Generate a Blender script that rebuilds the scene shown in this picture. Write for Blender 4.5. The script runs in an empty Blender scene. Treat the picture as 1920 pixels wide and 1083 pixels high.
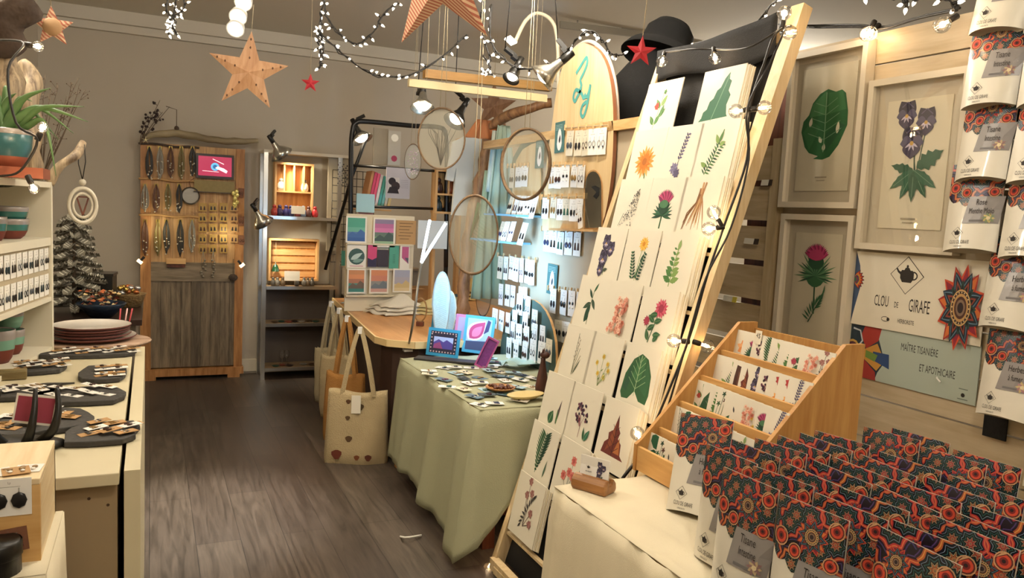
import bpy, math, random
from mathutils import Vector as V, Matrix as M
random.seed(11)
SC = bpy.context.scene
COL = SC.collection
R = math.radians
# ---------------------------------------------------------------- camera
FPX, YAW, PIT, ROL, EYE = 1450.0, R(25.2), R(5.6), R(2.8), V((0, 0, 1.55))
cf = V((math.sin(YAW)*math.cos(PIT), math.cos(YAW)*math.cos(PIT), -math.sin(PIT)))
r0 = V((math.cos(YAW), -math.sin(YAW), 0)); u0 = r0.cross(cf)
cR = math.cos(ROL)*r0 + math.sin(ROL)*u0
cU = -math.sin(ROL)*r0 + math.cos(ROL)*u0
cam = bpy.data.cameras.new('camera'); camo = bpy.data.objects.new('camera', cam); COL.objects.link(camo)
cam.sensor_width = 36; cam.lens = 36*FPX/1920; cam.clip_start = .05
m = M((cR, cU, -cf)).transposed().to_4x4(); m.translation = EYE
camo.matrix_world = m
SC.camera = camo
def P(px, py, x=None, y=None, z=None, d=None):
    """a point of the place: where the sight line meets a real plane of the room"""
    v = cf + cR*(px-960)/FPX - cU*(py-541.5)/FPX
    t = (x-EYE.x)/v.x if x is not None else (y-EYE.y)/v.y if y is not None else (z-EYE.z)/v.z if z is not None else d
    return EYE + v*t
# ---------------------------------------------------------------- world, exposure
SC.view_settings.view_transform = 'Standard'; SC.view_settings.look = 'None'
SC.view_settings.exposure = 0.22; SC.view_settings.gamma = 1; SC.view_settings.use_curve_mapping = False
W = bpy.data.worlds.new('world'); SC.world = W; W.use_nodes = True
W.node_tree.nodes['Background'].inputs[0].default_value = (1, .86, .68, 1)
W.node_tree.nodes['Background'].inputs[1].default_value = .25
def lamp(kind, loc, power, col=(1, .88, .72), size=.1, to=None, spot=60, blend=.5):
    l = bpy.data.lights.new(kind.lower()+'_light', kind); l.energy = power; l.color = col
    if kind == 'AREA': l.size = size
    else: l.shadow_soft_size = size
    if kind == 'SPOT': l.spot_size = R(spot); l.spot_blend = blend
    o = bpy.data.objects.new(l.name, l); COL.objects.link(o); o.location = loc
    if to is not None: o.rotation_euler = (V(to)-V(loc)).to_track_quat('-Z', 'Y').to_euler()
    return o
CEIL = 3.0
FILL_GLOBES = [(.6, .2, 36), (1.3, -.9, 26), (.45, 2.3, 22), (1.7, 3.2, 55), (-.5, 3.4, 36), (5.2, 5.6, 130)]  # unseen globe lights, added to fill the room and brighten the ceiling
for x, y, p in FILL_GLOBES:
    lamp('POINT', (x, y, 2.72), p, (1, .915, .79), .09)
# ---------------------------------------------------------------- materials
def lin(h):
    h = h.lstrip('#'); o = []
    for i in (0, 2, 4):
        c = int(h[i:i+2], 16)/255; o.append(c/12.92 if c <= .04045 else ((c+.055)/1.055)**2.4)
    return (*o, 1)
MC = {}
def _base(name):
    m = bpy.data.materials.new(name); m.use_nodes = True
    nt = m.node_tree; return m, nt, nt.nodes['Principled BSDF'], nt.nodes.new, nt.links.new
def mat(name, col='#808080', rough=.6, metal=0, var=0, vscale=8, bump=0, bscale=60, emit=0, ecol=None, trans=0, alpha=1, coat=0, stretch=(1,1,1)):
    if name in MC: return MC[name]
    m, nt, b, N, L = _base(name); c = lin(col)
    b.inputs['Base Color'].default_value = c; b.inputs['Roughness'].default_value = rough
    b.inputs['Metallic'].default_value = metal
    if coat: b.inputs['Coat Weight'].default_value = coat
    if alpha < 1: b.inputs['Alpha'].default_value = alpha
    if trans: b.inputs['Transmission Weight'].default_value = trans
    if emit:
        b.inputs['Emission Color'].default_value = lin(ecol or col); b.inputs['Emission Strength'].default_value = emit
    if var or bump:
        tc = N('ShaderNodeTexCoord'); mp = N('ShaderNodeMapping'); L(tc.outputs['Object'], mp.inputs[0]); mp.inputs['Scale'].default_value = stretch
    if var:
        n = N('ShaderNodeTexNoise'); n.inputs['Scale'].default_value = vscale; n.inputs['Detail'].default_value = 5; L(mp.outputs[0], n.inputs[0])
        mx = N('ShaderNodeMix'); mx.data_type = 'RGBA'; L(n.outputs[0], mx.inputs[0])
        mx.inputs[6].default_value = tuple(v*(1-var) for v in c[:3])+(1,); mx.inputs[7].default_value = tuple(min(1, v*(1+var)) for v in c[:3])+(1,)
        L(mx.outputs[2], b.inputs['Base Color'])
    if bump:
        n = N('ShaderNodeTexNoise'); n.inputs['Scale'].default_value = bscale; L(mp.outputs[0], n.inputs[0])
        bp = N('ShaderNodeBump'); bp.inputs['Strength'].default_value = bump; bp.inputs['Distance'].default_value = .01
        L(n.outputs[0], bp.inputs['Height']); L(bp.outputs[0], b.inputs['Normal'])
    MC[name] = m; return m
def ink(h):
    return mat('ink_'+h.strip('#'), h, .7)
def wood(name, c1, c2, axis='z', s=1, rough=.55, knots=True, plank=0, pax=0):
    if name in MC: return MC[name]
    m, nt, b, N, L = _base(name)
    tc = N('ShaderNodeTexCoord'); mp = N('ShaderNodeMapping'); L(tc.outputs['Object'], mp.inputs[0])
    st = [9*s]*3; st['xyz'.index(axis)] = .9*s; mp.inputs['Scale'].default_value = st
    n = N('ShaderNodeTexNoise'); n.inputs['Scale'].default_value = 3; n.inputs['Detail'].default_value = 6; n.inputs['Distortion'].default_value = .6
    L(mp.outputs[0], n.inputs[0])
    w = N('ShaderNodeTexNoise'); w.inputs['Scale'].default_value = 14; w.inputs['Detail'].default_value = 3; L(mp.outputs[0], w.inputs[0])
    ad = N('ShaderNodeMath'); ad.operation = 'MULTIPLY_ADD'; ad.inputs[1].default_value = .35; L(w.outputs[0], ad.inputs[0]); L(n.outputs[0], ad.inputs[2])
    cr = N('ShaderNodeValToRGB'); cr.color_ramp.elements[0].position = .48; cr.color_ramp.elements[1].position = .86
    cr.color_ramp.elements[0].color = lin(c2); cr.color_ramp.elements[1].color = lin(c1)
    L(ad.outputs[0], cr.inputs[0]); out = cr.outputs[0]
    if knots:
        v = N('ShaderNodeTexVoronoi'); v.inputs['Scale'].default_value = .55
        L(mp.outputs[0], v.inputs[0]); k = N('ShaderNodeValToRGB')
        k.color_ramp.elements[0].position = .03; k.color_ramp.elements[1].position = .09
        k.color_ramp.elements[0].color = (.25, .16, .1, 1); k.color_ramp.elements[1].color = (1, 1, 1, 1)
        L(v.outputs['Distance'], k.inputs[0]); mx = N('ShaderNodeMix'); mx.data_type = 'RGBA'; mx.blend_type = 'MULTIPLY'; mx.inputs[0].default_value = .8
        L(out, mx.inputs[6]); L(k.outputs[0], mx.inputs[7]); out = mx.outputs[2]
    if plank:
        se = N('ShaderNodeSeparateXYZ'); L(tc.outputs['Object'], se.inputs[0])
        q = N('ShaderNodeMath'); q.operation = 'DIVIDE'; q.inputs[1].default_value = plank; L(se.outputs[pax], q.inputs[0])
        fr = N('ShaderNodeMath'); fr.operation = 'FRACT'; L(q.outputs[0], fr.inputs[0])
        k = N('ShaderNodeValToRGB'); k.color_ramp.elements[0].position = .015; k.color_ramp.elements[1].position = .04
        k.color_ramp.elements[0].color = (.2, .16, .12, 1); k.color_ramp.elements[1].color = (1, 1, 1, 1)
        L(fr.outputs[0], k.inputs[0]); mx = N('ShaderNodeMix'); mx.data_type = 'RGBA'; mx.blend_type = 'MULTIPLY'; mx.inputs[0].default_value = 1
        L(out, mx.inputs[6]); L(k.outputs[0], mx.inputs[7]); out = mx.outputs[2]
    L(out, b.inputs['Base Color']); b.inputs['Roughness'].default_value = rough
    bp = N('ShaderNodeBump'); bp.inputs['Strength'].default_value = .15; bp.inputs['Distance'].default_value = .004
    L(ad.outputs[0], bp.inputs['Height']); L(bp.outputs[0], b.inputs['Normal'])
    MC[name] = m; return m
def glass(name, col='#ffffff', gl=.12, fk=.6):
    if name in MC: return MC[name]
    m = bpy.data.materials.new(name); m.use_nodes = True; nt = m.node_tree; nt.nodes.clear(); N = nt.nodes.new; L = nt.links.new
    o = N('ShaderNodeOutputMaterial'); t = N('ShaderNodeBsdfTransparent'); g = N('ShaderNodeBsdfGlossy'); g.inputs['Roughness'].default_value = .02
    t.inputs[0].default_value = lin(col); mx = N('ShaderNodeMixShader')
    f = N('ShaderNodeLayerWeight'); f.inputs[0].default_value = .35
    ma = N('ShaderNodeMath'); ma.operation = 'MULTIPLY_ADD'; ma.inputs[1].default_value = fk; ma.inputs[2].default_value = gl; ma.use_clamp = True
    L(f.outputs['Fresnel'], ma.inputs[0]); L(ma.outputs[0], mx.inputs[0]); L(t.outputs[0], mx.inputs[1]); L(g.outputs[0], mx.inputs[2]); L(mx.outputs[0], o.inputs[0])
    MC[name] = m; return m
def floor_mat():
    m, nt, b, N, L = _base('laminate_floor')
    tc = N('ShaderNodeTexCoord'); mp = N('ShaderNodeMapping'); L(tc.outputs['Object'], mp.inputs[0]); mp.inputs['Rotation'].default_value = (0, 0, R(90))
    br = N('ShaderNodeTexBrick'); L(mp.outputs[0], br.inputs[0]); br.inputs['Scale'].default_value = 1
    br.inputs['Brick Width'].default_value = 1.2; br.inputs['Row Height'].default_value = .19; br.inputs['Mortar Size'].default_value = .0016
    br.inputs['Color1'].default_value = lin('#4a4039'); br.inputs['Color2'].default_value = lin('#5f554b'); br.inputs['Mortar'].default_value = lin('#2a241f')
    mp2 = N('ShaderNodeMapping'); L(tc.outputs['Object'], mp2.inputs[0]); mp2.inputs['Scale'].default_value = (14, 1.1, 1)
    n = N('ShaderNodeTexNoise'); n.inputs['Scale'].default_value = 2.2; n.inputs['Detail'].default_value = 8; n.inputs['Distortion'].default_value = 1.2; L(mp2.outputs[0], n.inputs[0])
    cr = N('ShaderNodeValToRGB'); cr.color_ramp.elements[0].position = .3; cr.color_ramp.elements[1].position = .7
    cr.color_ramp.elements[0].color = (.42, .40, .39, 1); cr.color_ramp.elements[1].color = (1.15, 1.12, 1.1, 1); L(n.outputs[0], cr.inputs[0])
    n2 = N('ShaderNodeTexNoise'); n2.inputs['Scale'].default_value = 1.6; n2.inputs['Detail'].default_value = 3; L(tc.outputs['Object'], n2.inputs[0])
    mx = N('ShaderNodeMix'); mx.data_type = 'RGBA'; mx.blend_type = 'MULTIPLY'; mx.inputs[0].default_value = 1
    L(br.outputs[0], mx.inputs[6]); L(cr.outputs[0], mx.inputs[7]); L(mx.outputs[2], b.inputs['Base Color'])
    rr = N('ShaderNodeMapRange'); rr.inputs[3].default_value = .28; rr.inputs[4].default_value = .5; L(n.outputs[0], rr.inputs[0]); L(rr.outputs[0], b.inputs['Roughness'])
    bp = N('ShaderNodeBump'); bp.inputs['Strength'].default_value = .12; bp.inputs['Distance'].default_value = .004; L(n.outputs[0], bp.inputs['Height']); L(bp.outputs[0], b.inputs['Normal'])
    return m
def mandala(name, scale, dull=1.0):
    """printed rosettes: cells with petalled rings"""
    if name in MC: return MC[name]
    m, nt, b, N, L = _base(name)
    tc = N('ShaderNodeTexCoord'); mp = N('ShaderNodeMapping'); L(tc.outputs['Object'], mp.inputs[0])
    mp.inputs['Scale'].default_value = (scale, scale, 0)
    v = N('ShaderNodeTexVoronoi'); v.voronoi_dimensions = '2D'; v.inputs['Scale'].default_value = 1; v.inputs['Randomness'].default_value = .75; L(mp.outputs[0], v.inputs[0])
    sb = N('ShaderNodeVectorMath'); sb.operation = 'SUBTRACT'; L(mp.outputs[0], sb.inputs[0]); L(v.outputs['Position'], sb.inputs[1])
    se = N('ShaderNodeSeparateXYZ'); L(sb.outputs[0], se.inputs[0])
    at = N('ShaderNodeMath'); at.operation = 'ARCTAN2'; L(se.outputs[0], at.inputs[0]); L(se.outputs[1], at.inputs[1])
    mu = N('ShaderNodeMath'); mu.operation = 'MULTIPLY'; mu.inputs[1].default_value = 4; L(at.outputs[0], mu.inputs[0])
    si = N('ShaderNodeMath'); si.operation = 'SINE'; L(mu.outputs[0], si.inputs[0])
    sa = N('ShaderNodeMath'); sa.operation = 'ABSOLUTE'; L(si.outputs[0], sa.inputs[0])
    ma = N('ShaderNodeMath'); ma.operation = 'MULTIPLY_ADD'; ma.inputs[1].default_value = .11; L(sa.outputs[0], ma.inputs[0]); L(v.outputs['Distance'], ma.inputs[2])
    cr = N('ShaderNodeValToRGB'); cr.color_ramp.interpolation = 'CONSTANT'; e = cr.color_ramp.elements
    ramp = [(0, '#1a120f'), (.05, '#d8b98a'), (.09, '#5a1f1a'), (.14, '#d0502a'), (.19, '#1a1c20'), (.22, '#cbb08a'), (.25, '#14181c'), (.33, '#2d6a66'), (.36, '#101416'), (.44, '#8fb0c8'), (.455, '#141824'), (.54, '#c03a20'), (.6, '#e0802f'), (.64, '#a82c22'), (.69, '#241a2a'), (.76, '#4a3a78'), (.8, '#1d1420')]
    e[0].position = 0; e[0].color = lin(ramp[0][1]); e[1].position = ramp[1][0]; e[1].color = lin(ramp[1][1])
    for p, c in ramp[2:]:
        x = e.new(p); x.color = lin(c)
    L(ma.outputs[0], cr.inputs[0])
    hs = N('ShaderNodeHueSaturation'); sc2 = N('ShaderNodeSeparateColor'); L(v.outputs['Color'], sc2.inputs[0])
    mr = N('ShaderNodeMapRange'); mr.inputs[3].default_value = .485; mr.inputs[4].default_value = .525; L(sc2.outputs[0], mr.inputs[0]); L(mr.outputs[0], hs.inputs[0])
    hs.inputs[1].default_value = .95*dull; hs.inputs[2].default_value = .78; L(cr.outputs[0], hs.inputs[4]); L(hs.outputs[0], b.inputs['Base Color']); b.inputs['Roughness'].default_value = .3
    MC[name] = m; return m
# ---------------------------------------------------------------- geometry
def fr(o, n=(0, 0, 1), up=(0, 0, 1), roll=0):
    n = V(n).normalized(); up = V(up)
    if abs(n.dot(up)) > .99: up = V((0, 1, 0))
    x = up.cross(n).normalized(); y = n.cross(x)
    T = M((x, y, n)).transposed().to_4x4()
    if roll: T = T @ M.Rotation(roll, 4, 'Z')
    T.translation = V(o); return T
def Tr(x, y, z=0, rz=0): 
    T = M.Rotation(rz, 4, 'Z'); T.translation = V((x, y, z)); return T
_TX = {}
def textgeo(s):
    if s not in _TX:
        c = bpy.data.curves.new('t', 'FONT'); c.body = s; c.size = 1; c.resolution_u = 2
        o = bpy.data.objects.new('t', c); me = bpy.data.meshes.new_from_object(o)
        vs = [v.co.copy() for v in me.vertices]; fs = [tuple(p.vertices) for p in me.polygons]
        bpy.data.objects.remove(o); bpy.data.curves.remove(c); bpy.data.meshes.remove(me)
        _TX[s] = (vs, fs, max([v.x for v in vs] or [0]))
    return _TX[s]
class MB:
    eps = .00006
    def __init__(s, T=None): s.v = []; s.f = []; s.mi = []; s.sm = []; s.mats = []; s.T = T or M(); s.lay = 0
    def add(s, vs, fs, mt, smooth=False, T=None):
        if mt not in s.mats: s.mats.append(mt)
        k = s.mats.index(mt); n = len(s.v); T = s.T @ T if T is not None else s.T
        s.v += [T @ V(v) for v in vs]; s.f += [tuple(i+n for i in f) for f in fs]
        s.mi += [k]*len(fs); s.sm += [smooth]*len(fs); return s
    def box(s, x0, x1, y0, y1, z0, z1, mt, T=None):
        vs = [(x, y, z) for z in (z0, z1) for y in (y0, y1) for x in (x0, x1)]
        return s.add(vs, [(0,2,3,1), (4,5,7,6), (0,1,5,4), (2,6,7,3), (0,4,6,2), (1,3,7,5)], mt, T=T)
    def bar(s, p, q, w, h, mt, up=(0, 0, 1)):
        p = V(p); q = V(q); d = (q-p); l = d.length; T = fr(p, d, up)
        return s.box(-w/2, w/2, -h/2, h/2, 0, l, mt, T=T)
    def tube(s, pts, r, mt, n=6, closed=False, cap=True):
        pts = [V(p) for p in pts]; k = len(pts); vs = []; ref = V((0, 0, 1))
        rr = r if isinstance(r, (list, tuple)) else [r]*k
        px = None
        for i, p in enumerate(pts):
            a = pts[i-1] if (i or closed) else p; b = pts[(i+1) % k] if (i < k-1 or closed) else p
            t = (b-a).normalized() if (b-a).length > 1e-9 else V((0, 0, 1))
            if px is None:
                u = ref if abs(t.dot(ref)) < .9 else V((1, 0, 0)); px = u.cross(t).normalized()
            else:
                px = px - t*px.dot(t); px = px.normalized() if px.length > 1e-6 else t.orthogonal().normalized()
            py = t.cross(px)
            vs += [p+px*math.cos(2*math.pi*j/n)*rr[i]+py*math.sin(2*math.pi*j/n)*rr[i] for j in range(n)]
        fs = []
        for i in range(k if closed else k-1):
            for j in range(n):
                a = i*n+j; b = i*n+(j+1) % n; c = ((i+1) % k)*n; fs.append((a, b, c+(j+1) % n, c+j))
        if cap and not closed: fs += [tuple(range(n))[::-1], tuple((k-1)*n+j for j in range(n))]
        return s.add(vs, fs, mt, True)
    def lathe(s, prof, mt, n=20, T=None, smooth=True, cap=False):
        vs = []; fs = []; k = len(prof)
        for r, z in prof: vs += [(r*math.cos(2*math.pi*j/n), r*math.sin(2*math.pi*j/n), z) for j in range(n)]
        for i in range(k-1):
            for j in range(n): fs.append((i*n+j, i*n+(j+1) % n, (i+1)*n+(j+1) % n, (i+1)*n+j))
        if cap: fs.append(tuple(range(n))[::-1])
        if cap: fs.append(tuple((k-1)*n+j for j in range(n)))
        return s.add(vs, fs, mt, smooth, T)
    def ball(s, c, r, mt, n=10, sq=(1, 1, 1)):
        pr = [(max(1e-6, math.sin(math.pi*i/n*1.0)), -math.cos(math.pi*i/n)) for i in range(n+1)]
        T = M.Translation(V(c)) @ M.Diagonal((r*sq[0], r*sq[1], r*sq[2], 1))
        return s.lathe(pr, mt, max(6, n), T)
    def prism(s, pts, z0, z1, mt, T=None, smooth=False):
        n = len(pts); vs = [(x, y, z0) for x, y in pts]+[(x, y, z1) for x, y in pts]
        fs = [tuple(range(n))[::-1], tuple(range(n, 2*n))]+[(i, (i+1) % n, n+(i+1) % n, n+i) for i in range(n)]
        return s.add(vs, fs, mt, smooth, T)
    def poly(s, pts, mt, z=None):
        """flat printed shape, each a hair above the last"""
        if z is None: s.lay += 1; z = s.lay*s.eps
        return s.add([(p[0], p[1], z) for p in pts], [tuple(range(len(pts)))], mt)
    def disc(s, x, y, r, mt, n=14, ry=None, z=None):
        ry = ry or r
        return s.poly([(x+r*math.cos(2*math.pi*i/n), y+ry*math.sin(2*math.pi*i/n)) for i in range(n)], mt, z)
    def stroke(s, pts, w, mt, z=None):
        if z is None: s.lay += 1; z = s.lay*s.eps
        pts = [V((p[0], p[1])) for p in pts]; k = len(pts); vs = []
        ww = w if isinstance(w, (list, tuple)) else [w]*k
        for i, p in enumerate(pts):
            t = (pts[min(i+1, k-1)]-pts[max(i-1, 0)]); t = t.normalized() if t.length else V((1, 0)); nn = V((-t.y, t.x))*ww[i]/2
            vs += [(p.x+nn.x, p.y+nn.y, z), (p.x-nn.x, p.y-nn.y, z)]
        return s.add(vs, [(2*i, 2*i+1, 2*i+3, 2*i+2) for i in range(k-1)], mt)
    def text(s, t, x, y, h, mt, xs=.6, align='c', z=None, rot=0):
        if z is None: s.lay += 1; z = s.lay*s.eps
        vs, fs, w = textgeo(t); ox = {'c': -w/2, 'l': 0, 'r': -w}[align]
        c, sn = math.cos(rot), math.sin(rot); out = []
        for v in vs:
            a = (v.x+ox)*h*xs*1.35; b = v.y*h*1.35; out.append((x+a*c-b*sn, y+a*sn+b*c, z))
        return s.add(out, fs, mt)
    def grid(s, fn, nu, nv, mt, smooth=True, cu=False):
        vs = [fn(i/nu, j/nv) for j in range(nv+1) for i in range(nu+1)]
        w = nu+1
        return s.add(vs, [(j*w+i, j*w+i+1, (j+1)*w+i+1, (j+1)*w+i) for j in range(nv) for i in range(nu)], mt, smooth)
    def mesh(s, name):
        me = bpy.data.meshes.new(name); me.from_pydata([tuple(v) for v in s.v], [], s.f)
        for x in s.mats: me.materials.append(x)
        me.polygons.foreach_set('material_index', s.mi); me.polygons.foreach_set('use_smooth', s.sm); me.update(); return me
    def build(s, name, parent=None, T=None):
        o = bpy.data.objects.new(name, s.mesh(name)); COL.objects.link(o)
        if parent is not None: o.parent = parent
        if T is not None:
            if parent is not None: o.matrix_basis = T
            else: o.matrix_world = T
        return o
def solid(o, th, off=0, bevel=0):
    md = o.modifiers.new('thickness', 'SOLIDIFY'); md.thickness = th; md.offset = off; return o
def bev(o, w=.004, seg=2):
    md = o.modifiers.new('bevel', 'BEVEL'); md.width = w; md.segments = seg; md.limit_method = 'ANGLE'; md.angle_limit = R(40); return o
def tag(o, label, cat, group=None, kind=None):
    o['label'] = label; o['category'] = cat
    if group: o['group'] = group
    if kind: o['kind'] = kind
    return o
def thing(name, label, cat, T=None, group=None):
    o = bpy.data.objects.new(name, None); o.empty_display_size = .05; COL.objects.link(o)
    if T is not None: o.matrix_world = T
    return tag(o, label, cat, group)
def struct(mb, name, T=None):
    o = mb.build(name, None, T); o['kind'] = 'structure'; return o
def dup(root, T, label=None, group=None):
    r = root.copy(); COL.objects.link(r); r.matrix_world = T
    if label: r['label'] = label
    if group: r['group'] = group
    for ch in list(root.children):
        c = ch.copy(); COL.objects.link(c); c.parent = r
        for g in ch.children:
            d = g.copy(); COL.objects.link(d); d.parent = c
    return r
U = random.uniform
def vary(a, i): return a[i % len(a)]
def sag(p, q, drop, n=12):
    p = V(p); q = V(q); return [p.lerp(q, t/n)-V((0, 0, 4*drop*(t/n)*(1-t/n))) for t in range(n+1)]
def smoothpts(pts, n=5):
    pts = [V(p) for p in pts]; o = []
    for i in range(len(pts)-1):
        a = pts[max(i-1, 0)]; b = pts[i]; c = pts[i+1]; d = pts[min(i+2, len(pts)-1)]
        for k in range(n):
            t = k/n; o.append(.5*((2*b)+(c-a)*t+(2*a-5*b+4*c-d)*t*t+(3*b-a-3*c+d)*t*t*t))
    return o+[pts[-1]]
# common materials
PINE = wood('pine', '#d9b078', '#c08f55', 'z'); PINEX = wood('pine_across', '#d9b078', '#c08f55', 'x'); PINEY = wood('pine_along', '#dfbb85', '#c89a60', 'y')
PALEX = wood('pale_pine', '#e6d3ae', '#d6bb8c', 'y')
WHITEW = mat('white_painted_wood', '#d8ceb8', .5, var=.08, vscale=5)
PAPER = mat('paper', '#e9e2d0', .75); CARD = mat('white_card', '#eeebe4', .6); KRAFT = mat('kraft_card', '#b58d5c', .8)
BLACK = mat('black_plastic', '#15130f', .4); DARKC = mat('black_fabric', '#131211', .95, bump=.2, bscale=200)
SLATE = mat('dark_slate', '#3a3836', .65, var=.3, vscale=20, bump=.6, bscale=30)
CHROME = mat('brushed_aluminium', '#c9c7c0', .28, 1); STEEL = mat('steel', '#9d9a92', .35, .9)
CLEAR = glass('clear_glass'); BULBG = glass('bulb_glass', gl=.08)
GLOW = mat('warm_filament', '#ffd9a0', emit=45, ecol='#ffcf90'); LEDG = mat('lit_mini_bulb', '#fff6e4', emit=3, ecol='#fff0d8')
WHITEP = mat('white_plastic', '#e6e3da', .4)
# ================================================================ room shell
b = MB(); b.box(-.8, 7, -1.6, 7.2, -.05, 0, floor_mat()); struct(b, 'floor')
WALLM = mat('wall_paint', '#b5ab9a', .85, var=.04, vscale=2); CEILM = mat('ceiling_paint', '#d2cbbb', .9)
b = MB(); b.box(-.8, 7, 7.2, 7.3, 0, CEIL, WALLM); struct(b, 'wall_back')
b = MB(); b.box(-.9, -.8, -1.6, 7.3, 0, CEIL, WALLM); struct(b, 'wall_left')
b = MB(); b.box(7, 7.1, -1.6, 7.3, 0, CEIL, WALLM); struct(b, 'wall_right')
b = MB(); b.box(-.9, 7.1, -1.7, -1.6, 0, CEIL, WALLM); struct(b, 'wall_front')
b = MB(); b.box(-.9, 7.1, -1.7, 7.3, CEIL, CEIL+.05, CEILM); struct(b, 'ceiling')
MOLD = mat('moulding_paint', '#c6beae', .7)
b = MB(); b.box(-.8, 7, 7.15, 7.2, 2.84, 2.9, MOLD); b.box(-.8, 7, 7.1, 7.2, 2.9, 3.0, MOLD); struct(b, 'trim_1')
b = MB(); b.box(-.8, 7, 7.185, 7.2, 0.02, .13, WHITEW); struct(b, 'baseboard_back')
b = MB(); b.box(-.8, -.785, -1.6, 7.2, 0.02, .13, WHITEW); struct(b, 'baseboard_left')
for i, (x, y, p) in enumerate(FILL_GLOBES):
    t = thing('ceiling_light', 'clear glass globe light added out of view on the ceiling as fill', 'ceiling light', Tr(x, y, CEIL), 'added fill globes')
    MB().lathe([(1e-5, -.001), (.06, -.001), (.055, -.03), (.012, -.04), (.012, -.13), (.03, -.15), (1e-5, -.15)], WHITEP, 24).build('ceiling_rose', t)
    MB().ball((0, 0, -.28), .13, BULBG, 16).build('globe', t)

# ================================================================ left counter
CX = -.02; CY0 = 1.985; CY1 = 3.64; CZ = .9
COUNT = mat('counter_top_paint', '#cfc5a6', .5, var=.1, vscale=4); COUNF = mat('counter_plywood', '#a08c6c', .6, var=.14, vscale=3)
t = thing('display_counter', 'long cream counter with plywood end panel, slates and plates on it', 'counter', Tr(0, 0, 0))
bev(MB().box(-.79, CX-.045, CY0-.01, CY1, CZ-.03, CZ, COUNT).build('countertop', t), .003)
MB().box(-.79, CX-.05, CY0+.03, CY1-.02, .02, CZ-.03, COUNF).build('end_panel', t)
MB().box(CX-.035, CX, CY0, CY1+.01, .0, CZ, COUNT).build('side_panel', t)
DOT = ink('#4a3520')
for (x, z) in ((-.31, .78), (-.13, .83), (-.09, .81)): MB().add([(x+.004*math.cos(a), CY0+.0295, z+.004*math.sin(a)) for a in [k*1.047 for k in range(6)]], [tuple(range(6))], DOT).build('screw', t)

# ================================================================ metal shelf unit on the back wall
mx0, mx1, my0, my1 = .87, 1.5, 6.92, 7.16
t = thing('metal_shelf_unit', 'aluminium shelf unit with four tiers against the back wall', 'shelf unit', Tr(0, 0, 0))
for x in (mx0, mx1):
    for y in (my0, my1): MB().box(x, x+.035, y-.02, y+.015, 0, 1.96, CHROME).build('post', t)
SZ = [P(505, 405, y=my0).z, P(500, 537, y=my0).z, P(500, 607, y=my0).z, P(505, 690, y=my0).z]
SHB = wood('shelf_board', '#a58c6c', '#7d6648', 'x')
for z in SZ:
    s = MB().box(mx0+.036, mx1-.001, my0-.02, my1, z-.012, z+.003, SHB).build('shelf', t)
    MB().box(mx0+.036, mx1-.001, my0-.032, my0-.02, z-.022, z+.006, CHROME).build('shelf_rail', s)
MB().box(mx0, mx1+.1, my0-.02, my1, 1.96, 1.985, WHITEW).build('top_board', t)
MB().box(mx0+.04, mx1, my1+.016, my1+.022, SZ[1], 1.96, mat('shelf_back', '#cfc6b0', .6)).build('back_panel', t); MB().box(mx0+.04, mx1, my1+.016, my1+.022, .05, SZ[1]-.001, mat('shelf_back_shaded', '#5a4f46', .7)).build('back_panel', t)  # lower back coloured dark to stand for the shade there

# ================================================================ old door used as necklace display
DZ = 2.0; dx0, dx1, dy = -.075, .735, 7.1
GREYW = wood('weathered_grey_wood', '#8f7d62', '#5c4d3a', 'z', knots=False); GREYX = wood('weathered_rail', '#94836a', '#66563f', 'x', knots=False)
ORW = wood('amber_pine', '#c08a50', '#94602f', 'z')
t = thing('necklace_display_door', 'old wooden door hung with necklaces and earring cards against the back wall', 'display board', Tr(0, dy, 0))
b = MB(); b.box(dx0+.06, dx1-.05, .0, .03, .1, .84, GREYW)
for k in range(9): b.box(dx0+.08+k*.078, dx0+.15+k*.078, -.008, .0, .1, .84, GREYW)
b.build('lower_panel', t)
b = MB(); b.box(dx0, dx0+.08, -.02, .035, 0.09, 1.98, ORW); b.box(dx1-.07, dx1, -.02, .035, .09, 1.98, ORW)
b.build('stile', t)
MB().box(.32, .39, -.018, -.008, .1, .84, wood('dark_muntin', '#75654e', '#43372a', 'z', knots=False)).build('centre_stile', t)
MB().box(dx0+.08, dx1-.07, -.022, .03, .84, 1.0, GREYX).build('middle_rail', t)
b = MB(); b.box(dx0+.06, dx1-.05, .0, .03, 1.0, 1.98, wood('pine_panel', '#cfa672', '#a67a48', 'z', plank=.085))
b.build('upper_panel', t)
b = MB(); b.box(dx0-.01, dx1+.01, -.05, .04, .03, .09, ORW); b.box(dx0+.02, dx0+.12, -.05, .04, 0, .03, ORW); b.box(dx1-.12, dx1-.02, -.05, .04, 0, .03, ORW)
b.build('foot_board', t)

# ================================================================ wooden table at the back
WTZ = .75
t = thing('wooden_table', 'wooden counter with honey coloured top and dark body, tote bags hooked to its edge', 'table', Tr(0, 0, 0))
pts = [(1.42, 6.62), (1.26, 4.62), (1.3, 4.5), (1.44, 4.39), (2.7, 4.39), (2.7, 6.62)][::-1]
TOPW = wood('honey_table_top', '#c9935c', '#b67f48', 'y', .6, rough=.4, knots=False); bev(MB().prism(pts, WTZ-.035, WTZ, TOPW).build('tabletop', t), .004)
MB().prism([(x*.94+.12, y*.965+.18) for x, y in pts], .02, WTZ-.035, mat('dark_counter_body', '#3a2418', .6, var=.2)).build('body', t)
EDG = mat('table_edge_band', '#e0c48c', .5)
b = MB()
pp = [V((x, y, WTZ-.018)) for x, y in pts]
for i in (2, 3, 4): b.bar(pp[i], pp[(i+1) % 6], .012, .042, EDG)
b.bar(pp[1], pp[2], .012, .042, EDG); b.build('edge_band', t)
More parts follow.
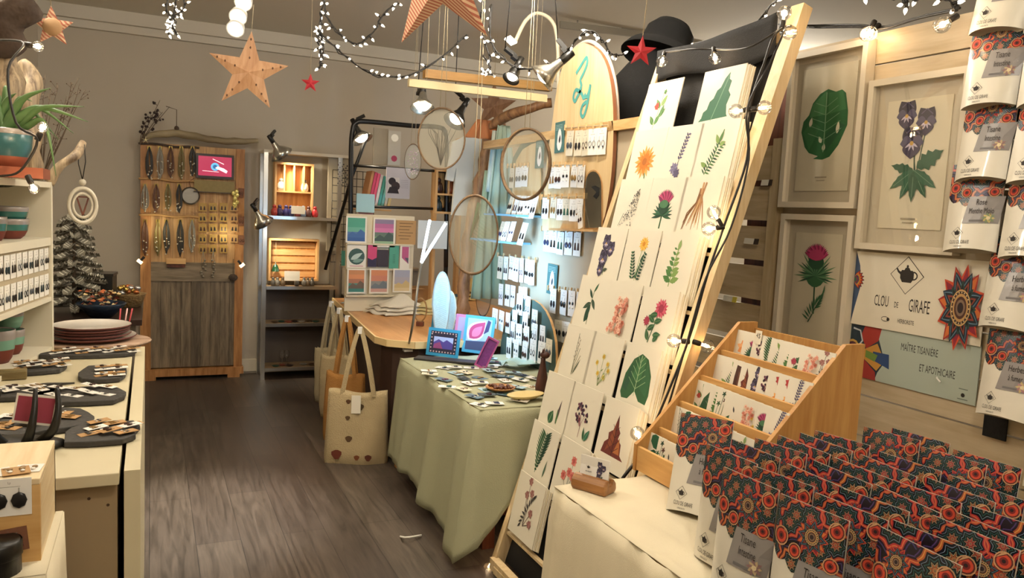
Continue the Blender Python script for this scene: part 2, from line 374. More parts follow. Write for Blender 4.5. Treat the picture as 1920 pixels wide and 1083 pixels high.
# low textured cabinet beyond the table
b = MB(); c0 = P(604, 600, y=6.75); c1 = P(655, 520, y=6.75)
RATT = mat('grey_woven_panel', '#8f8371', .8, bump=.8, bscale=90, stretch=(1, 1, 6))
t = thing('woven_cabinet', 'low grey cabinet with a finely ribbed side beyond the wooden table', 'cabinet', Tr(0, 0, 0))
MB().box(1.60, 2.2, 6.66, 7.12, .02, .99, RATT).build('body', t); MB().box(1.59, 2.21, 6.65, 7.13, .99, 1.01, mat('cabinet_top', '#8a7458', .5)).build('top', t)

# ================================================================ draped cloths
def drape(name, label, x0, x1, y0, y1, z, hem, mt, amp=.02, freq=9, corner=.1, scal=0, seed=1):
    """cloth over a table: top sheet plus hanging sides round the edge; hem(s,side) gives the bottom height"""
    rnd = random.Random(seed); b = MB()
    ph = [rnd.uniform(0, 6.28) for _ in range(6)]
    per = []  # perimeter, starting at far left corner, going to near left, near right, far right
    n1 = 46; n2 = 40
    for i in range(n1+1): per.append((x0, y1+(y0-y1)*i/n1, -1, 0, i/n1, 0))
    for i in range(1, n2+1): per.append((x0+(x1-x0)*i/n2, y0, 0, -1, i/n2, 1))
    rows = 16; vs = []; k = len(per)
    for (x, y, nx, ny, s, side) in per:
        for j in range(rows+1):
            u = j/rows; L = z-hem(s, side); zz = z-L*u
            w = amp*(.25+u)*(math.sin(freq*(x+y)*1.7+ph[0])+.6*math.sin(freq*2.3*(x-y)+ph[1]+u)+.35*math.sin(freq*4.1*(x+y)+ph[2]))
            cn = 0
            if side == 0 and s > .8: cn = (s-.8)/.2
            if side == 1 and s < .2: cn = 1-s/.2
            out = max(-.006, w)+.004+.012*min(1, u*8)+.05*u
            ox, oy = nx*out, ny*out
            if cn: 
                e = corner*u*cn*cn; ox += -e; oy += -e
                if s == 1 or (side == 1 and s < .02): pass
            vs.append((x+ox, y+oy, zz))
    fs = [(i*(rows+1)+j, i*(rows+1)+j+1, (i+1)*(rows+1)+j+1, (i+1)*(rows+1)+j) for i in range(k-1) for j in range(rows)]
    b.add(vs, fs, mt, True)
    def top(u, v):
        x = x0+(x1-x0)*u; y = y0+(y1-y0)*v
        e = .0022*math.sin(26*y+ph[3]+2*math.sin(5*x))+.0015*math.sin(47*x+ph[4]+3*y)
        if u < .001 or v < .001: e = 0
        return (x-.004*(u == 0), y-.004*(v == 0), z+.002+e)
    b.grid(top, 40, 46, mt)
    o = b.build(name); solid(o, .002, -1); return tag(o, label, 'tablecloth')

CREAM = mat('cream_linen', '#ddd2b6', .9, bump=.12, bscale=400, var=.07, vscale=9)
GREENC = mat('pale_green_cloth', '#a5a587', .88, bump=.2, bscale=220, var=.05, vscale=7)
# cream table in the foreground
KX0, KX1, KY0, KY1, KZ = 1.09, 2.25, .45, 1.95, .75
t = thing('display_table', 'long table hidden under the cream linen cloth in the foreground', 'table', Tr(0, 0, 0))
MB().box(KX0+.01, KX1, KY0, KY1-.005, KZ-.03, KZ-.004, PINEY).build('tabletop', t)
for x in (KX0+.06, KX1-.06):
    for y in (KY0+.06, KY1-.06): MB().box(x-.03, x+.03, y-.03, y+.03, 0, KZ-.03, PINE).build('leg', t)
drape('cream_tablecloth', 'cream linen tablecloth falling in soft folds under the pouches', KX0, KX1, KY0, KY1, KZ, lambda s, sd: .03, CREAM, .022, 19, .03, seed=3)
b = MB()   # far end of the cloth
b.grid(lambda u, v: (KX0+(KX1-KX0)*u, KY1+.004+.008*math.sin(20*u)*v, KZ-.7*v), 20, 6, CREAM)
# pale green table
GX0, GX1, GY0, GY1, GZ = 1.32, 2.06, 3.07, 4.28, .68
t = thing('display_table', 'table under the pale green cloth spread with earring cards', 'table', Tr(0, 0, 0))
MB().box(GX0+.01, GX1, GY0, GY1, GZ-.03, GZ-.004, PINEY).build('tabletop', t)
RED = wood('reddish_wood', '#7a4128', '#4d2516', 'z')
for x in (GX0+.1, GX1-.08):
    for y in (GY0+.1, GY1-.1): MB().box(x-.03, x+.03, y-.03, y+.03, 0, GZ-.03, RED).build('leg', t)
MB().box(GX0+.25, GX1-.05, GY0+.3, GY0+.33, .05, GZ-.05, RED).build('back_panel', t)
def ghem(s, side):
    sc = .012*abs(math.sin(s*34))
    if side == 0: return .1+.03*math.sin(s*5)+sc*.6-.05*s
    if s < .1: return .06+s*1.4+sc
    if s < .34: return .2+(s-.1)*1.15+sc
    return .47+sc
drape('pale_green_tablecloth', 'pale green cloth with a scalloped hem hanging almost to the floor', GX0, GX1, GY0, GY1, GZ, ghem, GREENC, .02, 8, .07, seed=5)

# ================================================================ leaning print rack
RKY0, RKY1 = 2.2, 2.95
def rk(z): return 1.353+(2.074-1.353)*z/2.27     # x of the rack plane at height z
RD = V((rk(2.27)-rk(0), 0, 2.27)).normalized(); RN = V((-RD.z, 0, RD.x))   # up the rack, outward normal
RACKW = wood('rack_rail_wood', '#dcc79f', '#c6aa7c', 'z', knots=True)
t = thing('leaning_print_rack', 'tall ladder shaped rack of pale wood leaning back, full of botanical prints', 'display rack', Tr(0, 0, 0))
def rl(y, z0, z1, w, h, name):
    MB().bar(V((rk(z0), y, z0))-RN*.02, V((rk(z1), y, z1))-RN*.02, w, h, RACKW, up=RN).build(name, t)
rl(RKY1, .02, 2.29, .035, .05, 'far_rail'); rl(RKY0-.03, .02, 2.34, .06, .045, 'near_rail')
MB().bar(V((rk(2.25), RKY0, 2.25))-RN*.03, V((rk(2.25), RKY1, 2.25))-RN*.03, .03, .05, RACKW).build('top_rail', t)
MB().bar(V((rk(.03), RKY0-.02, .03)), V((rk(.03), RKY1, .03)), .035, .05, RACKW).build('foot_rail', t)
MB().bar(V((rk(.1)-.03, RKY1-.05, .02)), V((rk(.1)-.01, RKY0, .02)), .03, .03, RACKW).build('floor_strut', t)
b = MB(); b.grid(lambda u, v: V((rk(.05+2.19*v), RKY1-.02-(RKY1-RKY0-.04)*u, .05+2.19*v))-RN*(.045), 4, 12, DARKC)
solid(b.build('black_backing', t), .004)
rowz = [2.135-.212*i-.27 for i in range(9)]
for z in rowz: MB().bar(V((rk(z), RKY0+.01, z))-RN*.015, V((rk(z), RKY1-.02, z))-RN*.015, .018, .012, RACKW).build('ledge', t)

# ================================================================ partition on the right
PX = 2.3; PTOP = 2.24
PLANK = wood('pale_plank', '#c2b296', '#ad9b7c', 'y', .8); 
t = thing('plank_partition', 'partition of pale horizontal planks carrying the frames, signs and pouches', 'partition', Tr(PX, 0, 0))
z = .1; k = 0
while z < PTOP-.02:
    h = min(.142, PTOP-z); 
    MB().box(0, .02, .6, 2.37, z, z+h-.003, PLANK).build('plank', t); z += .145; k += 1
for y in (.62, 1.3, 2.3): MB().box(.02, .06, y, y+.05, 0, PTOP, PLANK).build('post', t)
t = thing('slatted_panel', 'narrow slatted wooden panel between the leaning rack and the framed leaf', 'partition', Tr(PX, 0, 0))
LATT = wood('lattice_wood', '#cfba92', '#b79e74', 'y')
for y, w in ((2.385, .05), (2.88, .05)): MB().box(-.02, .02, y, y+w, 0, 1.9, wood('lattice_post', '#d5c199', '#bea67a', 'z')).build('post', t)
for i in range(10): MB().box(-.005, .012, 2.436, 2.879, .25+i*.165, .25+i*.165+.14, LATT).build('slat', t)
t = thing('wooden_post', 'dark reddish wooden board standing behind the bulb lit rail', 'board', Tr(2.36, 2.42, 0))
MB().box(0, .03, 0, .22, 0, 2.2, RED).build('board', t)
# ================================================================ printed plants
class Art:
    def __init__(s, mb, ox=0, oy=0, k=1, rot=0, clip=None): s.b = mb; s.ox = ox; s.oy = oy; s.k = k; s.c = math.cos(rot); s.s = math.sin(rot); s.clip = clip
    def t(s, p):
        x, y = p[0]*s.k, p[1]*s.k; q = (s.ox+x*s.c-y*s.s, s.oy+x*s.s+y*s.c)
        if s.clip: q = (min(max(q[0], s.clip[0]), s.clip[1]), min(max(q[1], s.clip[2]), s.clip[3]))
        return q
    def poly(s, pts, c): s.b.poly([s.t(p) for p in pts], ink(c))
    def st(s, pts, w, c): s.b.stroke([s.t(p) for p in pts], [x*s.k for x in w] if isinstance(w, list) else w*s.k, ink(c))
    def disc(s, x, y, r, c, ry=None, n=10):
        ry = ry or r; s.poly([(x+r*math.cos(2*math.pi*i/n), y+ry*math.sin(2*math.pi*i/n)) for i in range(n)], c)
    def leaf(s, x, y, a, l, w, c, ser=0, vein=None):
        a = R(a); ca, sa = math.cos(a), math.sin(a); n = 9; up = []; dn = []
        for i in range(n+1):
            u = i/n; h = w/2*math.sin(math.pi*u**.8)*(1+(ser if i % 2 else -ser)); 
            up.append((x+u*l*ca-h*sa, y+u*l*sa+h*ca)); dn.append((x+u*l*ca+h*sa, y+u*l*sa-h*ca))
        s.poly(up+dn[::-1][1:-1], c)
        if vein: s.st([(x, y), (x+l*.85*ca, y+l*.85*sa)], w*.06, vein)
    def petals(s, x, y, n, l, w, c, a0=0, c2=None, cc=None, cr=.2):
        for i in range(n): s.leaf(x, y, a0+360*i/n, l*(1 if i % 2 else .88), w, c2 if (c2 and i % 2) else c)
        if cc: s.disc(x, y, cr*l, cc)
G1, G2, G3, G4 = '#2e5b37', '#4d7a3e', '#7f9b54', '#1f4430'
def m_marigold(A):
    A.petals(0, .42, 18, .48, .14, '#e08a34', 0, '#eda254'); A.petals(0, .42, 14, .3, .1, '#d9782a', 10, None, '#a9601f', .35); A.st([(.1, .1), (.16, -.1)], .03, G2)
def m_lavender(A):
    A.st([(-.1, 0), (.05, .5), (.22, 1.15)], .025, '#5d6b50')
    for i in range(16): A.leaf(.02+.012*i, .45+i*.045, 60+60*(-1)**i, .12, .06, vary(['#4c4560', '#655c80'], i))
    A.petals(-.1, .2, 9, .2, .1, '#6d6682', 0, '#8a84a0'); A.petals(.05, .06, 7, .16, .09, '#57506d')
def m_rosemary(A):
    A.st([(-.2, 0), (0, .4), (.1, .8), (.2, 1.15)], .035, G2)
    for i in range(22): A.leaf(-.2+.42*i/22, .02+.8*i/22, 60+75*(-1)**i, .2, .045, vary([G1, G2, G4], i))
    A.leaf(.12, .8, 75, .35, .1, G2); A.leaf(.1, .78, 120, .3, .12, G3); A.leaf(.15, .75, 20, .22, .12, G3); A.leaf(-.2, .2, 150, .25, .12, G3)
def m_meadow(A):
    r = random.Random(3)
    for i in range(120):
        v = r.random(); w = .3*(1-v)**.7; u = r.uniform(-w, w); A.disc(u+.3*v-.05, .02+v*1.0, .02, vary(['#55524e', '#7f7b73', '#3b3935'], i), n=5)
    A.st([(-.35, 0), (-.2, .35)], .02, '#4d5a46')
def m_thistle(A):
    A.st([(0, 0), (0, .5)], .05, G1)
    for i in range(14): A.leaf(0, .3, -10+200*i/13, .38, .07, vary([G1, G4, '#37624a'], i))
    A.disc(0, .52, .2, G4, .2); 
    for i in range(15): A.leaf(0, .55, 35+110*i/14, .36, .09, vary(['#a8345e', '#c04c77', '#7d2850'], i))
    A.disc(0, .56, .16, '#4a7a54', .1)
def m_roots(A):
    r = random.Random(9)
    for i in range(17):
        x = r.uniform(-.45, .45); A.st([(.05+r.uniform(-.08, .1), 1.05), (.05+x*.3, .7), (x*.8, .35+r.uniform(-.1, .1)), (x, r.uniform(0, .2))], [.05, .04, .03, .012], vary(['#a4764b', '#7d5530', '#c39a68'], i))
    A.st([(.05, 1.2), (.04, .9)], .06, '#b98f60'); A.st([(.15, 1.2), (.07, .85)], .05, '#a4764b')
def pansy(A, x, y, k, c='#322b3e'):
    for a in (60, 120): A.leaf(x, y, a, .26*k, .24*k, c)
    for a in (190, -10): A.leaf(x, y, a, .2*k, .2*k, '#57506a')
    A.leaf(x, y, 270, .26*k, .3*k, '#433a52')
    for a in (215, 250, 290, 325): A.leaf(x, y-.02*k, a, .13*k, .035*k, '#cbbfd0')
    A.disc(x, y-.03*k, .035*k, '#c9a052', n=6); A.st([(x-.1*k, y+.12*k), (x, y+.2*k), (x+.12*k, y+.1*k)], .02*k, '#5d5470')
def m_pansy(A):
    A.st([(0, 0), (-.05, .5), (-.12, .9)], .02, G1); A.st([(0, .3), (.15, .75)], .02, G1); pansy(A, -.15, .9, 1); pansy(A, .14, .74, .9); pansy(A, -.14, .45, 1.1)
    A.leaf(0, .1, 200, .25, .1, '#45503e'); A.leaf(0, .12, 20, .2, .1, '#45503e'); pansy(A, -.16, .15, .8)
def m_dandelion(A):
    A.st([(0, 0), (.04, .6), (.08, .85)], .025, '#9fae78'); A.petals(.1, .98, 16, .22, .08, '#e0a53a', 0, '#ecc05a', '#d18a2a', .3)
    for sx, a in ((-.25, 98), (.22, 62)):
        for i in range(9):
            u = i/9; x = sx*.4+sx*u*.9; y = .05+u*.75; A.leaf(x, y, a-60, .15*(1.1-u*.6), .06, G4); A.leaf(x, y, a+60, .15*(1.1-u*.6), .06, G1)
    A.leaf(.12, .5, 65, .25, .07, G4)
def m_mint(A):
    A.st([(-.02, 0), (.02, .6), (.06, 1.0)], .03, G3)
    for i in range(7): 
        y = .12+i*.13; k = 1.1-i*.12
        A.leaf(0, y, 20+10*(i % 2), .3*k, .14*k, G3, .1); A.leaf(0, y, 160-10*(i % 2), .3*k, .14*k, G2, .1)
    A.leaf(.06, .9, 85, .25, .12, '#8ca565')
def m_comfrey(A):
    A.st([(0, 0), (0, .5), (.05, .95)], .03, '#6c7a58')
    A.leaf(0, .55, 250, .5, .18, G4); A.leaf(0, .6, 210, .4, .14, '#38503a'); A.leaf(.03, .7, -50, .36, .13, '#38503a'); A.leaf(.02, .72, 130, .33, .1, G4); A.leaf(.05, .9, 60, .3, .08, G1); A.leaf(0, .3, 240, .3, .16, G4)
def m_bloom(A):
    r = random.Random(5)
    for i in range(46):
        v = r.random(); A.petals(r.uniform(-.3, .3)*(1-.5*v)+.1*v, .04+v*.85, 5, .09, .07, vary(['#e3a48c', '#d98a76', '#eebfa6'], i), i*17, None, '#b2604c', .2)
def m_clover(A):
    A.st([(-.1, 0), (.1, .75)], .03, G1); A.st([(-.15, .1), (-.3, .5)], .02, G1)
    A.petals(.15, .85, 16, .26, .1, '#b63a52', 0, '#cf5f74', '#9a2f48', .4); A.petals(-.3, .5, 10, .14, .07, '#a3364c')
    for x, y, a in ((0, .5, 20), (0, .5, 150), (.08, .7, 190), (-.1, .05, 120), (.1, .05, 50), (.05, .2, 10), (-.2, .3, 30)): A.leaf(x, y, a, .3, .14, G1, 0, '#86a26e')
def m_grass(A):
    for i, (x, a) in enumerate(((-.1, 1.2), (0, .95), (.1, .8), (.2, .6))): A.st([(-.05, 0), (x*.5, a*.5), (x+.05, a)], .022, vary(['#5f6a52', '#8a8064'], i))
    for i in range(10): A.leaf(-.05+.01*i, .4+i*.07, 50+80*(i % 2), .12, .03, '#8d8372')
    A.leaf(0, 0, 60, .6, .05, '#4c5c42')
def m_daisy(A):
    for x, y in ((-.25, .55), (.0, .75), (.25, .6), (-.1, .3), (.2, .25), (.35, .45)):
        A.st([(0, 0), (x*.6, y*.6), (x, y)], .014, '#8b9a66'); A.petals(x, y, 9, .09, .05, '#d9cf7a', 0, None, '#c99a30', .5); A.leaf(x*.5, y*.5, 40, .12, .03, G3)
def m_leaf(A):
    A.poly([(-.5, .1), (-.45, .5), (-.25, .85), (.0, 1.0), (.25, .92), (.45, .6), (.5, .2), (.45, -.0), (.2, .02), (0, .2), (-.2, .0), (-.42, -.02)], G1)
    A.poly([(-.2, .5), (0, .98), (.2, .9), (.1, .4)], '#3c7044'); A.poly([(.12, .3), (.25, .85), (.44, .5), (.4, .15)], '#346440'); A.poly([(-.45, .2), (-.3, .7), (-.2, .5), (-.3, .15)], '#28523a')
    for i in range(5): A.st([(0, .25+i*.14), (.3-.04*i, .45+i*.13)], .012, '#9ebb8a'); A.st([(0, .25+i*.14), (-.3+.04*i, .45+i*.13)], .012, '#9ebb8a')
    A.st([(0, .1), (.02, .97)], .02, '#a9c495')
def m_bigleaf(A):   # framed: rounded leaf
    pts = [(.0, -.02), (.14, .02), (.3, .2), (.44, .5), (.43, .72), (.36, 1.0), (.28, 1.06), (.16, 1.04), (0, 1.1), (-.16, 1.04), (-.3, .9), (-.36, .72), (-.47, .62), (-.5, .45), (-.4, .2), (-.3, .1), (-.1, .04), (-.2, .0)]
    A.poly(pts, '#2f6a3a'); A.poly([(-.3, .88), (-.02, 1.08), (0, .7), (-.34, .68)], '#4b8550'); A.poly([(.02, 1.04), (.3, 1.04), (.4, .75), (.05, .7)], '#417b48'); A.poly([(-.46, .44), (-.3, .62), (-.1, .5), (-.3, .14)], '#3b7644'); A.poly([(.05, .1), (.4, .5), (.28, .55), (.03, .4)], '#2a5d38')
    for x, y, a, l in ((-.32, .52, 80, .16), (.25, .38, 85, .2), (-.05, .25, 120, .12), (.0, .12, 85, .12)): A.leaf(x, y, a, l, .07, '#e2d9c0')
    A.st([(0, .1), (.0, .5), (-.02, 1.05)], .016, '#8fb088'); 
    for i in range(5): A.st([(0, .3+i*.13), (.33-.03*i, .46+i*.12)], .01, '#7fa57a'); A.st([(0, .3+i*.13), (-.35+.03*i, .42+i*.12)], .01, '#7fa57a')
def m_bigpansy(A):
    A.st([(.03, .3), (-.02, .6), (-.1, .85)], .016, '#2c4a34'); A.st([(.05, .3), (.12, .75)], .014, '#2c4a34'); A.st([(.02, .3), (.0, .5)], .02, '#2c4a34')
    pansy(A, -.16, 1.02, .75); pansy(A, .12, .92, .72); pansy(A, -.05, .68, .85)
    A.leaf(.05, .35, 30, .4, .2, '#2d5a3d', .25); A.leaf(.02, .3, 165, .35, .12, '#2d5a3d', .2)
    for a in (215, 245, 270, 300, 325): A.leaf(.02, .32, a, .4, .13, vary(['#2d5a3d', '#356548'], a//5), .1, '#6f9274')
def m_bigthistle(A):
    A.st([(.02, 0), (.0, .5)], .03, '#2c5a3a'); A.disc(0, .62, .2, '#3c7048', .2, 14)
    for i in range(26): A.leaf(0, .6, -20+220*i/25, .3+.14*((i*7) % 3)/2, .035, vary(['#4c8258', '#2d5a3d', '#6f9a6c'], i))
    A.disc(0, .82, .16, '#2d5a3d', .12, 12)
    for i in range(19): A.leaf(0, .85, 25+130*i/18, .27, .07, vary(['#b42f62', '#cf4a7d', '#8e2450'], i))
    A.disc(0, .93, .15, '#c24370', .09, 12)
    for i in range(9): A.leaf(-.06+.02*i, -.1+.04*i, 150-12*i, .16, .03, '#3c7048'); A.leaf(.05+.02*i, .1+.03*i, 20+8*i, .14, .03, '#3c7048')
    A.st([(.02, 0), (-.06, -.14)], .02, '#2c5a3a'); A.st([(.02, .02), (.2, .3)], .015, '#2c5a3a')
def m_elder(A):
    r = random.Random(8); A.st([(0, 0), (.02, .4)], .02, '#7c3c48')
    for i in range(40): A.disc(r.uniform(-.3, .3), .4+r.uniform(0, .5), .045, vary(['#2a1f2e', '#3d2a3f', '#6a3148'], i), n=6)
    for i in range(6): A.st([(0, .3), (r.uniform(-.3, .3), .6)], .012, '#9a4a5a')
    A.leaf(.3, 0, 100, .35, .1, G1); A.leaf(.35, 0, 60, .38, .16, '#2f6a4c', 0, '#7fb095')
def m_redleaf(A):
    A.poly([(-.45, 0), (-.38, .25), (-.25, .35), (-.28, .5), (-.12, .6), (0, 1.0), (.08, .7), (.18, .6), (.14, .45), (.3, .35), (.34, .1), (.5, .0)], '#6e2f25')
    A.poly([(-.3, .05), (-.05, .8), (.0, .3)], '#8c4a2c'); A.poly([(.05, .1), (.2, .5), (.3, .1)], '#b06a38'); A.st([(0, 0), (0, .95)], .02, '#3c1a16')
    for i in range(4): A.st([(0, .1+i*.17), (.22-.03*i, .25+i*.16)], .014, '#3c1a16'); A.st([(0, .1+i*.17), (-.24+.03*i, .25+i*.16)], .014, '#3c1a16')
def m_sprout(A):
    A.leaf(-.2, -.05, 70, .45, .35, G1, 0, '#8fb58f'); A.leaf(.2, 0, 80, .8, .12, '#5a4a48'); A.leaf(.25, 0, 95, .5, .08, G2)
def m_fern(A):
    A.st([(-.1, 0), (0, .6), (.1, 1.15)], .025, G1)
    for i in range(13):
        y = .08+i*.08; k = math.sin(math.pi*(.25+.7*(1-i/13)))
        A.leaf(-.08+.014*i, y, 35, .4*k, .07, G4); A.leaf(-.08+.014*i, y, 150, .4*k, .07, G1)
    A.leaf(.35, 0, 80, .5, .07, '#4f6a4f')
def m_coral(A):
    for x, y in ((.1, .95), (-.0, .6), (.2, .55), (-.25, .45)):
        A.st([(0, 0), (x, y)], .016, '#55604a'); A.petals(x, y, 8, .16, .12, '#c9645a', 0, '#d98276', '#b5524c', .4)
def m_mallow(A):
    for x, y in ((-.05, 1.1), (.12, .85), (-.1, .75), (.25, .4), (.3, .15)):
        A.st([(0, 0), (x*.6, y*.6), (x, y)], .016, '#5b4a42'); A.petals(x, y, 6, .12, .1, '#8e5c56', 0, '#a9776e')
    for i in range(10): A.leaf(-.1+.04*i, .05+.08*i, 230-20*i, .18, .06, '#3f3a36')
def m_berry(A):
    A.st([(-.15, 0), (0, .6), (.05, 1.0)], .02, G3)
    for x, y, a in ((-.15, .1, 130), (-.1, .1, 60), (0, .3, 40), (.05, .6, 60), (.0, .55, 130), (.1, .3, 80)): A.leaf(x, y, a, .35, .14, vary([G3, G2], int(y*10)), 0, '#a9c08a')
    A.petals(-.15, .62, 6, .12, .1, '#b2463c'); A.petals(.1, 1.0, 5, .08, .05, G2)
def m_bigserr(A):
    A.poly([(-.5, 0), (-.42, .08), (-.4, .2), (-.3, .26), (-.26, .42), (-.16, .48), (-.1, .64), (0, .7), (.08, .88), (.2, 1.0), (.22, .85), (.3, .8), (.27, .6), (.36, .5), (.3, .3), (.36, .1), (.4, .05)], '#2f6446'); A.st([(-.1, 0), (.2, .95)], .02, '#6f9a78')
def m_orangeleaf(A):
    A.petals(0, .5, 7, .35, .2, '#e2955a', 10, '#ecb27e'); A.leaf(.3, .2, 90, .4, .08, '#4c5a3c')
def m_forest(A):
    for i in range(7): A.st([(-.4+.13*i, 0), (-.4+.13*i, .5+.4*((i*5) % 3)/2)], .02, G1); A.petals(-.4+.13*i, .55+.4*((i*5) % 3)/2, 5, .12, .05, vary([G1, G4, '#59352e'], i))
def m_seeds(A):
    r = random.Random(4)
    for i in range(14): A.leaf(r.uniform(-.4, .4), r.uniform(0, 1), r.uniform(0, 360), .22, .07, vary([G1, G4, G2, '#2b2b28'], i))
def m_red3(A):
    A.petals(0, .9, 7, .2, .14, '#b23a3a'); A.petals(.05, .3, 8, .22, .12, '#dd8a34', 0, '#e9a85a')
def m_brown(A): A.poly([(-.3, 0), (-.2, .6), (-.1, 1.0), (.25, .9), (.4, .3), (.1, .25), (.05, .1)], '#4a2b22'); A.poly([(-.1, .1), (0, .8), (.15, .6)], '#6b4230')
def m_heart(A):
    for x, y in ((0, .3), (-.05, .85)): A.poly([(x-.3, y), (x-.28, y+.22), (x-.1, y+.3), (x+.1, y+.26), (x+.32, y+.28), (x+.34, y+.02), (x+.1, y-.22), (x-.1, y-.2)], '#1e5a3c')
CARDM = mat('print_card', '#e6dfcc', .7); CARD2 = mat('print_card_edge', '#d8cdb2', .7)
SLEEVE = glass('cello_sleeve', gl=.03)
def print_card(name, label, cat, T, w, h, fn, k, oy=.06, th=.004, group=None, ox=0, rot=0, extra=None, cm=None):
    t = thing(name, label, cat, T, group)
    MB().box(-w/2, w/2, 0, h, -th, 0, cm or CARDM).build('card', t)
    b = MB(); A = Art(b, ox, oy, k, rot, (-w/2, w/2, 0, h)); fn(A)
    if extra: extra(A)
    b.build('printed_plant', t); return t
# rack rows: tops at z = 2.13 - .212*i
rows = [
 [(2.80, m_berry, 'red flowered strawberry sprig', .17), (2.42, m_bigserr, 'large dark green toothed leaf', .2)],
 [(2.78, m_marigold, 'orange marigold flower', .17), (2.55, m_lavender, 'purple lavender spike', .16), (2.34, m_rosemary, 'green rosemary sprig', .16)],
 [(2.77, m_meadow, 'grey speckled meadowsweet plume', .17), (2.54, m_thistle, 'pink thistle head', .19), (2.33, m_roots, 'branching brown roots', .165)],
 [(2.83, m_pansy, 'dark violet pansies', .17), (2.59, m_dandelion, 'yellow dandelion with jagged leaves', .165), (2.36, m_mint, 'pale green mint stem', .17)],
 [(2.83, m_comfrey, 'dark drooping comfrey leaves', .17), (2.60, m_bloom, 'peach pink blossom cluster', .17), (2.36, m_clover, 'crimson clover heads', .17)],
 [(2.81, m_grass, 'thin grass stalks', .16), (2.60, m_daisy, 'tiny yellow daisies', .17), (2.35, m_leaf, 'broad dark green leaf', .19)],
 [(2.84, m_sprout, 'small leaf and purple sprig', .15), (2.62, m_elder, 'black elderberry cluster', .16), (2.37, m_redleaf, 'red brown nettle leaf', .17)],
 [(2.83, m_fern, 'dark green fern frond', .17), (2.58, m_coral, 'coral pink flowers', .155)],
 [(2.80, m_mallow, 'dusty pink mallow stems', .185)]]
CH = .262
ledges = []
for i, rw in enumerate(rows):
    ztop = 2.135-.212*i
    zb = ztop-CH*RD.z
    for j, (y, fn, nm, k) in enumerate(rw):
        base = V((rk(zb), y, zb))+RN*.006
        up = (RD*CH+RN*.028).normalized(); n = V((-up.z, 0, up.x))
        T = fr(base, n, up, roll=U(-.012, .012))
        w = .235 if i else .27
        if i == 0: w = .25
        t = print_card('botanical_print', 'print of %s, row %d from the top of the leaning rack' % (nm, i+1), 'art print', T, w-.008*j, CH, fn, k*.93, .055, .004, 'botanical prints on the leaning rack', extra=(lambda A: A.st([(.0, -.2), (0, -.21)], .001, '#e6dfcc')) if 0 else None)
        if j == len(rw)-1:   # the sheets stacked behind show at the near edge
            b = MB()
            for q in range(4): b.box(w/2-.03, w/2+.006+.006*q, 0, CH-.004-.003*q, -.0085-.004*q, -.005-.004*q, vary([CARDM, CARD2], q))
            b.build('stacked_sheets', t)
# lettering on the black backing
b = MB(); T = fr(V((rk(2.03), 2.6, 2.03))-RN*.04, RN, RD, .1)
t = tag(b.text('est', 0, 0, .022, PAPER, .9).text('H', 0, .03, .018, PAPER, 1).build('cloth_badge', None, T), 'small white lettering on the black cloth between the top prints', 'lettering')
b = MB(); T = fr(V((rk(.25), 2.63, .25))-RN*.035, RN, RD, .05)
tag(b.box(-.015, .015, -.02, .02, 0, .001, PAPER).build('price_tag', None, T), 'tiny white tag on the black cloth at the foot of the leaning rack', 'tag')
# ================================================================ framed prints
FRM = mat('white_frame', '#cfc4ae', .45); MATB = mat('mount_board', '#c9bea6', .8); PAP2 = mat('framed_paper', '#ddd3b8', .8)
def framed(label, y0, y1, z0, z1, fn, k, oy, pad, cap=None, ox=0):
    w = y0-y1; h = z1-z0; t = thing('framed_print', label, 'framed print', fr((PX-.022, (y0+y1)/2, z0), (-1, 0, 0)), 'white framed prints on the partition')
    b = MB(); f = .022; d = .022
    b.box(-w/2, w/2, 0, f, -.02, d, FRM); b.box(-w/2, w/2, h-f, h, -.02, d, FRM); b.box(-w/2, -w/2+f, f, h-f, -.02, d, FRM); b.box(w/2-f, w/2, f, h-f, -.02, d, FRM)
    b.build('frame', t)
    MB().box(-w/2+f, w/2-f, f, h-f, -.012, -.008, MATB).build('mount', t)
    MB().box(-w/2+f+pad, w/2-f-pad, f+pad*1.2, h-f-pad*1.2, -.008, -.004, PAP2).build('paper', t)
    b = MB(M.Translation((0, 0, -.0035))); A = Art(b, ox, oy, k); fn(A)
    if cap: b.stroke([(-.028, cap[1]), (.028, cap[1])], .005, ink('#a89d86')); b.stroke([(-.02, cap[1]-.012), (.02, cap[1]-.012)], .0035, ink('#b0a68f'))
    b.build('printed_plant', t)
    MB().box(-w/2+f, w/2-f, f, h-f, .006, .0075, glass('frame_glass', gl=.04, fk=.12)).build('glass', t)
framed('white framed print of a rounded green leaf, topmost on the partition', 2.359, 1.99, 1.625, 2.215, m_bigleaf, .232, .185, .035, ('MATÉ FEUILLE', .115, 'botanique'))
framed('white framed print of three violet pansies, beside the hanging pouches', 1.972, 1.60, 1.485, 2.065, m_bigpansy, .265, .185, .045, ('PETITE PENSÉE', .11, 'viola tricolor'))
framed('white framed print of a pink milk thistle behind the card stand', 2.335, 1.985, 1.03, 1.60, m_bigthistle, .24, .195, .04)
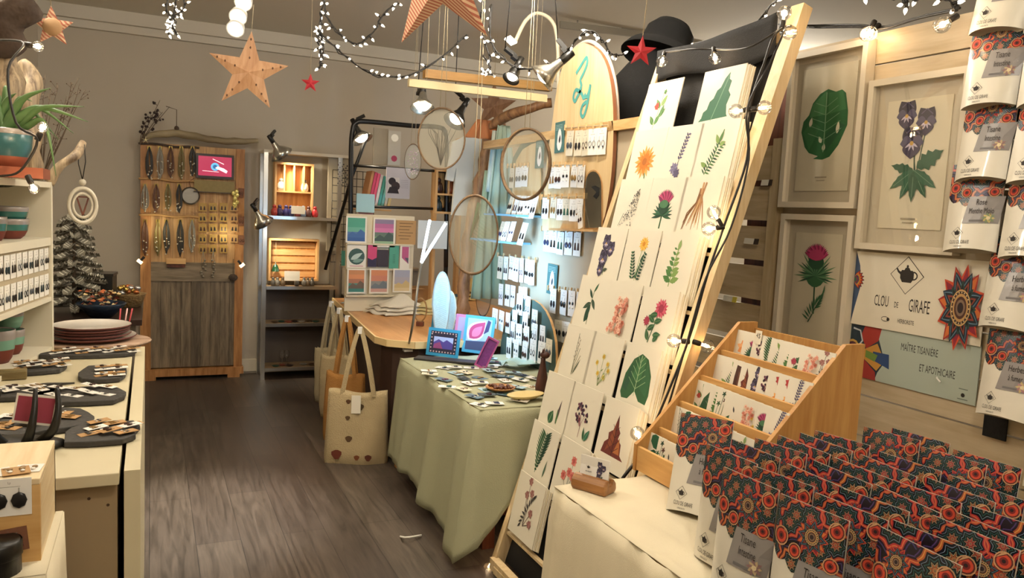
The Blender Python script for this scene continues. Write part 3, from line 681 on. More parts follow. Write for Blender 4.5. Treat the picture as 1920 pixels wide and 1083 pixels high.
# ================================================================ emblem, signs
def teapot(b, x, y, s, c, rot=0):
    def q(pts): b.poly([(x+(p[0]*math.cos(rot)-p[1]*math.sin(rot))*s, y+(p[0]*math.sin(rot)+p[1]*math.cos(rot))*s) for p in pts], c)
    q([(-.3, .1), (-.24, .2), (.24, .2), (.3, .1), (.3, -.12), (.2, -.28), (-.2, -.28), (-.3, -.12)])
    q([(-.14, .2), (-.08, .3), (.08, .3), (.14, .2)]); q([(-.04, .3), (-.05, .38), (0, .42), (.05, .38), (.04, .3)])
    q([(-.28, 0), (-.42, .1), (-.5, .24), (-.44, .27), (-.36, .16), (-.26, .12)])
    hp = [(.28+.17*math.cos(a), -.0+.15*math.sin(a)) for a in [R(-95+i*27) for i in range(8)]]
    b.stroke([(x+p[0]*s*math.cos(rot)-p[1]*s*math.sin(rot), y+p[0]*s*math.sin(rot)+p[1]*s*math.cos(rot)) for p in hp], .055*s, c)
def diamond(b, x, y, s, c, w=.03, rot=0):
    pts = [(x+s*math.sin(a+rot)*.5, y+s*math.cos(a+rot)*.5) for a in [math.pi/2*i for i in range(5)]]
    b.stroke(pts+[pts[1]], w*s, c)
INK = ink('#29221d')
def rosette(b, x, y, r, cols=None, rot=0):
    def ring(n, ro, w, c, c2=None):
        A = Art(b, x, y, 1)
        for i in range(n): A.leaf(0, 0, rot+360*i/n, ro, w, c if (i % 2 or not c2) else c2)
    ring(12, r*1.05, r*.5, '#9c2a24', '#c34a26'); ring(12, r*.98, r*.34, '#c86a30', '#8a2030'); ring(8, r*.92, r*.5, '#1f2c38'); ring(8, r*.86, r*.36, '#5b7a8c'); ring(8, r*.82, r*.3, '#18222a')
    ring(16, r*.68, r*.26, '#244038', '#8a3a2a'); ring(16, r*.58, r*.2, '#121a1c')
    for k, c in ((.44, '#c09a62'), (.4, '#332018'), (.34, '#b48b54'), (.27, '#4a2a20'), (.2, '#7d6450'), (.13, '#2c1c1c')): b.disc(x, y, r*k, ink(c), 20)
    for i in range(20): b.disc(x+r*.37*math.cos(i*.314), y+r*.37*math.sin(i*.314), r*.022, ink('#e3cfa0'), 5)
class FB(MB): eps = .00002
def petal_fan(b, x, y, r, a0, a1):
    A = Art(b, x, y, 1)
    for k, c in ((1, '#1c2434'), (.93, '#8e2a26'), (.8, '#c8501f'), (.66, '#c99038'), (.52, '#27425a'), (.4, '#7a2848'), (.25, '#356a4a')):
        n = 7
        for i in range(n): A.leaf(0, 0, a0+(a1-a0)*i/(n-1), r*k, r*k*.42, c)
sx0, sx1 = 1.985, 1.50
t = thing('shop_sign', 'white printed sign with a teapot emblem reading CLOU DE GIRAFE', 'sign', fr((PX-.012, (sx0+sx1)/2, 1.215), (-1, 0, 0)))
w = sx0-sx1; h = .26
MB().box(-w/2, w/2, 0, h, -.004, 0, mat('sign_white', '#ded6c2', .5)).build('board', t)
b = MB(); 
teapot(b, -.032, .192, .085, INK); diamond(b, -.032, .192, .125, INK, .022)
b.text('CLOU', -.122, .078, .04, INK, .4); b.text('DE', -.062, .08, .021, INK, .48); b.text('GIRAFE', .024, .074, .045, INK, .4)
b.text('HERBORISTE', -.02, .03, .015, INK, .55); b.stroke([(-.1+.015*math.cos(i*.7), .036+.008*math.sin(i*.7)) for i in range(9)], .002, INK)
b.disc(-.088, .036, .006, INK); b.build('lettering', t)
b = MB(); b.poly([(-w/2, h), (-w/2+.02, h-.05), (-w/2+.03, h-.12), (-w/2+.012, h-.2), (-w/2, h-.26)], ink('#3a4e6c')); petal_fan(b, -w/2+.004, .16, .04, -60, 60); b.build('side_pattern', t)
t = thing('rosette_cutout', 'colourful mandala rosette overlapping the right side of the two signs', 'decoration', fr((PX-.02, 1.57, 1.325), (-1, 0, 0)))
b = MB(); b.prism([(.05*math.cos(i*math.pi/8), .08*math.sin(i*math.pi/8)) for i in range(16)], -.002, 0, INK); b.build('backing', t)
b = FB(M.Diagonal((.6, 1.05, 1, 1))); rosette(b, 0, 0, .125, rot=22.5); b.build('printed_rosette', t)
t = thing('shop_sign', 'pale blue sign with a mandala at its left reading MAÎTRE TISANIÈRE ET APOTHICAIRE', 'sign', fr((PX-.006, (sx0+sx1)/2, 1.03), (-1, 0, 0)))
h = .19
MB().box(-w/2, w/2, 0, h, -.004, 0, mat('sign_blue', '#a9b3a6', .5)).build('board', t)
b = MB(); b.text('MAÎTRE TISANIÈRE', .035, .125, .026, INK, .47); b.text('ET APOTHICAIRE', .105, .068, .026, INK, .47)
b.stroke([(.185, .043), (.215, .043)], .003, ink('#6c766c')); b.disc(.2, .024, .007, INK, 7); b.stroke([(.183, .011), (.217, .011)], .003, ink('#6c766c')); b.build('lettering', t)
b = MB(); cx = -w/2+.002
b.poly([(cx, 0), (cx+.115, 0), (cx+.125, .03), (cx+.15, .07), (cx+.13, .12), (cx+.1, h), (cx, h)], ink('#20303c'))
b.poly([(cx+.06, h), (cx+.128, h), (cx+.118, .14), (cx+.07, .105), (cx+.045, .15)], ink('#9c3026')); b.poly([(cx+.055, 0), (cx+.12, 0), (cx+.115, .03), (cx+.06, .07)], ink('#98302a'))
b.poly([(cx+.06, .07), (cx+.12, .035), (cx+.15, .075), (cx+.115, .13), (cx+.06, .1)], ink('#c08a3a')); b.poly([(cx+.1, .07), (cx+.17, .05), (cx+.165, .1), (cx+.1, .1)], ink('#2b4470'))
b.poly([(cx+.07, .075), (cx+.11, .065), (cx+.12, .09), (cx+.07, .1)], ink('#6d8a3c'))
b.stroke([(cx+.01, .17), (cx+.04, .165), (cx+.052, .13), (cx+.03, .1)], .006, ink('#b9c0c4')); b.stroke([(cx+.01, .02), (cx+.035, .03), (cx+.05, .065)], .006, ink('#8fa6b4'))
b.disc(cx+.012, .1, .03, ink('#c39a4a'), 12); b.disc(cx+.012, .1, .022, ink('#4c2030'), 12); b.disc(cx+.012, .1, .012, ink('#c0642c'), 12)
b.build('printed_pattern', t)
tag(MB().tube([P(1757, 707, x=PX-.011), P(1757, 709, x=PX-.025), P(1763, 716, x=PX-.03)], .003, WHITEP, 6).build('wall_hook'), 'small white hook on the pale blue sign', 'hook')
# ================================================================ tea pouches
MAND = mandala('mandala_print', 21); MANDT = mandala('mandala_print_fine', 17)
POUCH = mat('pouch_foil_white', '#dcd6c6', .38, coat=.2); GUS = mat('pouch_gusset', '#a8a08c', .5); LABW = mat('pouch_window', '#8f8a88', .25)
PW, PH = .158, .27
def pz(x, y):
    u = 2*x/PW; v = y/PH; return (.026*max(0, 1-v)**.75)*(1-min(1, abs(u))**3)+.0015
class WB(MB):
    def mesh(s, name):
        s.v = [V((v.x, v.y, v.z+pz(v.x, max(0, v.y)))) for v in s.v]; return MB.mesh(s, name)
def pouch(kind, T, label, group):
    t = thing('tea_pouch', label, 'tea pouch', T, group)
    b = MB(); nu, nv = 10, 10
    b.grid(lambda u, v: ((u-.5)*PW, v*PH+(.008*(1-(2*u-1)**2) if v == 0 else 0), pz((u-.5)*PW, v*PH)), nu, nv, POUCH)
    b.grid(lambda u, v: ((.5-u)*PW, v*PH, -pz((u-.5)*PW, v*PH)), nu, nv, POUCH); b.build('pouch_body', t)
    b = MB(); b.grid(lambda u, v: ((u-.5)*PW, (.012 if 0 < v < 1 else 0)+(.008*(1-(2*u-1)**2) if v == 1 else 0), (2*v-1)*pz((u-.5)*PW, 0)), nu, 4, GUS); b.build('bottom_gusset', t)
    pr = MAND if kind != 1 else MANDT
    b = WB()
    lo = lambda u: PH*(.62-.18*u-.05*abs(math.sin(u*13)))
    b.grid(lambda u, v: ((u-.5)*PW*.998, lo(u)+(PH-lo(u))*v, .0006), 16, 8, pr)
    b.grid(lambda u, v: ((u-.5)*PW*.998, PH*(.3+.7*v), -.0012-2*pz((u-.5)*PW, PH*(.3+.7*v))), 8, 6, pr); b.build('mandala_print', t)
    b = WB(); b.eps = .000012; b.lay = 80
    rosette(b, *[(.012, PH*.8), (-.03, PH*.84), (.03, PH*.8)][kind], [.034, .027, .03][kind], rot=kind*9)
    for x, y, r in ((.06, PH*.9, .017), (-.058, PH*.72, .019), (.058, PH*.66, .015), (-.02, PH*.66, .015)):
        for q, c in ((1, '#c09468'), (.86, '#5c241c'), (.7, '#c8452a'), (.42, '#7a1f1c'), (.2, '#2a1414')): b.disc(x, y, r*q, ink(c), 14)
    b.build('rosette_print', t)
    b = WB(); yy = PH*.31
    b.add([((-.02+.096*u)+(.012*v), yy+.082*v, .0014) for v in (0, .5, 1) for u in (0, .25, .5, .75, 1)], [(r*5+c, r*5+c+1, (r+1)*5+c+1, (r+1)*5+c) for r in range(2) for c in range(4)], LABW)
    b.lay = 28
    A = Art(b, .052, yy+.016, .7); c3 = [('#b9a27e', '#8a6a6a'), ('#c2b070', '#7c8a6a'), ('#a87880', '#c0a878')][kind]
    A.petals(0, 0, 10, .026, .012, c3[0], 0, c3[1], '#d8c8a0', .3)
    a, c = [('Tisane', 'Intestine'), ('Rose', 'Menthe Mojo'), ('Herbes', 'à fumer')][kind]
    b.text(a, .028, yy+.056, .019, INK, .6); b.text(c, .03, yy+.03, .018, INK, .52); b.stroke([(.0, yy+.008), (.04, yy+.008)], .006, ink('#6f6c6c'))
    b.build('front_label', t)
    b = WB(); b.lay = 14; teapot(b, -.03, .055, .024, INK); diamond(b, -.03, .055, .036, INK, .03); b.text('CLOU DE GIRAFE', -.02, .022, .0115, INK, .5); b.text('HERBORISTE', -.022, .012, .0045, INK, .7); b.build('emblem_print', t)
    return t
protos = []
gp = 'patterned tea pouches on the cream table'; gh = 'tea pouches hanging on the partition'
up = V((.28, -.06, 1)).normalized()
T = fr((1.335, 1.62, KZ+.006), V((-1, -.42, .32)), V((.3, .12, 1)), .06)
protos.append(pouch(2, T, 'white and mandala tea pouch leaning alone at the left end of the pouches', gp))
def gpouch(kind, T, label, group):
    if len(protos) < 3 and kind not in [0 if False else p['k'] for p in protos]:
        p = pouch(kind, T, label, group); p['k'] = kind; protos.append(p); return p
    return dup([p for p in protos if p['k'] == kind][0], T, label, group)
protos[0]['k'] = 2
cols = [(1.36, 1.205, 6, 'farthest file'), (1.19, 1.125, 7, 'second file from the far end'), (1.02, 1.13, 7, 'third file from the far end'), (.855, 1.16, 5, 'nearest file')]
for ci, (y, x0, n, nm) in enumerate(cols):
    for k in range(n):
        rk_ = ['front pouch', 'second pouch', 'third pouch', 'fourth pouch', 'fifth pouch', 'sixth pouch', 'rearmost pouch'][k]
        T = fr((x0+.074*k+U(-.004, .004), y+U(-.012, .012), KZ+.004), V((-1, U(-.12, .06), .05+U(0, .06))), V((.06, 0, 1)), U(-.04, .04))
        gpouch((ci+k) % 3 if k else (2, 0, 0, 1)[ci], T, 'mandala pouch, %s of the %s on the table' % (rk_, nm), gp)
for j, (x, y) in enumerate(((1.74, 1.36), (1.80, 1.33), (1.72, 1.18), (1.78, 1.14))):
    T = fr((x, y, KZ+.004), V((-1, -.1, .12)), V((.12, 0, 1)), U(-.05, .05)); gpouch(j % 3, T, 'mandala pouch at the back of the table near the wall, %s' % ['left of four', 'second of four', 'third of four', 'right of four'][j], gp)
hang = [(1.515, 2.14, 0), (1.515, 1.925, 0), (1.515, 1.712, 0), (1.525, 1.5, 1), (1.35, 2.12, 0), (1.345, 1.915, 1), (1.35, 1.7, 0), (1.355, 1.49, 2), (1.39, 1.285, 2), (1.37, 1.03, 2), (1.24, 1.24, 0), (1.215, .86, 1), (1.22, 1.05, 2)]
nms = ['topmost of the left column', 'second of the left column', 'third of the left column', 'lowest of the left column above the sign', 'topmost of the right column', 'second of the right column', 'third of the right column', 'fourth of the right column', 'right beside the white shop sign', 'below and right of the pale blue sign', 'fifth of the right column', 'bottom one at the picture edge', 'second lowest at the picture edge']
for j, (y, z, k) in enumerate(hang):
    T = fr((PX-.075-.004*(j > 3), y, z), V((-1, U(-.1, .05), .13)), V((.13, 0, 1)), U(-.05, .03)+(.06 if j == 3 else 0)); T = T
    gpouch(k, T, 'hanging tea pouch, %s' % nms[j], gh)
for j, y in enumerate((1.43, 1.28)):
    b = MB(); b.box(PX-.012, PX-.006, y-.035, y+.035, .95, 2.3, DARKC)
    tag(b.build('hanging_strap'), '%s black strap behind the hanging pouches' % ['left', 'right'][j], 'strap', 'black straps')
# ================================================================ tiered card stand
TX0, TX1, TY0, TY1, TZ0, TZ1 = 1.40, 1.86, 1.555, 2.005, KZ+.004, 1.225
t = thing('tiered_card_stand', 'pine stepped stand full of small botanical cards on the cream table', 'card stand', Tr(0, 0, 0))
STW = wood('stand_pine', '#cd9d5c', '#b17c3f', 'z', .9); STR = wood('stand_ledge', '#dcae6c', '#c48f50', 'y', .9)
side = [(TX0, TZ0), (TX0, TZ0+.085), (TX0+.02, TZ0+.1), (TX1-.075, TZ1), (TX1, TZ1), (TX1, TZ0), (TX1-.05, TZ0), (TX1-.05, TZ0+.13), (TX1-.2, TZ0+.0)]
Tm = M(((1, 0, 0, 0), (0, 0, 1, 0), (0, 1, 0, 0), (0, 0, 0, 1)))
for y in (TY0, TY1-.014): MB(Tm).prism(side[::-1], y, y+.014, STW).build('side_panel', t)
nt = 5; sx = (TX1-.1-TX0)/nt; sz = (TZ1-.1-TZ0)/nt
tiers = []
for i in range(nt):
    x = TX0+.004+i*sx*1.06; z = TZ0+.004+i*sz*1.1
    MB().box(x, x+.012, TY0+.0145, TY1-.0145, z, z+.075 if i == 0 else z+.05, STR).build('front_lip', t)
    MB().box(x+.0125, x+sx*1.06, TY0+.0145, TY1-.0145, z, z+.006, STW).build('step', t); tiers.append((x+.013, z+.0065))
MB().box(TX1-.012, TX1, TY0+.0145, TY1-.0145, TZ0, TZ1-.02, STW).build('back_panel', t)
mot = [[m_heart, m_forest, m_seeds, m_elder], [m_grass, m_heart, m_forest, m_bloom, m_seeds, m_thistle, m_clover, m_mint], [m_berry, m_leaf, m_mint, m_forest, m_sprout, m_seeds, m_bloom, m_daisy, m_thistle, m_lavender], [m_grass, m_rosemary, m_brown, m_redleaf, m_pansy, m_elder, m_red3, m_red3, m_lavender], [m_orangeleaf, m_thistle, m_elder, m_fern, m_rosemary, m_mint, m_clover, m_bloom, m_mallow]]
mname = {'m_heart': 'heart shaped leaf', 'm_forest': 'fir sprig', 'm_seeds': 'scattered seed', 'm_elder': 'elderberry', 'm_grass': 'grass', 'm_bloom': 'pink blossom', 'm_thistle': 'thistle', 'm_clover': 'clover', 'm_mint': 'mint', 'm_berry': 'strawberry', 'm_leaf': 'green leaf', 'm_sprout': 'sprout', 'm_daisy': 'daisy', 'm_lavender': 'lavender', 'm_rosemary': 'rosemary', 'm_brown': 'brown bark', 'm_redleaf': 'red leaf', 'm_pansy': 'pansy', 'm_red3': 'red and orange flower', 'm_orangeleaf': 'orange flower', 'm_fern': 'fern', 'm_mallow': 'mallow'}
tn = ['bottom', 'second lowest', 'middle', 'second highest', 'top']
for i, (x, z) in enumerate(tiers):
    fs = mot[i]; n = len(fs); sp = (TY1-TY0-.1)/max(9, n)
    for j, fn in enumerate(fs):
        yc = TY1-.055-j*(TY1-TY0-.1)/(max(n, 9)-1) if n > 4 else TY1-.055-j*.05
        T = fr((x+.003+.0035*(n-j), yc, z), V((-1, U(-.1, .02), .18)), V((.18, 0, 1)))
        nm = mname[fn.__name__]
        print_card('greeting_card', '%s card, number %d from the left, %s step of the stand' % (nm, j+1, tn[i]), 'greeting card', T, .084, .112, fn, .088, .012, .003, 'greeting cards on the stepped stand', rot=U(-.2, .2), extra=(lambda A: None), cm=mat('small_card', '#e9e3d2', .5))
T = fr((tiers[4][0]+.04, 1.88, tiers[4][1]+.1), V((-1, 0, .1)))
t = thing('price_tag', 'small white tag reading 4$ above the top step of the card stand', 'price tag', T)
MB().box(-.014, .014, -.02, .024, -.001, 0, PAPER).build('tag', t); b = MB(); b.text('4$', 0, 0, .017, INK, .8); b.build('lettering', t)
# wooden business card holder
T = fr(P(1112, 918, z=KZ+.004), (0, 0, 1), (0, 1, 0)); T = T @ M.Rotation(R(-62), 4, 'Z')
t = thing('business_card_holder', 'rounded driftwood card holder at the corner of the cream table', 'card holder', T)
LOGW = wood('driftwood_block', '#a87644', '#7a4f28', 'x', 1.4, rough=.35)
pr = [(-.03, 0), (-.036, .012), (-.034, .03), (-.022, .043), (-.008, .046), (-.006, .03), (.006, .03), (.008, .046), (.022, .04), (.033, .028), (.036, .012), (.03, 0)]
Tx = M(((0, 0, 1, 0), (1, 0, 0, 0), (0, 1, 0, 0), (0, 0, 0, 1)))
b = MB(Tx); 
for a, c, k in ((-.06, -.05, .8), (-.05, .05, 1), (.05, .06, .8)): pass
b.prism(pr, -.058, .058, LOGW); bev(b.build('block', t), .006, 3)
for q in range(3):
    c = thing('business_card', 'white business card with a dark flower print standing in the wooden holder, %s' % ['front', 'middle', 'back'][q], 'business card', T @ M.Translation((0, -.004+.004*q, .031)) @ M.Rotation(R(80+6*q), 4, 'X') @ M.Translation((0, 0, 0)), 'business cards in the holder')
    MB().box(-.048, .048, 0, .066, -.0006, 0, CARD).build('card', c)
    b = MB(); A = Art(b, .024, .006, .045); m_pansy(A); teapot(b, -.02, .034, .012, INK); b.text('clou de girafe', -.018, .02, .004, INK, .7); b.build('print', c)

# ================================================================ globe string lights
CORD = mat('black_cord', '#16120e', .5); SOCK = mat('black_socket', '#1d1711', .4)
def bulb(parent, p, d, r=.025, base=.0):
    d = V(d).normalized(); T = fr(p, d, (0, 1, .01))
    s = MB().lathe([(.0085, -.002), (.0095, .0), (.0095, .022), (.008, .026)], SOCK, 10).build('socket', parent, T)
    g = MB().lathe([(.007, .024), (.008, .03)]+[(r*math.sin(math.pi*(i+1.8)/10.8), .03+r*.9-r*math.cos(math.pi*(i+1.8)/10.8)) for i in range(9)]+[(1e-5, .03+1.9*r)], BULBG, 16).build('bulb', s)
    MB().tube([(-.003, 0, .03), (-.004, 0, .03+r*.8), (0, 0, .03+r*1.05), (.004, 0, .03+r*.8), (.003, 0, .03)], .0016, GLOW, 5).ball((0, 0, .03+r*.8), .0058, GLOW, 6).build('filament', s)
    return p+d*(.03+r)
LP = []
def raily(px, py): return P(px, py, y=RKY0-.075)
t = thing('globe_string_lights', 'black string of clear globe bulbs along the leaning rack and the partition', 'string lights', Tr(0, 0, 0))
pts = [raily(1188, 870), raily(1225, 800), raily(1290, 640), raily(1325, 520), raily(1357, 425), raily(1400, 300), raily(1405, 205), raily(1432, 120), raily(1462, 55)]
pts2 = [P(1462, 50, x=PX-.05), P(1530, 48, x=PX-.04), P(1610, 47, x=PX-.03), P(1660, 50, x=PX-.03), P(1730, 30, x=PX-.05), P(1800, 15, x=PX-.09)]
b = MB(); b.tube(smoothpts(pts+pts2[1:]), .0042, CORD, 6)
off = [p+V((.0, -.012, 0))+cR*.018*math.sin(i*1.9) for i, p in enumerate(pts)]
b.tube(smoothpts(off+[pts2[0]+V((0, 0, .008))]+[p+V((-.01, 0, -.008)) for p in pts2[1:]]), .0036, CORD, 6)
b.tube(smoothpts([raily(1462, 55), P(1400, 90, y=RKY0-.03), P(1340, 92, y=2.5), P(1300, 92, y=2.6), P(1246, 98, y=2.83)]), .0036, CORD, 6)
b.tube(smoothpts([raily(1188, 870), raily(1165, 900), P(1150, 930, y=RKY0+.0)]), .006, CORD, 6); b.build('cord', t)
bl = [(raily(1408, 205), -cR*.9-cU*.1), (raily(1408, 205), cR*.5-cU*.05-cf*.6), (raily(1357, 425), -cR*.9-cU*.12), (raily(1352, 423), -cR*.4+cU*.75),
      (raily(1292, 640), -cR*.95+cU*.05), (raily(1300, 640), cR*.9-cU*.3), (raily(1208, 838), -cR*.4+cU*.8), (raily(1466, 52), cU*.9+cR*.15), (raily(1466, 62), cR*.2-cU*.3-cf),
      (P(1648, 47, x=PX-.03), V((-.4, 0, -.35))), (P(1640, 40, x=PX-.035), V((-.5, .1, -.9))), (P(1795, 30, x=PX-.12), -cR*.7-cU*.4), (P(1246, 98, y=2.83), -cU*.6-cR*.2-cf*.3), (P(1338, 90, y=2.5), -cU*.8-cf*.4)]
for p, d in bl: LP.append(bulb(t, p, d))
for k in (0, 2, 4, 6, 7, 9, 11, 12, 13): lamp('POINT', LP[k], .55, (1, .74, .46), .012)
t = thing('globe_string_lights', 'globe bulbs on a cord near the foot of the leaning rack', 'string lights', Tr(0, 0, 0))
q = [P(905, 1075, y=2.98), P(935, 1030, y=3.0), P(968, 940, y=3.02), P(975, 870, y=3.1)]
MB().tube(smoothpts(q), .004, CORD, 6).build('cord', t)
a1 = bulb(t, P(962, 925, y=3.02), -cR*.8+cU*.3-cf*.2, .022); a2 = bulb(t, P(925, 1045, y=2.99), -cR*.3-cU*.5-cf*.4, .024)
lamp('POINT', a1, .9, (1, .74, .46), .012); lamp('POINT', a2, .6, (1, .74, .46), .012)
t = thing('globe_string_lights', 'globe bulbs on black cord around the driftwood trunk at the left edge', 'string lights', Tr(0, 0, 0))
MB().tube(smoothpts([P(0, 75, d=2.5), P(45, 82, d=2.45), P(15, 130, d=2.4), P(30, 230, d=2.4), P(70, 262, d=2.45), P(38, 320, d=2.5), P(0, 330, d=2.5)]), .004, CORD, 6).build('cord', t)
for px, py, dd in ((45, 83, cR-cU*.15), (70, 262, cR*.4+cU*.9), (52, 330, cR*.3-cU*.6)):
    a = bulb(t, P(px, py, d=2.46), dd, .017); lamp('POINT', a, .7, (1, .72, .42), .012)
# ================================================================ mini string lights
def mini(name_label, paths, nb, seed, drop=.02):
    r = random.Random(seed); t = thing('mini_string_lights', name_label, 'string lights', Tr(0, 0, 0))
    b = MB(); sp = []
    for pth in paths:
        s = smoothpts(pth, 4); b.tube(s, .0035, CORD, 5); b.tube([p+V((r.uniform(-.008, .008), r.uniform(-.008, .008), r.uniform(-.012, .008))) for p in s], .003, CORD, 5); sp += s
    b.build('cord', t); me = None
    for i in range(nb):
        p = sp[int(i*(len(sp)-1)/max(1, nb-1))]
        d = V((r.uniform(-1, 1), r.uniform(-1, 1), r.uniform(-1.1, .5))).normalized(); T = fr(p, d, (0, 1, .01))
        if me is None:
            c = MB().lathe([(.005, 0), (.0055, .014), (.004, .016)], SOCK, 6).mesh('socket'); g = MB().lathe([(.0035, .014), (.0062, .021), (.005, .028), (1e-5, .037)], LEDG, 6).mesh('bulb'); me = 1
        o = bpy.data.objects.new('socket', c); COL.objects.link(o); o.parent = t; o.matrix_basis = T
        q = bpy.data.objects.new('bulb', g); COL.objects.link(q); q.parent = o
    return t
def D(px, py, d): return P(px, py, d=d)
mini('white mini lights bunched in a hanging cluster at the upper left of the ceiling', [[D(322, -30, 4), D(312, 20, 4), D(330, 40, 4), D(315, 60, 4)], [D(340, -20, 4.05), D(345, 15, 4.0), D(322, 35, 3.95), D(330, 62, 4)], [D(330, 0, 4), D(325, 30, 4.05), D(318, 55, 4)]], 46, 1)
mini('mini lights looping from the ceiling above the middle of the room', [[D(608, -10, 3.8), D(612, 30, 3.8), D(640, 65, 3.8), D(670, 82, 3.8), D(700, 60, 3.8), D(720, 25, 3.8), D(745, 5, 3.8)],
     [D(608, 0, 3.8), D(600, 55, 3.85), D(625, 85, 3.85), D(680, 130, 3.9), D(720, 143, 3.95), D(770, 140, 4.0), D(830, 105, 4.05), D(875, 65, 4.1)], [D(602, 45, 3.85), D(596, 70, 3.85), D(600, 95, 3.85), D(602, 122, 3.85)], [D(600, 60, 3.87), D(607, 90, 3.85), D(600, 125, 3.85)]], 62, 2)
mini('mini lights tangled down to the wooden beams beside the gooseneck lamp', [[D(908, 5, 3.9), D(902, 40, 3.9), D(908, 75, 3.9), D(918, 110, 3.9), D(914, 138, 3.9)], [D(920, 10, 3.9), D(918, 60, 3.9), D(930, 95, 3.9), D(955, 118, 3.9), D(972, 128, 3.9)], [D(905, 105, 3.9), D(920, 125, 3.9), D(905, 135, 3.9), D(925, 140, 3.9)], [D(972, 130, 3.9), D(1020, 125, 3.8), D(1060, 100, 3.7), D(1085, 70, 3.6), D(1110, 58, 3.6), D(1130, 75, 3.6), D(1145, 100, 3.6), D(1165, 103, 3.6)]], 48, 3)
mini('mini lights strung above the leaning rack towards the top right', [[D(1300, 82, 3.3), D(1370, 65, 3.1), D(1410, 55, 3.0), D(1425, 35, 2.9), D(1450, 5, 2.8), D(1480, -12, 2.7)], [D(1620, -10, 2.5), D(1700, -6, 2.4), D(1770, -5, 2.3), D(1790, 15, 2.3), D(1800, -15, 2.3)], [D(1700, -8, 2.4), D(1700, 8, 2.4), D(1698, -5, 2.4)]], 20, 4)
# ================================================================ stars
def star(name, label, c, r, n, mt, k=.42, th=.012, roll=0, pinch=True, string=None, top=None, mtb=None):
    t = thing(name, label, 'star', fr(c, n, roll=roll)); b = MB(); vs = [(0, 0, th), (0, 0, -th)]
    for i in range(10):
        a = math.pi/2+i*math.pi/5; q = r if i % 2 == 0 else r*k; vs.append((q*math.cos(a), q*math.sin(a), 0))
    fs = [(0, 2+i, 2+(i+1) % 10) for i in range(10)]+[(1, 2+(i+1) % 10, 2+i) for i in range(10)]
    b.add(vs, fs, mt); b.build('star_body', t)
    if string: MB().tube([(0, r, 0), (0, r+string, 0)], .0016, string_m, 4).build('hanging_cord', t)
    return t
string_m = mat('twine', '#b7a88a', .8)
REDS = mat('red_paper', '#b8232f', .55, var=.1, vscale=30)
STW2 = wood('star_plywood', '#c0956e', '#a87850', 'y', 1, knots=True)
def stripes(name, c1, c2, f):
    m, nt, b, N, L = _base(name); tc = N('ShaderNodeTexCoord'); w = N('ShaderNodeTexWave'); w.inputs['Scale'].default_value = f; w.bands_direction = 'DIAGONAL'; L(tc.outputs['Object'], w.inputs[0])
    cr = N('ShaderNodeValToRGB'); cr.color_ramp.interpolation = 'CONSTANT'; cr.color_ramp.elements[1].position = .5; cr.color_ramp.elements[0].color = lin(c1); cr.color_ramp.elements[1].color = lin(c2)
    L(w.outputs[0], cr.inputs[0]); L(cr.outputs[0], b.inputs['Base Color']); b.inputs['Roughness'].default_value = .7; return m
toCam = lambda p: (EYE-V(p))
p = P(466, 135, d=4.6)
t = star('hanging_star', 'large plywood star hanging in front of the back wall', p, .235, toCam(p), STW2, .4, .02, -.06, string=.15)
b = MB(); r = random.Random(2)
for i in range(5):
    a = math.pi/2+i*2*math.pi/5
    for q in (.35, .6, .8): b.prism([(q*.235*math.cos(a)+.005*math.cos(e), q*.235*math.sin(a)+.008*math.sin(e)) for e in [k*1.05 for k in range(6)]], .0, .0235-.02*q, ink('#5a3a24'))
b.build('cut_out_hole', t)
p = P(582, 156, d=4.9); star('hanging_star', 'small red star hanging in front of the back wall', p, .06, toCam(p), REDS, .4, .01, 0, string=.5)
p = P(1202, 97, d=2.9); star('hanging_star', 'red star hanging in front of the black coat', p, .058, toCam(p), REDS, .4, .012, -.05, string=.5)
STRI = stripes('striped_paper', '#a8604a', '#cfae8c', 38)
p = P(98, 50, d=2.9); t = star('hanging_star', 'small striped pink star with a pale centre at the upper left', p, .075, toCam(p), STRI, .45, .008, .05, string=.3)
MB().lathe([(1e-5, .009), (.03, .008), (.034, .002)], mat('star_centre', '#a8845c', .7), 10).build('centre', t)
p = P(826, -48, d=2.7)
t = star('hanging_star', 'big striped paper star cut by the top of the picture', p, .27, toCam(p)+V((.6, 0, 0)), STRI, .36, .05, .18, string=.2)
p = P(905, -40, d=2.9)
p = P(925, 200, d=6.5); star('hanging_star', 'brown wooden star hanging behind the round hoop', p, .2, toCam(p), wood('brown_star', '#9a7354', '#7b573d', 'y'), .42, .02, string=.9)
# ================================================================ spotlights and lamps
def spotlamp(label, p, d, r, l, shell, on=True, cat='lamp', name='spot_lamp', pw=0, cable=0):
    t = thing(name, label, cat, fr(p, d, (0, .3, 1)))
    MB().lathe([(.012, -l), (.02, -l*.9), (.028, -l*.55), (r*.6, -l*.35), (r, 0), (r*.97, .0), (r*.55, -l*.36), (.02, -l*.55)], shell, 24).build('shade', t)
    MB().lathe([(1e-5, -l-.06), (.018, -l-.055), (.02, -l*.88), (.012, -l*.86)], BLACK, 12).build('socket', t)
    if on: MB().ball((0, 0, -l*.22), r*.62, mat('lit_bulb', '#fff3dc', emit=9, ecol='#ffedd0'), 12, (1, 1, .8)).build('bulb', t)
    b = MB(); b.box(-.012, .012, .02, .05, -l-.04, -l-.02, BLACK); b.box(-.01, .01, .03, .1, -l-.05, -l-.03, BLACK); b.build('clamp', t)
    if cable: Ti = fr(p, d, (0, .3, 1)).inverted(); MB().tube([(0, .1, -l-.04), Ti @ V((p.x, p.y, CEIL))], .003, CORD, 5).build('cable', t)
    if pw: lamp('SPOT', V(p)+V(d).normalized()*.03, pw, (1, .84, .62), .04, V(p)+V(d), 100, .8)
    return t
STEELS = mat('clamp_lamp_shade', '#b9b5aa', .25, .9)
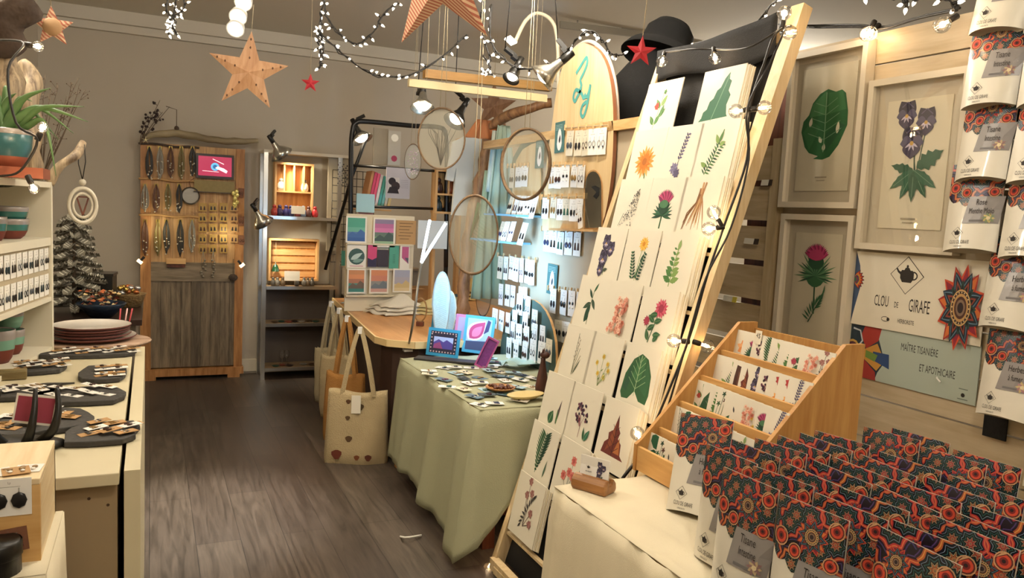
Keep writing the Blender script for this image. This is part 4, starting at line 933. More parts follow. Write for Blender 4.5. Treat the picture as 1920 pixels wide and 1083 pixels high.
# ceiling cluster of three white lamps
t = thing('ceiling_spot_cluster', 'white ceiling fixture with three lit round spot lamps', 'lamp', Tr(*P(447, -30, d=4.6)))
o = P(447, -30, d=4.6)
for i, (px, py) in enumerate(((456, 5), (446, 32), (441, 55))):
    q = P(px, py, d=4.5)-o; d = (V((-.3, -.9, -.7)))
    s = MB().lathe([(.02, -.08), (.045, -.05), (.052, 0), (.047, 0), (.04, -.01)], WHITEP, 20).build('lamp_head', t, fr(q, d)); MB().lathe([(1e-5, .003), (.045, -.006)], mat('spot_glow', '#fff8ea', emit=7), 18).build('lit_disc', s)
MB().tube([(0, 0, .3), (0, 0, 0), P(456, 5, d=4.55)-o, P(450, 32, d=4.55)-o, P(446, 55, d=4.55)-o], .01, WHITEP, 6).build('stem', t)
lamp('SPOT', P(441, 66, d=4.4), 420, (1, .93, .82), .04, (.24, 3.95, 0), 34, 1)
spotlamp('clamp lamp with a lit bulb left above the hanging hoops', P(792, 203, d=4.7), V((-.15, -.45, -1)), .075, .12, STEELS, pw=16, cable=1)
spotlamp('black clamp lamp with a lit bulb half behind the round hoop', P(852, 228, d=4.9), V((-.5, -.3, -.7)), .075, .15, BLACK, pw=12, cable=1)
spotlamp('steel clamp lamp aimed down beside the Ly board', P(1014, 148, d=3.7), -cR*.75-cU*.6+cf*.12, .075, .14, STEELS, pw=16, cable=1)
spotlamp('small clamp lamp pointing down in front of the wooden beams', P(958, 148, d=3.9), V((-.5, -.3, -.8)), .045, .09, BLACK, pw=8, cable=1)
spotlamp('chrome clamp lamp fixed to the top of the metal shelf', P(528, 290, y=6.85), V((.55, .25, -.7)), .1, .14, STEELS, False, pw=30)
spotlamp('chrome clamp lamp clipped half way up the metal shelf post', P(494, 418, y=6.8), V((.5, .3, -.75)), .09, .14, STEELS, False, pw=22)
spotlamp('grey clamp lamp hanging inside the black pipe stand', P(680, 262, y=5.93), V((.35, -.4, -.8)), .085, .13, STEELS, pw=10)
# ================================================================ earring cards (shared builder)
_EC = {}
ECOL = ['#1c1a1a', '#2a2f52', '#3c2018', '#2d5a48', '#6b2a3a', '#4a4f55', '#8a6a3a', '#15303a']
def ecard(label, T, style=0, size=(.04, .085), cm=None, cat='earring card', group=None, col=0, name='earring_card'):
    cm = cm or CARD; key = (style, size, cm.name, col)
    if key in _EC: return dup(_EC[key], T, label, group)
    t = thing(name, label, cat, T, group); w, h = size
    MB().box(-w/2, w/2, 0, h, -.0012, 0, cm).build('card', t)
    b = MB(); b.text('clou' if style == 9 else 'Ly', 0, h*.86, h*.07, ink('#6b655c'), .8); b.stroke([(-w*.25, h*.78), (w*.25, h*.78)], h*.012, ink('#8d877b')); b.build('printed_mark', t)
    E1 = mat('enamel_'+str(col), ECOL[col], .3)
    for s in (-1, 1):
        b = MB(); x = s*w*.22; y = h*.42; r = w*.15
        b.tube([(x, y+r+h*.18, .0015), (x, y+r*.6, .003)], .0007, STEEL, 4)
        if style == 0: b.ball((x, y, .003), r*1.25, E1, 8, (1, 1.2, .3))
        elif style == 1: b.prism([(x-r, y-r), (x, y-r*2.2), (x+r, y-r), (x+r*.6, y+r), (x-r*.6, y+r)], .001, .004, E1)
        elif style == 2:
            b.tube([(x+r*1.1*math.cos(a), y+r*1.3*math.sin(a), .003) for a in [k*.7 for k in range(9)]], .0011, E1, 4, True); b.ball((x, y-r*1.4, .003), r*.5, E1, 6, (1, 1, .5))
        elif style == 3: b.prism([(x-r*.9, y-r*2), (x+r*.9, y-r*2), (x+r*.5, y+r*1.4), (x-r*.5, y+r*1.4)], .001, .003, E1)
        else: b.ball((x, y+r, .002), r*.8, E1, 8, (1, 1, .4)); b.ball((x, y-r*.9, .002), r*.65, mat('pearl', '#e8e2d6', .2), 8, (1, 1, .5))
        b.build('earring', t)
    _EC[key] = t; return t
# ================================================================ white shelf on the counter
WT = fr((-.362, 3.60, CZ+.001), (1, -.17, 0))     # local x runs towards the back, y up, z out
WS = mat('white_shelf_paint', '#ddd6c2', .5)
t = thing('white_wall_shelf', 'white open shelf unit holding mugs at the back left of the counter', 'shelf', WT)
L = 1.3; dp = .26
for z0, z1, nm in ((0, .018, 'bottom_board'), (.205, .222, 'lower_board'), (.43, .462, 'middle_board'), (.66, .682, 'top_board')): MB().box(-L, .0, z0, z1, -dp, 0, WS).build(nm, t)
MB().box(0.0005, .02, 0, .682, -dp, .002, WS).build('end_panel', t)
MB().box(-L, 0, .0, .68, -dp-.012, -dp-.0005, mat('shelf_back_board', '#b3aa98', .7)).build('back_board', t)
MB().box(-L, 0, .2225, .4295, -.03, -.012, mat('card_rail_panel', '#b7a98e', .8)).build('card_panel', t)
TEAL = mat('teal_glaze', '#2f6a62', .2, coat=.5); CLAY = mat('red_clay', '#6e2f22', .6); GREYG = mat('grey_glaze', '#8d8580', .25)
def mug(label, T, r, h, c1=TEAL, c2=CLAY, hand=True, name='mug'):
    t = thing(name, label, name, T, 'stoneware mugs and bowls on the white shelf')
    MB().lathe([(1e-5, 0), (r*.62, 0), (r*.8, h*.15), (r*.93, h*.42)], c2, 22).lathe([(r*.93, h*.42), (r*.99, h*.7), (r, h*.98), (r*.97, h), (r*.94, h*.98), (r*.9, h*.5), (1e-5, h*.2)], c1, 22).build('body', t)
    MB().lathe([(r*.994, h*.72), (r*1.004, h*.86), (r*1.0, h*1.0), (r*.97, h*1.01), (r*.93, h*.97)], GREYG, 22).build('glaze_band', t)
    if hand: MB().tube([(r*.95+h*.36*math.sin(a), 0, h*.58-h*.28*math.cos(a)) for a in [k*math.pi/7 for k in range(8)]], .006, GREYG, 7).build('handle', t)
    return t
def wsl(x, z, dd, rz=0): return WT @ M.Translation((x, z, dd)) @ M(((1,0,0,0),(0,0,1,0),(0,-1,0,0),(0,0,0,1))) @ M.Rotation(rz, 4, 'Z')
mug('lower teal and clay bowl at the right of the upper shelf', wsl(-.18, .4625, -.1), .075, .075, hand=False, name='bowl')
mug('upper teal bowl stacked at the right of the upper shelf', wsl(-.18, .52, -.1), .074, .062, TEAL, TEAL, hand=False, name='bowl')
mug('teal mug with round handle left of the stacked bowls', wsl(-.36, .4625, -.09, 0), .05, .085)
mug('teal mug near the left edge on the upper shelf', wsl(-.52, .4625, -.09, .3), .052, .085)
mug('tall teal mug stacked on another at the upper left', wsl(-.44, .548, -.12, .2), .048, .07, GREYG, TEAL)
mug('pale green and clay cup at the right of the lower shelf', wsl(-.16, .0185, -.1, .1), .05, .095, mat('mint_glaze', '#6f9a85', .25))
mug('second mint cup stacked at the right of the lower shelf', wsl(-.16, .115, -.1, .1), .047, .07, mat('mint_glaze', '#6f9a85', .25), mat('mint_glaze', '#6f9a85', .25))
mug('mint green mug with clay foot near the lower left', wsl(-.33, .0185, -.09, .0), .062, .12, mat('mint_glaze', '#6f9a85', .25))
mug('clay footed bowl at the left edge of the lower shelf', wsl(-.5, .0185, -.1), .075, .1, mat('grey_blue_glaze', '#5f6f70', .3), hand=False, name='bowl')
k = 0
for row, (z, nm) in enumerate(((.335, 'upper'), (.232, 'lower'))):
    for i in range(12):
        ecard('white earring card, number %d from the right in the %s row under the white shelf' % (i+1, nm), WT @ M.Translation((-.03-.062*i, z, -.008)) @ M.Rotation(U(-.04, .04), 4, 'Z'), [0, 2, 3, 1][(i+row) % 4], (.052, .085), CARD, group='earring cards on the white shelf', col=[0, 5, 0, 7][(i+row*2) % 4])
# ================================================================ slates with small cards
def slate(label, c, lx, ly, rz, cards, th=.016, seed=0, cols=1):
    r = random.Random(seed); t = thing('slate_slab', label, 'slate slab', Tr(c[0], c[1], CZ+.002, rz), 'dark slate slabs on the counter')
    n = 14; pts = []
    for i in range(n):
        a = 2*math.pi*i/n; q = 1/max(abs(math.cos(a)), abs(math.sin(a)))**.75; pts.append((lx/2*q*math.cos(a)*r.uniform(.9, 1.05), ly/2*q*math.sin(a)*r.uniform(.88, 1.05)))
    bev(MB().prism(pts, 0, th, SLATE).build('slab', t), .003, 2)
    return t
def scatter(where, base, spots, cm, size, ang, seed, group, cat='earring card'):
    r = random.Random(seed)
    for i, (x, y) in enumerate(spots):
        T = base @ Tr(x, y, .0175+.003*(i % 4), ang+r.uniform(-.15, .15)) @ M.Rotation(r.uniform(-.02, .07), 4, 'X')
        ecard('%s, %s of them' % (where, ['first', 'second', 'third', 'fourth', 'fifth', 'sixth', 'seventh', 'eighth', 'ninth', 'tenth', 'eleventh', 'twelfth', 'thirteenth', 'fourteenth', 'fifteenth'][i]+' from the left'), T, [0, 3, 4, 1][i % 4], size, cm[i % len(cm)], group=group, col=[0, 6, 5, 2][i % 4])
gs = 'earring cards lying on the slates'
def grid_sp(nx, ny, dx, dy, jit=.006, seed=1):
    r = random.Random(seed); return [((i-(nx-1)/2)*dx+r.uniform(-jit, jit), (j-(ny-1)/2)*dy+r.uniform(-jit, jit)) for i in range(nx) for j in range(ny)]
def slate_set(label, cl, px, py, lx, ly, rz, nx, ny, dx, dy, cm, size, ang, seed):
    p = P(px, py, z=CZ+.01); o = slate(label, p, lx, ly, rz, [], seed=seed)
    scatter(cl, Tr(p.x, p.y, CZ+.002, rz), grid_sp(nx, ny, dx, dy, seed=seed), cm, size, ang, seed, gs)
slate_set('square grey slate at the near right corner of the counter', 'card on the near corner slate', 192, 812, .175, .2, -.15, 3, 3, .042, .05, [KRAFT, CARD, KRAFT], (.03, .055), -.9, 21)
slate_set('wide black slate in the middle of the counter', 'white card on the wide middle slate', 150, 742, .25, .22, .0, 5, 2, .046, .085, [CARD], (.026, .062), .75, 22)
slate_set('upright slate at the right edge behind the wide one', 'card on the right edge slate', 192, 700, .15, .26, .0, 2, 5, .05, .045, [KRAFT, CARD, CARD], (.026, .055), -1.4, 23)
slate_set('thick slate on the left near the white shelf', 'kraft card on the thick left slate', 66, 689, .2, .2, .1, 4, 3, .042, .05, [KRAFT, CARD], (.028, .05), -1.3, 24)
slate_set('long slate in front of the plates', 'card on the long slate before the plates', 168, 663, .34, .13, .02, 7, 2, .045, .05, [CARD, KRAFT, CARD], (.026, .048), -1.2, 25)
slate_set('black slate at the left edge of the counter', 'white card on the left edge slate', 28, 738, .24, .14, .05, 3, 2, .065, .05, [CARD], (.045, .05), .7, 26)
slate_set('grey slate with kraft cards near the black stand', 'kraft card on the slate near the stand', 75, 792, .26, .24, .5, 4, 3, .05, .055, [KRAFT, KRAFT, CARD], (.034, .06), .6, 27)
p = P(95, 717, z=CZ+.01)
tag(MB(Tr(p.x, p.y, CZ+.002)).prism([(-.06, 0), (-.01, .012), (.07, .0), (.0, -.01)], 0, .006, SLATE).build('slate_sliver'), 'thin black slate sliver between two slates on the counter', 'slate slab')
p = P(18, 688, z=CZ+.03); p = P(12, 705, z=CZ+.01)
tag(bev(MB(Tr(p.x, p.y, CZ+.002, .1)).box(-.06, .06, -.03, .03, 0, .028, wood('olive_wood', '#8a7a50', '#64552f', 'x')).build('wooden_block'), .003), 'small olive wooden block at the left edge of the counter', 'block')
# curved black stand with a pink picture
p = P(35, 835, z=CZ+.002)
t = thing('black_claw_stand', 'black claw shaped stand holding a small pink picture on the counter', 'stand', Tr(p.x, p.y, CZ+.002, -.35))
MB().lathe([(1e-5, 0), (.07, 0), (.075, .008), (.04, .02), (1e-5, .022)], BLACK, 18, M.Diagonal((1.5, .9, 1, 1))).build('base', t)
for i, (x, y) in enumerate(((-.08, 0), (-.03, -.03), (.045, -.02), (.085, .0))): MB().tube(smoothpts([(x*.6, y, .01), (x*1.1, y-.02, .05), (x*1.2, y-.01, .1), (x*1.05, y+.01, .15)]), [.014-.0006*k for k in range(len(smoothpts([V((0,0,0))]*4)))], BLACK, 8).build('claw', t)
c = thing('framed_card', 'pink picture in a slim white frame held by the black claw stand', 'framed card', Tr(p.x+.03, p.y, CZ+.055, -.6) @ M.Rotation(R(75), 4, 'X'))
MB().box(-.06, .06, 0, .075, -.006, 0, CARD).build('frame', c); MB().box(-.053, .053, .006, .069, .0002, .001, mat('raspberry_print', '#9c3a52', .5)).build('picture', c)
# plates and board
p = P(172, 640, z=CZ)
t = thing('serving_board', 'thin round brown serving board under the plates', 'board', Tr(p.x+.01, p.y-.04, CZ+.001))
MB().lathe([(1e-5, 0), (.2, 0), (.205, .008), (.2, .014), (1e-5, .014)], wood('brown_board', '#b59a84', '#8a6a54', 'x', knots=False), 36, M.Diagonal((1.12, .85, 1, 1))).build('board', t)
PLW = mat('plate_glaze', '#ddd6cc', .22, coat=.3); PLR = mat('plate_clay', '#5d2a20', .55)
nm = ['bottom', 'second', 'third', 'fourth', 'top']
for i in range(5):
    t = thing('plate', 'white glazed plate with a dark clay rim, %s of the stack' % nm[i], 'plate', Tr(p.x+.004*math.sin(i*2), p.y-.03+.004*math.cos(i*3), CZ+.016+i*.0115), 'stacked plates on the counter')
    r = .155 if i else .18
    MB().lathe([(1e-5, 0), (r*.7, 0), (r*.95, .012), (r, .018), (r*.985, .021)], PLR, 36).build('rim', t); MB().lathe([(r*.984, .0205), (r*.93, .0165), (r*.75, .009), (1e-5, .007)], PLW, 36).build('glazed_face', t)
# ================================================================ near left display box
BY = 1.62; q = P(75, 896, y=BY); BX1 = q.x; BZ1 = q.z; BZ0 = P(72, 1052, y=BY).z
t = thing('wooden_display_box', 'light wooden box at the lower left with earring cards on its front', 'box', Tr(0, 0, 0))
BW = wood('box_wood', '#d8b074', '#c0924f', 'x', .8)
MB().box(BX1-.5, BX1, BY, BY+.012, BZ0, BZ1-.012, BW).build('front_panel', t); bev(MB().box(BX1-.5, BX1, BY-.0, BY+.25, BZ1-.012, BZ1, PALEX).build('top_panel', t), .002)
MB().box(BX1-.012, BX1, BY+.0121, BY+.25, BZ0, BZ1-.0121, PALEX).build('side_panel', t); MB().box(BX1-.5, BX1, BY+.238, BY+.25, BZ0, BZ1-.012, BW).build('back_panel', t)
b = MB(); zz = BZ0-.001; x1 = BX1+.014
b.grid(lambda u, v: (x1-.52*u, BY-.06+.31*v, zz+.001*math.sin(9*u)), 14, 6, CREAM)
b.grid(lambda u, v: (x1-.52*u, BY-.06-.02*v*(1+math.sin(16*u)), zz-(zz-.04)*v), 24, 8, CREAM)
b.grid(lambda u, v: (x1+.012*v*(1+math.sin(14*u)), BY-.06+.31*u, zz-(zz-.04)*v), 20, 8, CREAM)
o = b.build('side_table_cloth'); solid(o, .002, -1); tag(o, 'cream cloth on the small side table under the wooden box', 'tablecloth')
t = thing('side_table', 'small table under the cream cloth at the lower left', 'table', Tr(0, 0, 0))
MB().box(x1-.5, x1-.006, BY-.05, BY+.245, zz-.03, zz-.006, PINEX).build('tabletop', t)
for x in (x1-.46, x1-.05):
    for y in (BY-.02, BY+.22): MB().box(x-.02, x+.02, y-.02, y+.02, 0, zz-.03, PINE).build('leg', t)
KR2 = mat('kraft_dark', '#7a4f38', .8)
def onbox(px, py, label, style, size, cm, col, rz=0):
    q = P(px, py, y=BY-.0025); ecard(label, fr(q, (0, -1, 0), roll=rz), style, size, cm, col=col, group='earring cards on the wooden box')
onbox(18, 967, 'white card with big round black earrings on the front of the wooden box', 0, (.07, .07), CARD, 0)
onbox(20, 1035, 'brown card with dark red earrings low on the wooden box', 1, (.06, .045), KR2, 4, .1)
for px, py, cm, rz, nm in ((10, 890, CARD, .5, 'left white'), (48, 884, CARD, -.1, 'right white'), (32, 890, KRAFT, .2, 'kraft')):
    q = P(px, py, z=BZ1+.002); ecard('%s stud earring card lying on top of the wooden box' % nm, Tr(q.x, q.y, BZ1+(.004 if cm is KRAFT else .002), rz), 4, (.045, .045), cm, col=6, group='studs on the wooden box')
q = P(5, 1083, y=BY-.03)
t = thing('black_tin', 'round black tin at the bottom left corner', 'tin', Tr(q.x-.01, BY-.03, zz+.003))
MB().lathe([(1e-5, 0), (.04, 0), (.04, .055), (.037, .06), (1e-5, .06)], BLACK, 24).build('body', t); MB().lathe([(.0405, .03), (.042, .032), (.042, .056), (.0405, .058)], BLACK, 24).build('lid', t)
# ================================================================ driftwood trunk, aloe, ornaments
DRIFT = wood('driftwood', '#b5a080', '#5a4836', 'z', 1.4); BARK = mat('dark_bark', '#4a3c32', .9, var=.5, vscale=14, bump=1, bscale=25)
def gnarl(name, label, pts, rr, mt, seed, n=12, amp=.25):
    r = random.Random(seed); s = smoothpts(pts, 5); k = len(s); b = MB(); rad = []
    for i in range(k):
        u = i/(k-1)*(len(rr)-1); j = min(int(u), len(rr)-2); rad.append((rr[j]+(rr[j+1]-rr[j])*(u-j)))
    b.tube(s, rad, mt, n)
    b.v = [v+V((math.sin(v.z*37+v.x*23+seed), math.cos(v.z*29+v.y*31), math.sin(v.x*41)))*rad[min(i//n, k-1)]*amp for i, v in enumerate(b.v)]
    return tag(b.build(name), label, 'driftwood')
ZS = CZ+.685
gnarl('tall_driftwood', 'tall pale driftwood trunk standing on the white shelf', [P(15, 345, d=2.85), P(22, 240, d=2.85), P(12, 140, d=2.85), P(8, 60, d=2.85)], [.05, .04, .05, .035], DRIFT, 3)
gnarl('driftwood_knot', 'dark gnarled knot of driftwood at the top left', [P(2, -40, d=2.8), P(22, 20, d=2.78), P(18, 70, d=2.8), P(12, 100, d=2.82)], [.06, .075, .06, .035], BARK, 5, amp=.35)
gnarl('driftwood_log', 'second driftwood log behind the aloe', [P(60, 338, d=3.05), P(58, 240, d=3.05), P(50, 150, d=3.05), P(38, 120, d=3.05)], [.035, .04, .045, .03], DRIFT, 7)
gnarl('driftwood_branch', 'driftwood branch with a cord hung over it, right of the shelf', [P(88, 342, d=3.1), P(115, 310, d=3.12), P(140, 292, d=3.15), P(158, 268, d=3.2)], [.02, .018, .02, .013], DRIFT, 8)
t = thing('aloe_plant', 'aloe with long arching green leaves in a teal and terracotta pot', 'plant', Tr(*P(6, 318, d=2.6)))
pr = .085
MB().lathe([(1e-5, 0), (pr*.7, 0), (pr*.85, .045)], mat('terracotta', '#8c4a30', .6), 26).build('pot_foot', t)
MB().lathe([(pr*.85, .045), (pr, .075), (pr*1.03, .125), (pr*.96, .13), (pr*.9, .11), (1e-5, .11)], mat('pot_glaze', '#2e5b60', .3), 26).build('pot_body', t)
MB().lathe([(pr*1.03, .118), (pr*1.05, .13), (pr*.95, .136)], GREYG, 26).build('pot_rim', t)
ALO = mat('aloe_green', '#4b6b3c', .45, var=.25, vscale=12)
for i, (px, py) in enumerate(((158, 200), (165, 228), (138, 250), (95, 165), (60, 190), (-40, 190), (-30, 150), (10, 160), (110, 262), (30, 175), (105, 330))):
    q = P(px, py, d=2.55+.05*(i % 3))-P(6, 318, d=2.6); base = V((U(-.02, .02), U(-.02, .02), .11)); mid = base.lerp(q, .5)+V((0, 0, .05+.02*(i % 3))) if i != 10 else V((q.x*.8, q.y*.8, .16))
    s = smoothpts([base, base.lerp(mid, .5)+V((0, 0, .015)), mid, q], 5); k = len(s)
    MB().tube(s, [max(.001, (.015+.004*(i%2))*(1-(j/(k-1))**1.6)) for j in range(k)], ALO, 7).build('leaf', t)
p = P(30, 332, d=2.62); t = thing('terracotta_planter', 'long terracotta tray under the aloe pot', 'planter', Tr(p.x-.08, p.y, ZS+.002))
MB().box(-.2, .17, -.1, .1, 0, .035, mat('terracotta', '#a55a38', .6)).build('tray', t)
p = P(155, 270, d=3.2); t = thing('hanging_ornament', 'oval wooden ring ornament with a V shape hanging on a dark cord', 'ornament', fr(P(155, 385, d=3.2), toCam(P(155, 385, d=3.2))+V((.5, 0, 0))))
PW_ = mat('painted_wood_white', '#cfc7b4', .55); sc = M.Diagonal((.75, 1.05, 1, 1))
MB(sc).lathe([(.06, -.014), (.075, -.014), (.075, .012), (.06, .012), (.06, -.014)], PW_, 28).build('outer_ring', t)
MB(sc).lathe([(.042, -.006), (.052, -.006), (.052, .008), (.042, .008), (.042, -.006)], PW_, 24).build('inner_ring', t)
b = MB(); b.bar((-.022, .035, 0), (0, -.04, 0), .006, .006, RED); b.bar((.022, .035, 0), (0, -.04, 0), .006, .006, RED); b.bar((-.022, .035, 0), (.022, .035, 0), .006, .006, RED); b.build('inner_triangle', t)
MB().ball((0, .095, 0), .014, PW_, 10).build('bead', t)
b = MB(); b.tube([(0, .105, 0), (-.014, .17, 0), (-.012, .25, 0)], .002, CORD, 5); b.tube([(0, .105, 0), (.012, .18, 0), (.008, .25, 0)], .002, CORD, 5); b.build('cord', t)
def sprig(name, label, base, tips, mt, berry, br, nb, seed, cat='dried plant', th=.0018):
    r = random.Random(seed); t = thing(name, label, cat, Tr(*base)); base = V(base)
    b = MB(); c = MB()
    for q in tips:
        q = V(q)-base; mid = q*.5+V((r.uniform(-.02, .02), r.uniform(-.02, .02), r.uniform(0, .03))); s = smoothpts([V((0, 0, 0)), mid, q], 6); b.tube(s, [th*(1.3-.8*i/len(s)) for i in range(len(s))], mt, 5)
        for i in range(nb):
            p = s[int(r.uniform(.35, 1)*(len(s)-1))]; e = p+V((r.uniform(-1, 1), r.uniform(-1, 1), r.uniform(-.3, 1)))*.03; b.tube([p, e], th*.5, mt, 4); c.ball(e, br*r.uniform(.7, 1.2), berry, 6)
    b.build('stems', t); c.build('seed_heads', t)['kind'] = 'stuff'; return t
TWIG = mat('dry_twig', '#5a4a3a', .9)
sprig('dried_flowers', 'wispy dried flowers standing behind the aloe', V((*P(78, 300, d=3.2).xy, ZS+.004)), [P(x, y, d=3.2) for x, y in ((148, 145), (160, 168), (135, 155), (110, 160), (125, 180), (95, 170), (150, 155), (85, 140), (70, 125))], TWIG, mat('dry_seed', '#54402f', .9), .003, 9, 3)
# ================================================================ low cabinet behind the counter with tree, basket, bowl
p = P(268, 574, y=5.0); LX = p.x; LZ = p.z
t = thing('dark_side_cabinet', 'low cabinet with a dark brown top behind the left counter', 'cabinet', Tr(0, 0, 0))
MB().box(-.79, LX, 4.45, 5.4, LZ-.03, LZ, mat('dark_brown_top', '#2a1a12', .4)).build('top', t); MB().box(-.78, LX-.03, 4.5, 5.38, .0, LZ-.0305, mat('taupe_side', '#6f6456', .7)).build('body', t)
t = thing('black_box', 'open black box standing on the low cabinet', 'box', Tr(*P(178, 545, y=4.9).xy, LZ+.002, -.1))
MB().box(-.1, .1, -.08, .08, 0, .19, BLACK).build('body', t); MB().box(-.105, .105, -.085, .085, .1905, .205, mat('black_lid', '#221d19', .3)).build('lid', t)
t = thing('woven_basket', 'small woven basket heaped with foil wrapped sweets', 'basket', Tr(*P(240, 548, y=5.0).xy, LZ+.002))
MB().lathe([(1e-5, 0), (.07, 0), (.095, .07), (.1, .075), (.09, .075), (.065, .01), (1e-5, .01)], mat('basket_weave', '#8a6f45', .8, bump=1, bscale=80), 20).build('basket', t)
FOIL = [mat('gold_foil', '#c9a85a', .25, .8), mat('silver_foil', '#c4c4c4', .25, .8), mat('copper_foil', '#b06a3c', .3, .7)]
tb = P(240, 548, y=5.0)
for i in range(16):
    a = i*2.4; r = .065*math.sqrt((i % 8)/8); o = MB().ball((0, 0, 0), .02, FOIL[i % 3], 5, (1, .8, .7)).build('wrapped_sweet', None, Tr(tb.x+r*math.cos(a), tb.y+r*math.sin(a), LZ+.085+(.022 if i > 7 else 0)+.01*(1-r/.065), a))
    tag(o, 'foil wrapped sweet in the woven basket', 'sweet', 'foil sweets in the basket')
bp = P(190, 592, y=4.55)
t = thing('navy_bowl', 'dark navy bowl of dried orange leaves behind the plates', 'bowl', Tr(bp.x, bp.y, LZ+.002))
MB().lathe([(1e-5, 0), (.05, 0), (.1, .05), (.12, .075), (.115, .078), (.09, .05), (1e-5, .02)], mat('navy_glaze', '#1c2838', .25), 26).build('bowl', t)
t = thing('dried_leaves', 'crisp orange and cream dried leaves heaped in the navy bowl', 'dried leaves', Tr(bp.x, bp.y, LZ+.05)); b = MB(); r = random.Random(6)
for i in range(60):
    T = Tr(r.uniform(-.09, .09), r.uniform(-.07, .07), r.uniform(.01, .1), r.uniform(0, 6)) @ M.Rotation(r.uniform(-1, 1), 4, 'X')
    b.add([(0, 0, 0), (.012, .01, .004), (.03, 0, 0), (.012, -.01, .004)], [(0, 1, 2), (0, 2, 3)], mat('dried_leaf_%d' % (i % 3), ['#a85a2c', '#c9b07c', '#7a3a22'][i % 3], .8), T=T)
b.build('leaves', t)['kind'] = 'stuff'
for i, (dx, c) in enumerate(((.0, '#b8434a'), (.02, '#d8a8a0'), (.035, '#a83a3a'))):
    q = P(222, 612, y=4.3); MBB = MB(); MBB.tube([(0, 0, 0), (.01+dx*.5, 0, .14)], .004, ink(c), 6); tag(MBB.build('candy_stick', None, Tr(q.x+dx, q.y, .84)), '%s candy stick behind the plates' % ['left red', 'pale pink', 'right red'][i], 'candy stick', 'candy sticks')
t = thing('candy_stick_jar', 'clear jar holding the candy sticks behind the plates', 'jar', Tr(q.x+.022, q.y, .80)); MB().lathe([(1e-5, .0), (.035, 0), (.035, .1), (.032, .1), (.032, .004), (1e-5, .004)], CLEAR, 18).build('jar', t)
MB().box(-.1, .08, -.06, .06, -.012, -.001, mat('dark_brown_top', '#2a1a12', .4)).build('base', t)
MB().box(-.04, .04, -.04, .04, -.8, -.0121, mat('dark_brown_top', '#2a1a12', .4)).build('pedestal', t)
# frosted tree
tp = P(135, 598, y=4.6)
t = thing('frosted_fir_tree', 'small frosted grey fir tree with pale tips beside the white shelf', 'christmas tree', Tr(tp.x, 4.75, LZ+.002)); r = random.Random(12)
MB().tube([(0, 0, 0), (0, 0, .52)], [.014, .004], TWIG, 7).build('trunk', t)
b = MB(); NEED = mat('frosted_needle', '#6f6a5c', .9); TIP = mat('frost_tip', '#b9b4a4', .9)
for i in range(72):
    z = .03+.5*i/72; a = i*2.4; l = .17*(1-z/.6)+.03; e = V((l*math.cos(a), l*math.sin(a), z-.02)); s = V((0, 0, z)); b.tube([s, e], .006, NEED, 4)
    for j in range(9):
        p_ = s.lerp(e, .2+.8*j/9)
        for sg in (-1, 1): b.add([p_, p_+V((.028*math.cos(a+sg), .028*math.sin(a+sg), .02)), p_+V((.03*math.cos(a+sg*.6), .03*math.sin(a+sg*.6), .0))], [(0, 1, 2)], TIP if j % 3 == 0 else NEED)
b.build('branches', t)['kind'] = 'stuff'
# ================================================================ things hung on the old door
DY = dy-.022
def dp_(px, py, o=0): return P(px, py, y=DY-.012-o)
gnarl('driftwood_rail', 'long driftwood branch lying across the top of the door display', [dp_(268, 256, .03), dp_(310, 250, .03), dp_(345, 252, .02), dp_(400, 262, .03), dp_(440, 265, .03), dp_(484, 264, .03)], [.022, .03, .032, .028, .03, .018], wood('grey_driftwood', '#9a8a6a', '#6b5c42', 'x'), 31, amp=.12)
sprig('berry_branch', 'dark berry branch rising from the left end of the driftwood', dp_(262, 270, .05), [dp_(x, y, .06) for x, y in ((300, 188), (318, 200), (285, 215), (275, 235), (305, 210))], TWIG, mat('dark_berry', '#2c1a18', .5), .011, 7, 9, th=.003)
p = dp_(273, 262, .08); star('twig_star', 'little pale straw star at the left end of the driftwood', p, .035, (0, -1, 0), mat('straw', '#d8cba0', .7), .15, .004)
t = thing('wire_twig_stem', 'thin wire stem standing on the driftwood above the door', 'ornament', Tr(*dp_(331, 245, .03)))
MB().tube([(0, 0, 0), (0, 0, .17), (-.08, 0, .19)], .003, TWIG, 5).ball((0, 0, .02), .02, BARK, 7).build('stem', t)
ncol = [('#2a2622', 'black'), ('#8a8478', 'silver beaded'), ('#5c3a28', 'brown'), ('#6d5f33', 'olive'), ('#2b2824', 'dark')]
rowsN = [(275, (280, 300, 320, 340, 361), 55), (345, (272, 293, 315, 336), 48), (412, (272, 296, 312, 338, 360), 62)]
for ri, (py, xs, ln) in enumerate(rowsN):
    for i, px in enumerate(xs):
        top = dp_(px, py, .012); L_ = ln/1450*6.9*(1+.12*math.sin(i*3)); c, cn = ncol[(i+ri) % 5]
        t = thing('necklace', '%s strand necklace, number %d from the left in the %s row on the door' % (cn, i+1, ['top', 'middle', 'bottom'][ri]), 'necklace', fr(top, (0, -1, 0)), 'necklaces on the old door')
        NM = mat('strand_'+c[1:], c, .5); b = MB(); r = random.Random(ri*9+i)
        for q in range(4):
            w = .005+.005*q+r.uniform(0, .005); b.tube(smoothpts([(0, 0, .002*q), (-w, -L_*.35, .003), (-w*.7+r.uniform(-.01, .01), -L_*.8, .004), (0, -L_*(1-.04*q), .006), (w, -L_*.75, .005), (w*.9, -L_*.3, .004), (0, 0, .002*q)], 3), .0045, NM, 5)
        b.build('strands', t); b = MB()
        for q in range(7): b.ball((r.uniform(-.022, .022), -L_*r.uniform(.45, 1.0), .008), .0065, mat('bead_'+c[1:], ['#c9c0ae', '#4a3a2a', '#8a7350'][q % 3], .3), 6)
        b.build('beads', t)
        MB().box(-.014, .014, -.028, .004, .0, .0025, mat('brass_tag', '#9a8440', .35, .6)).build('brass_label', t)
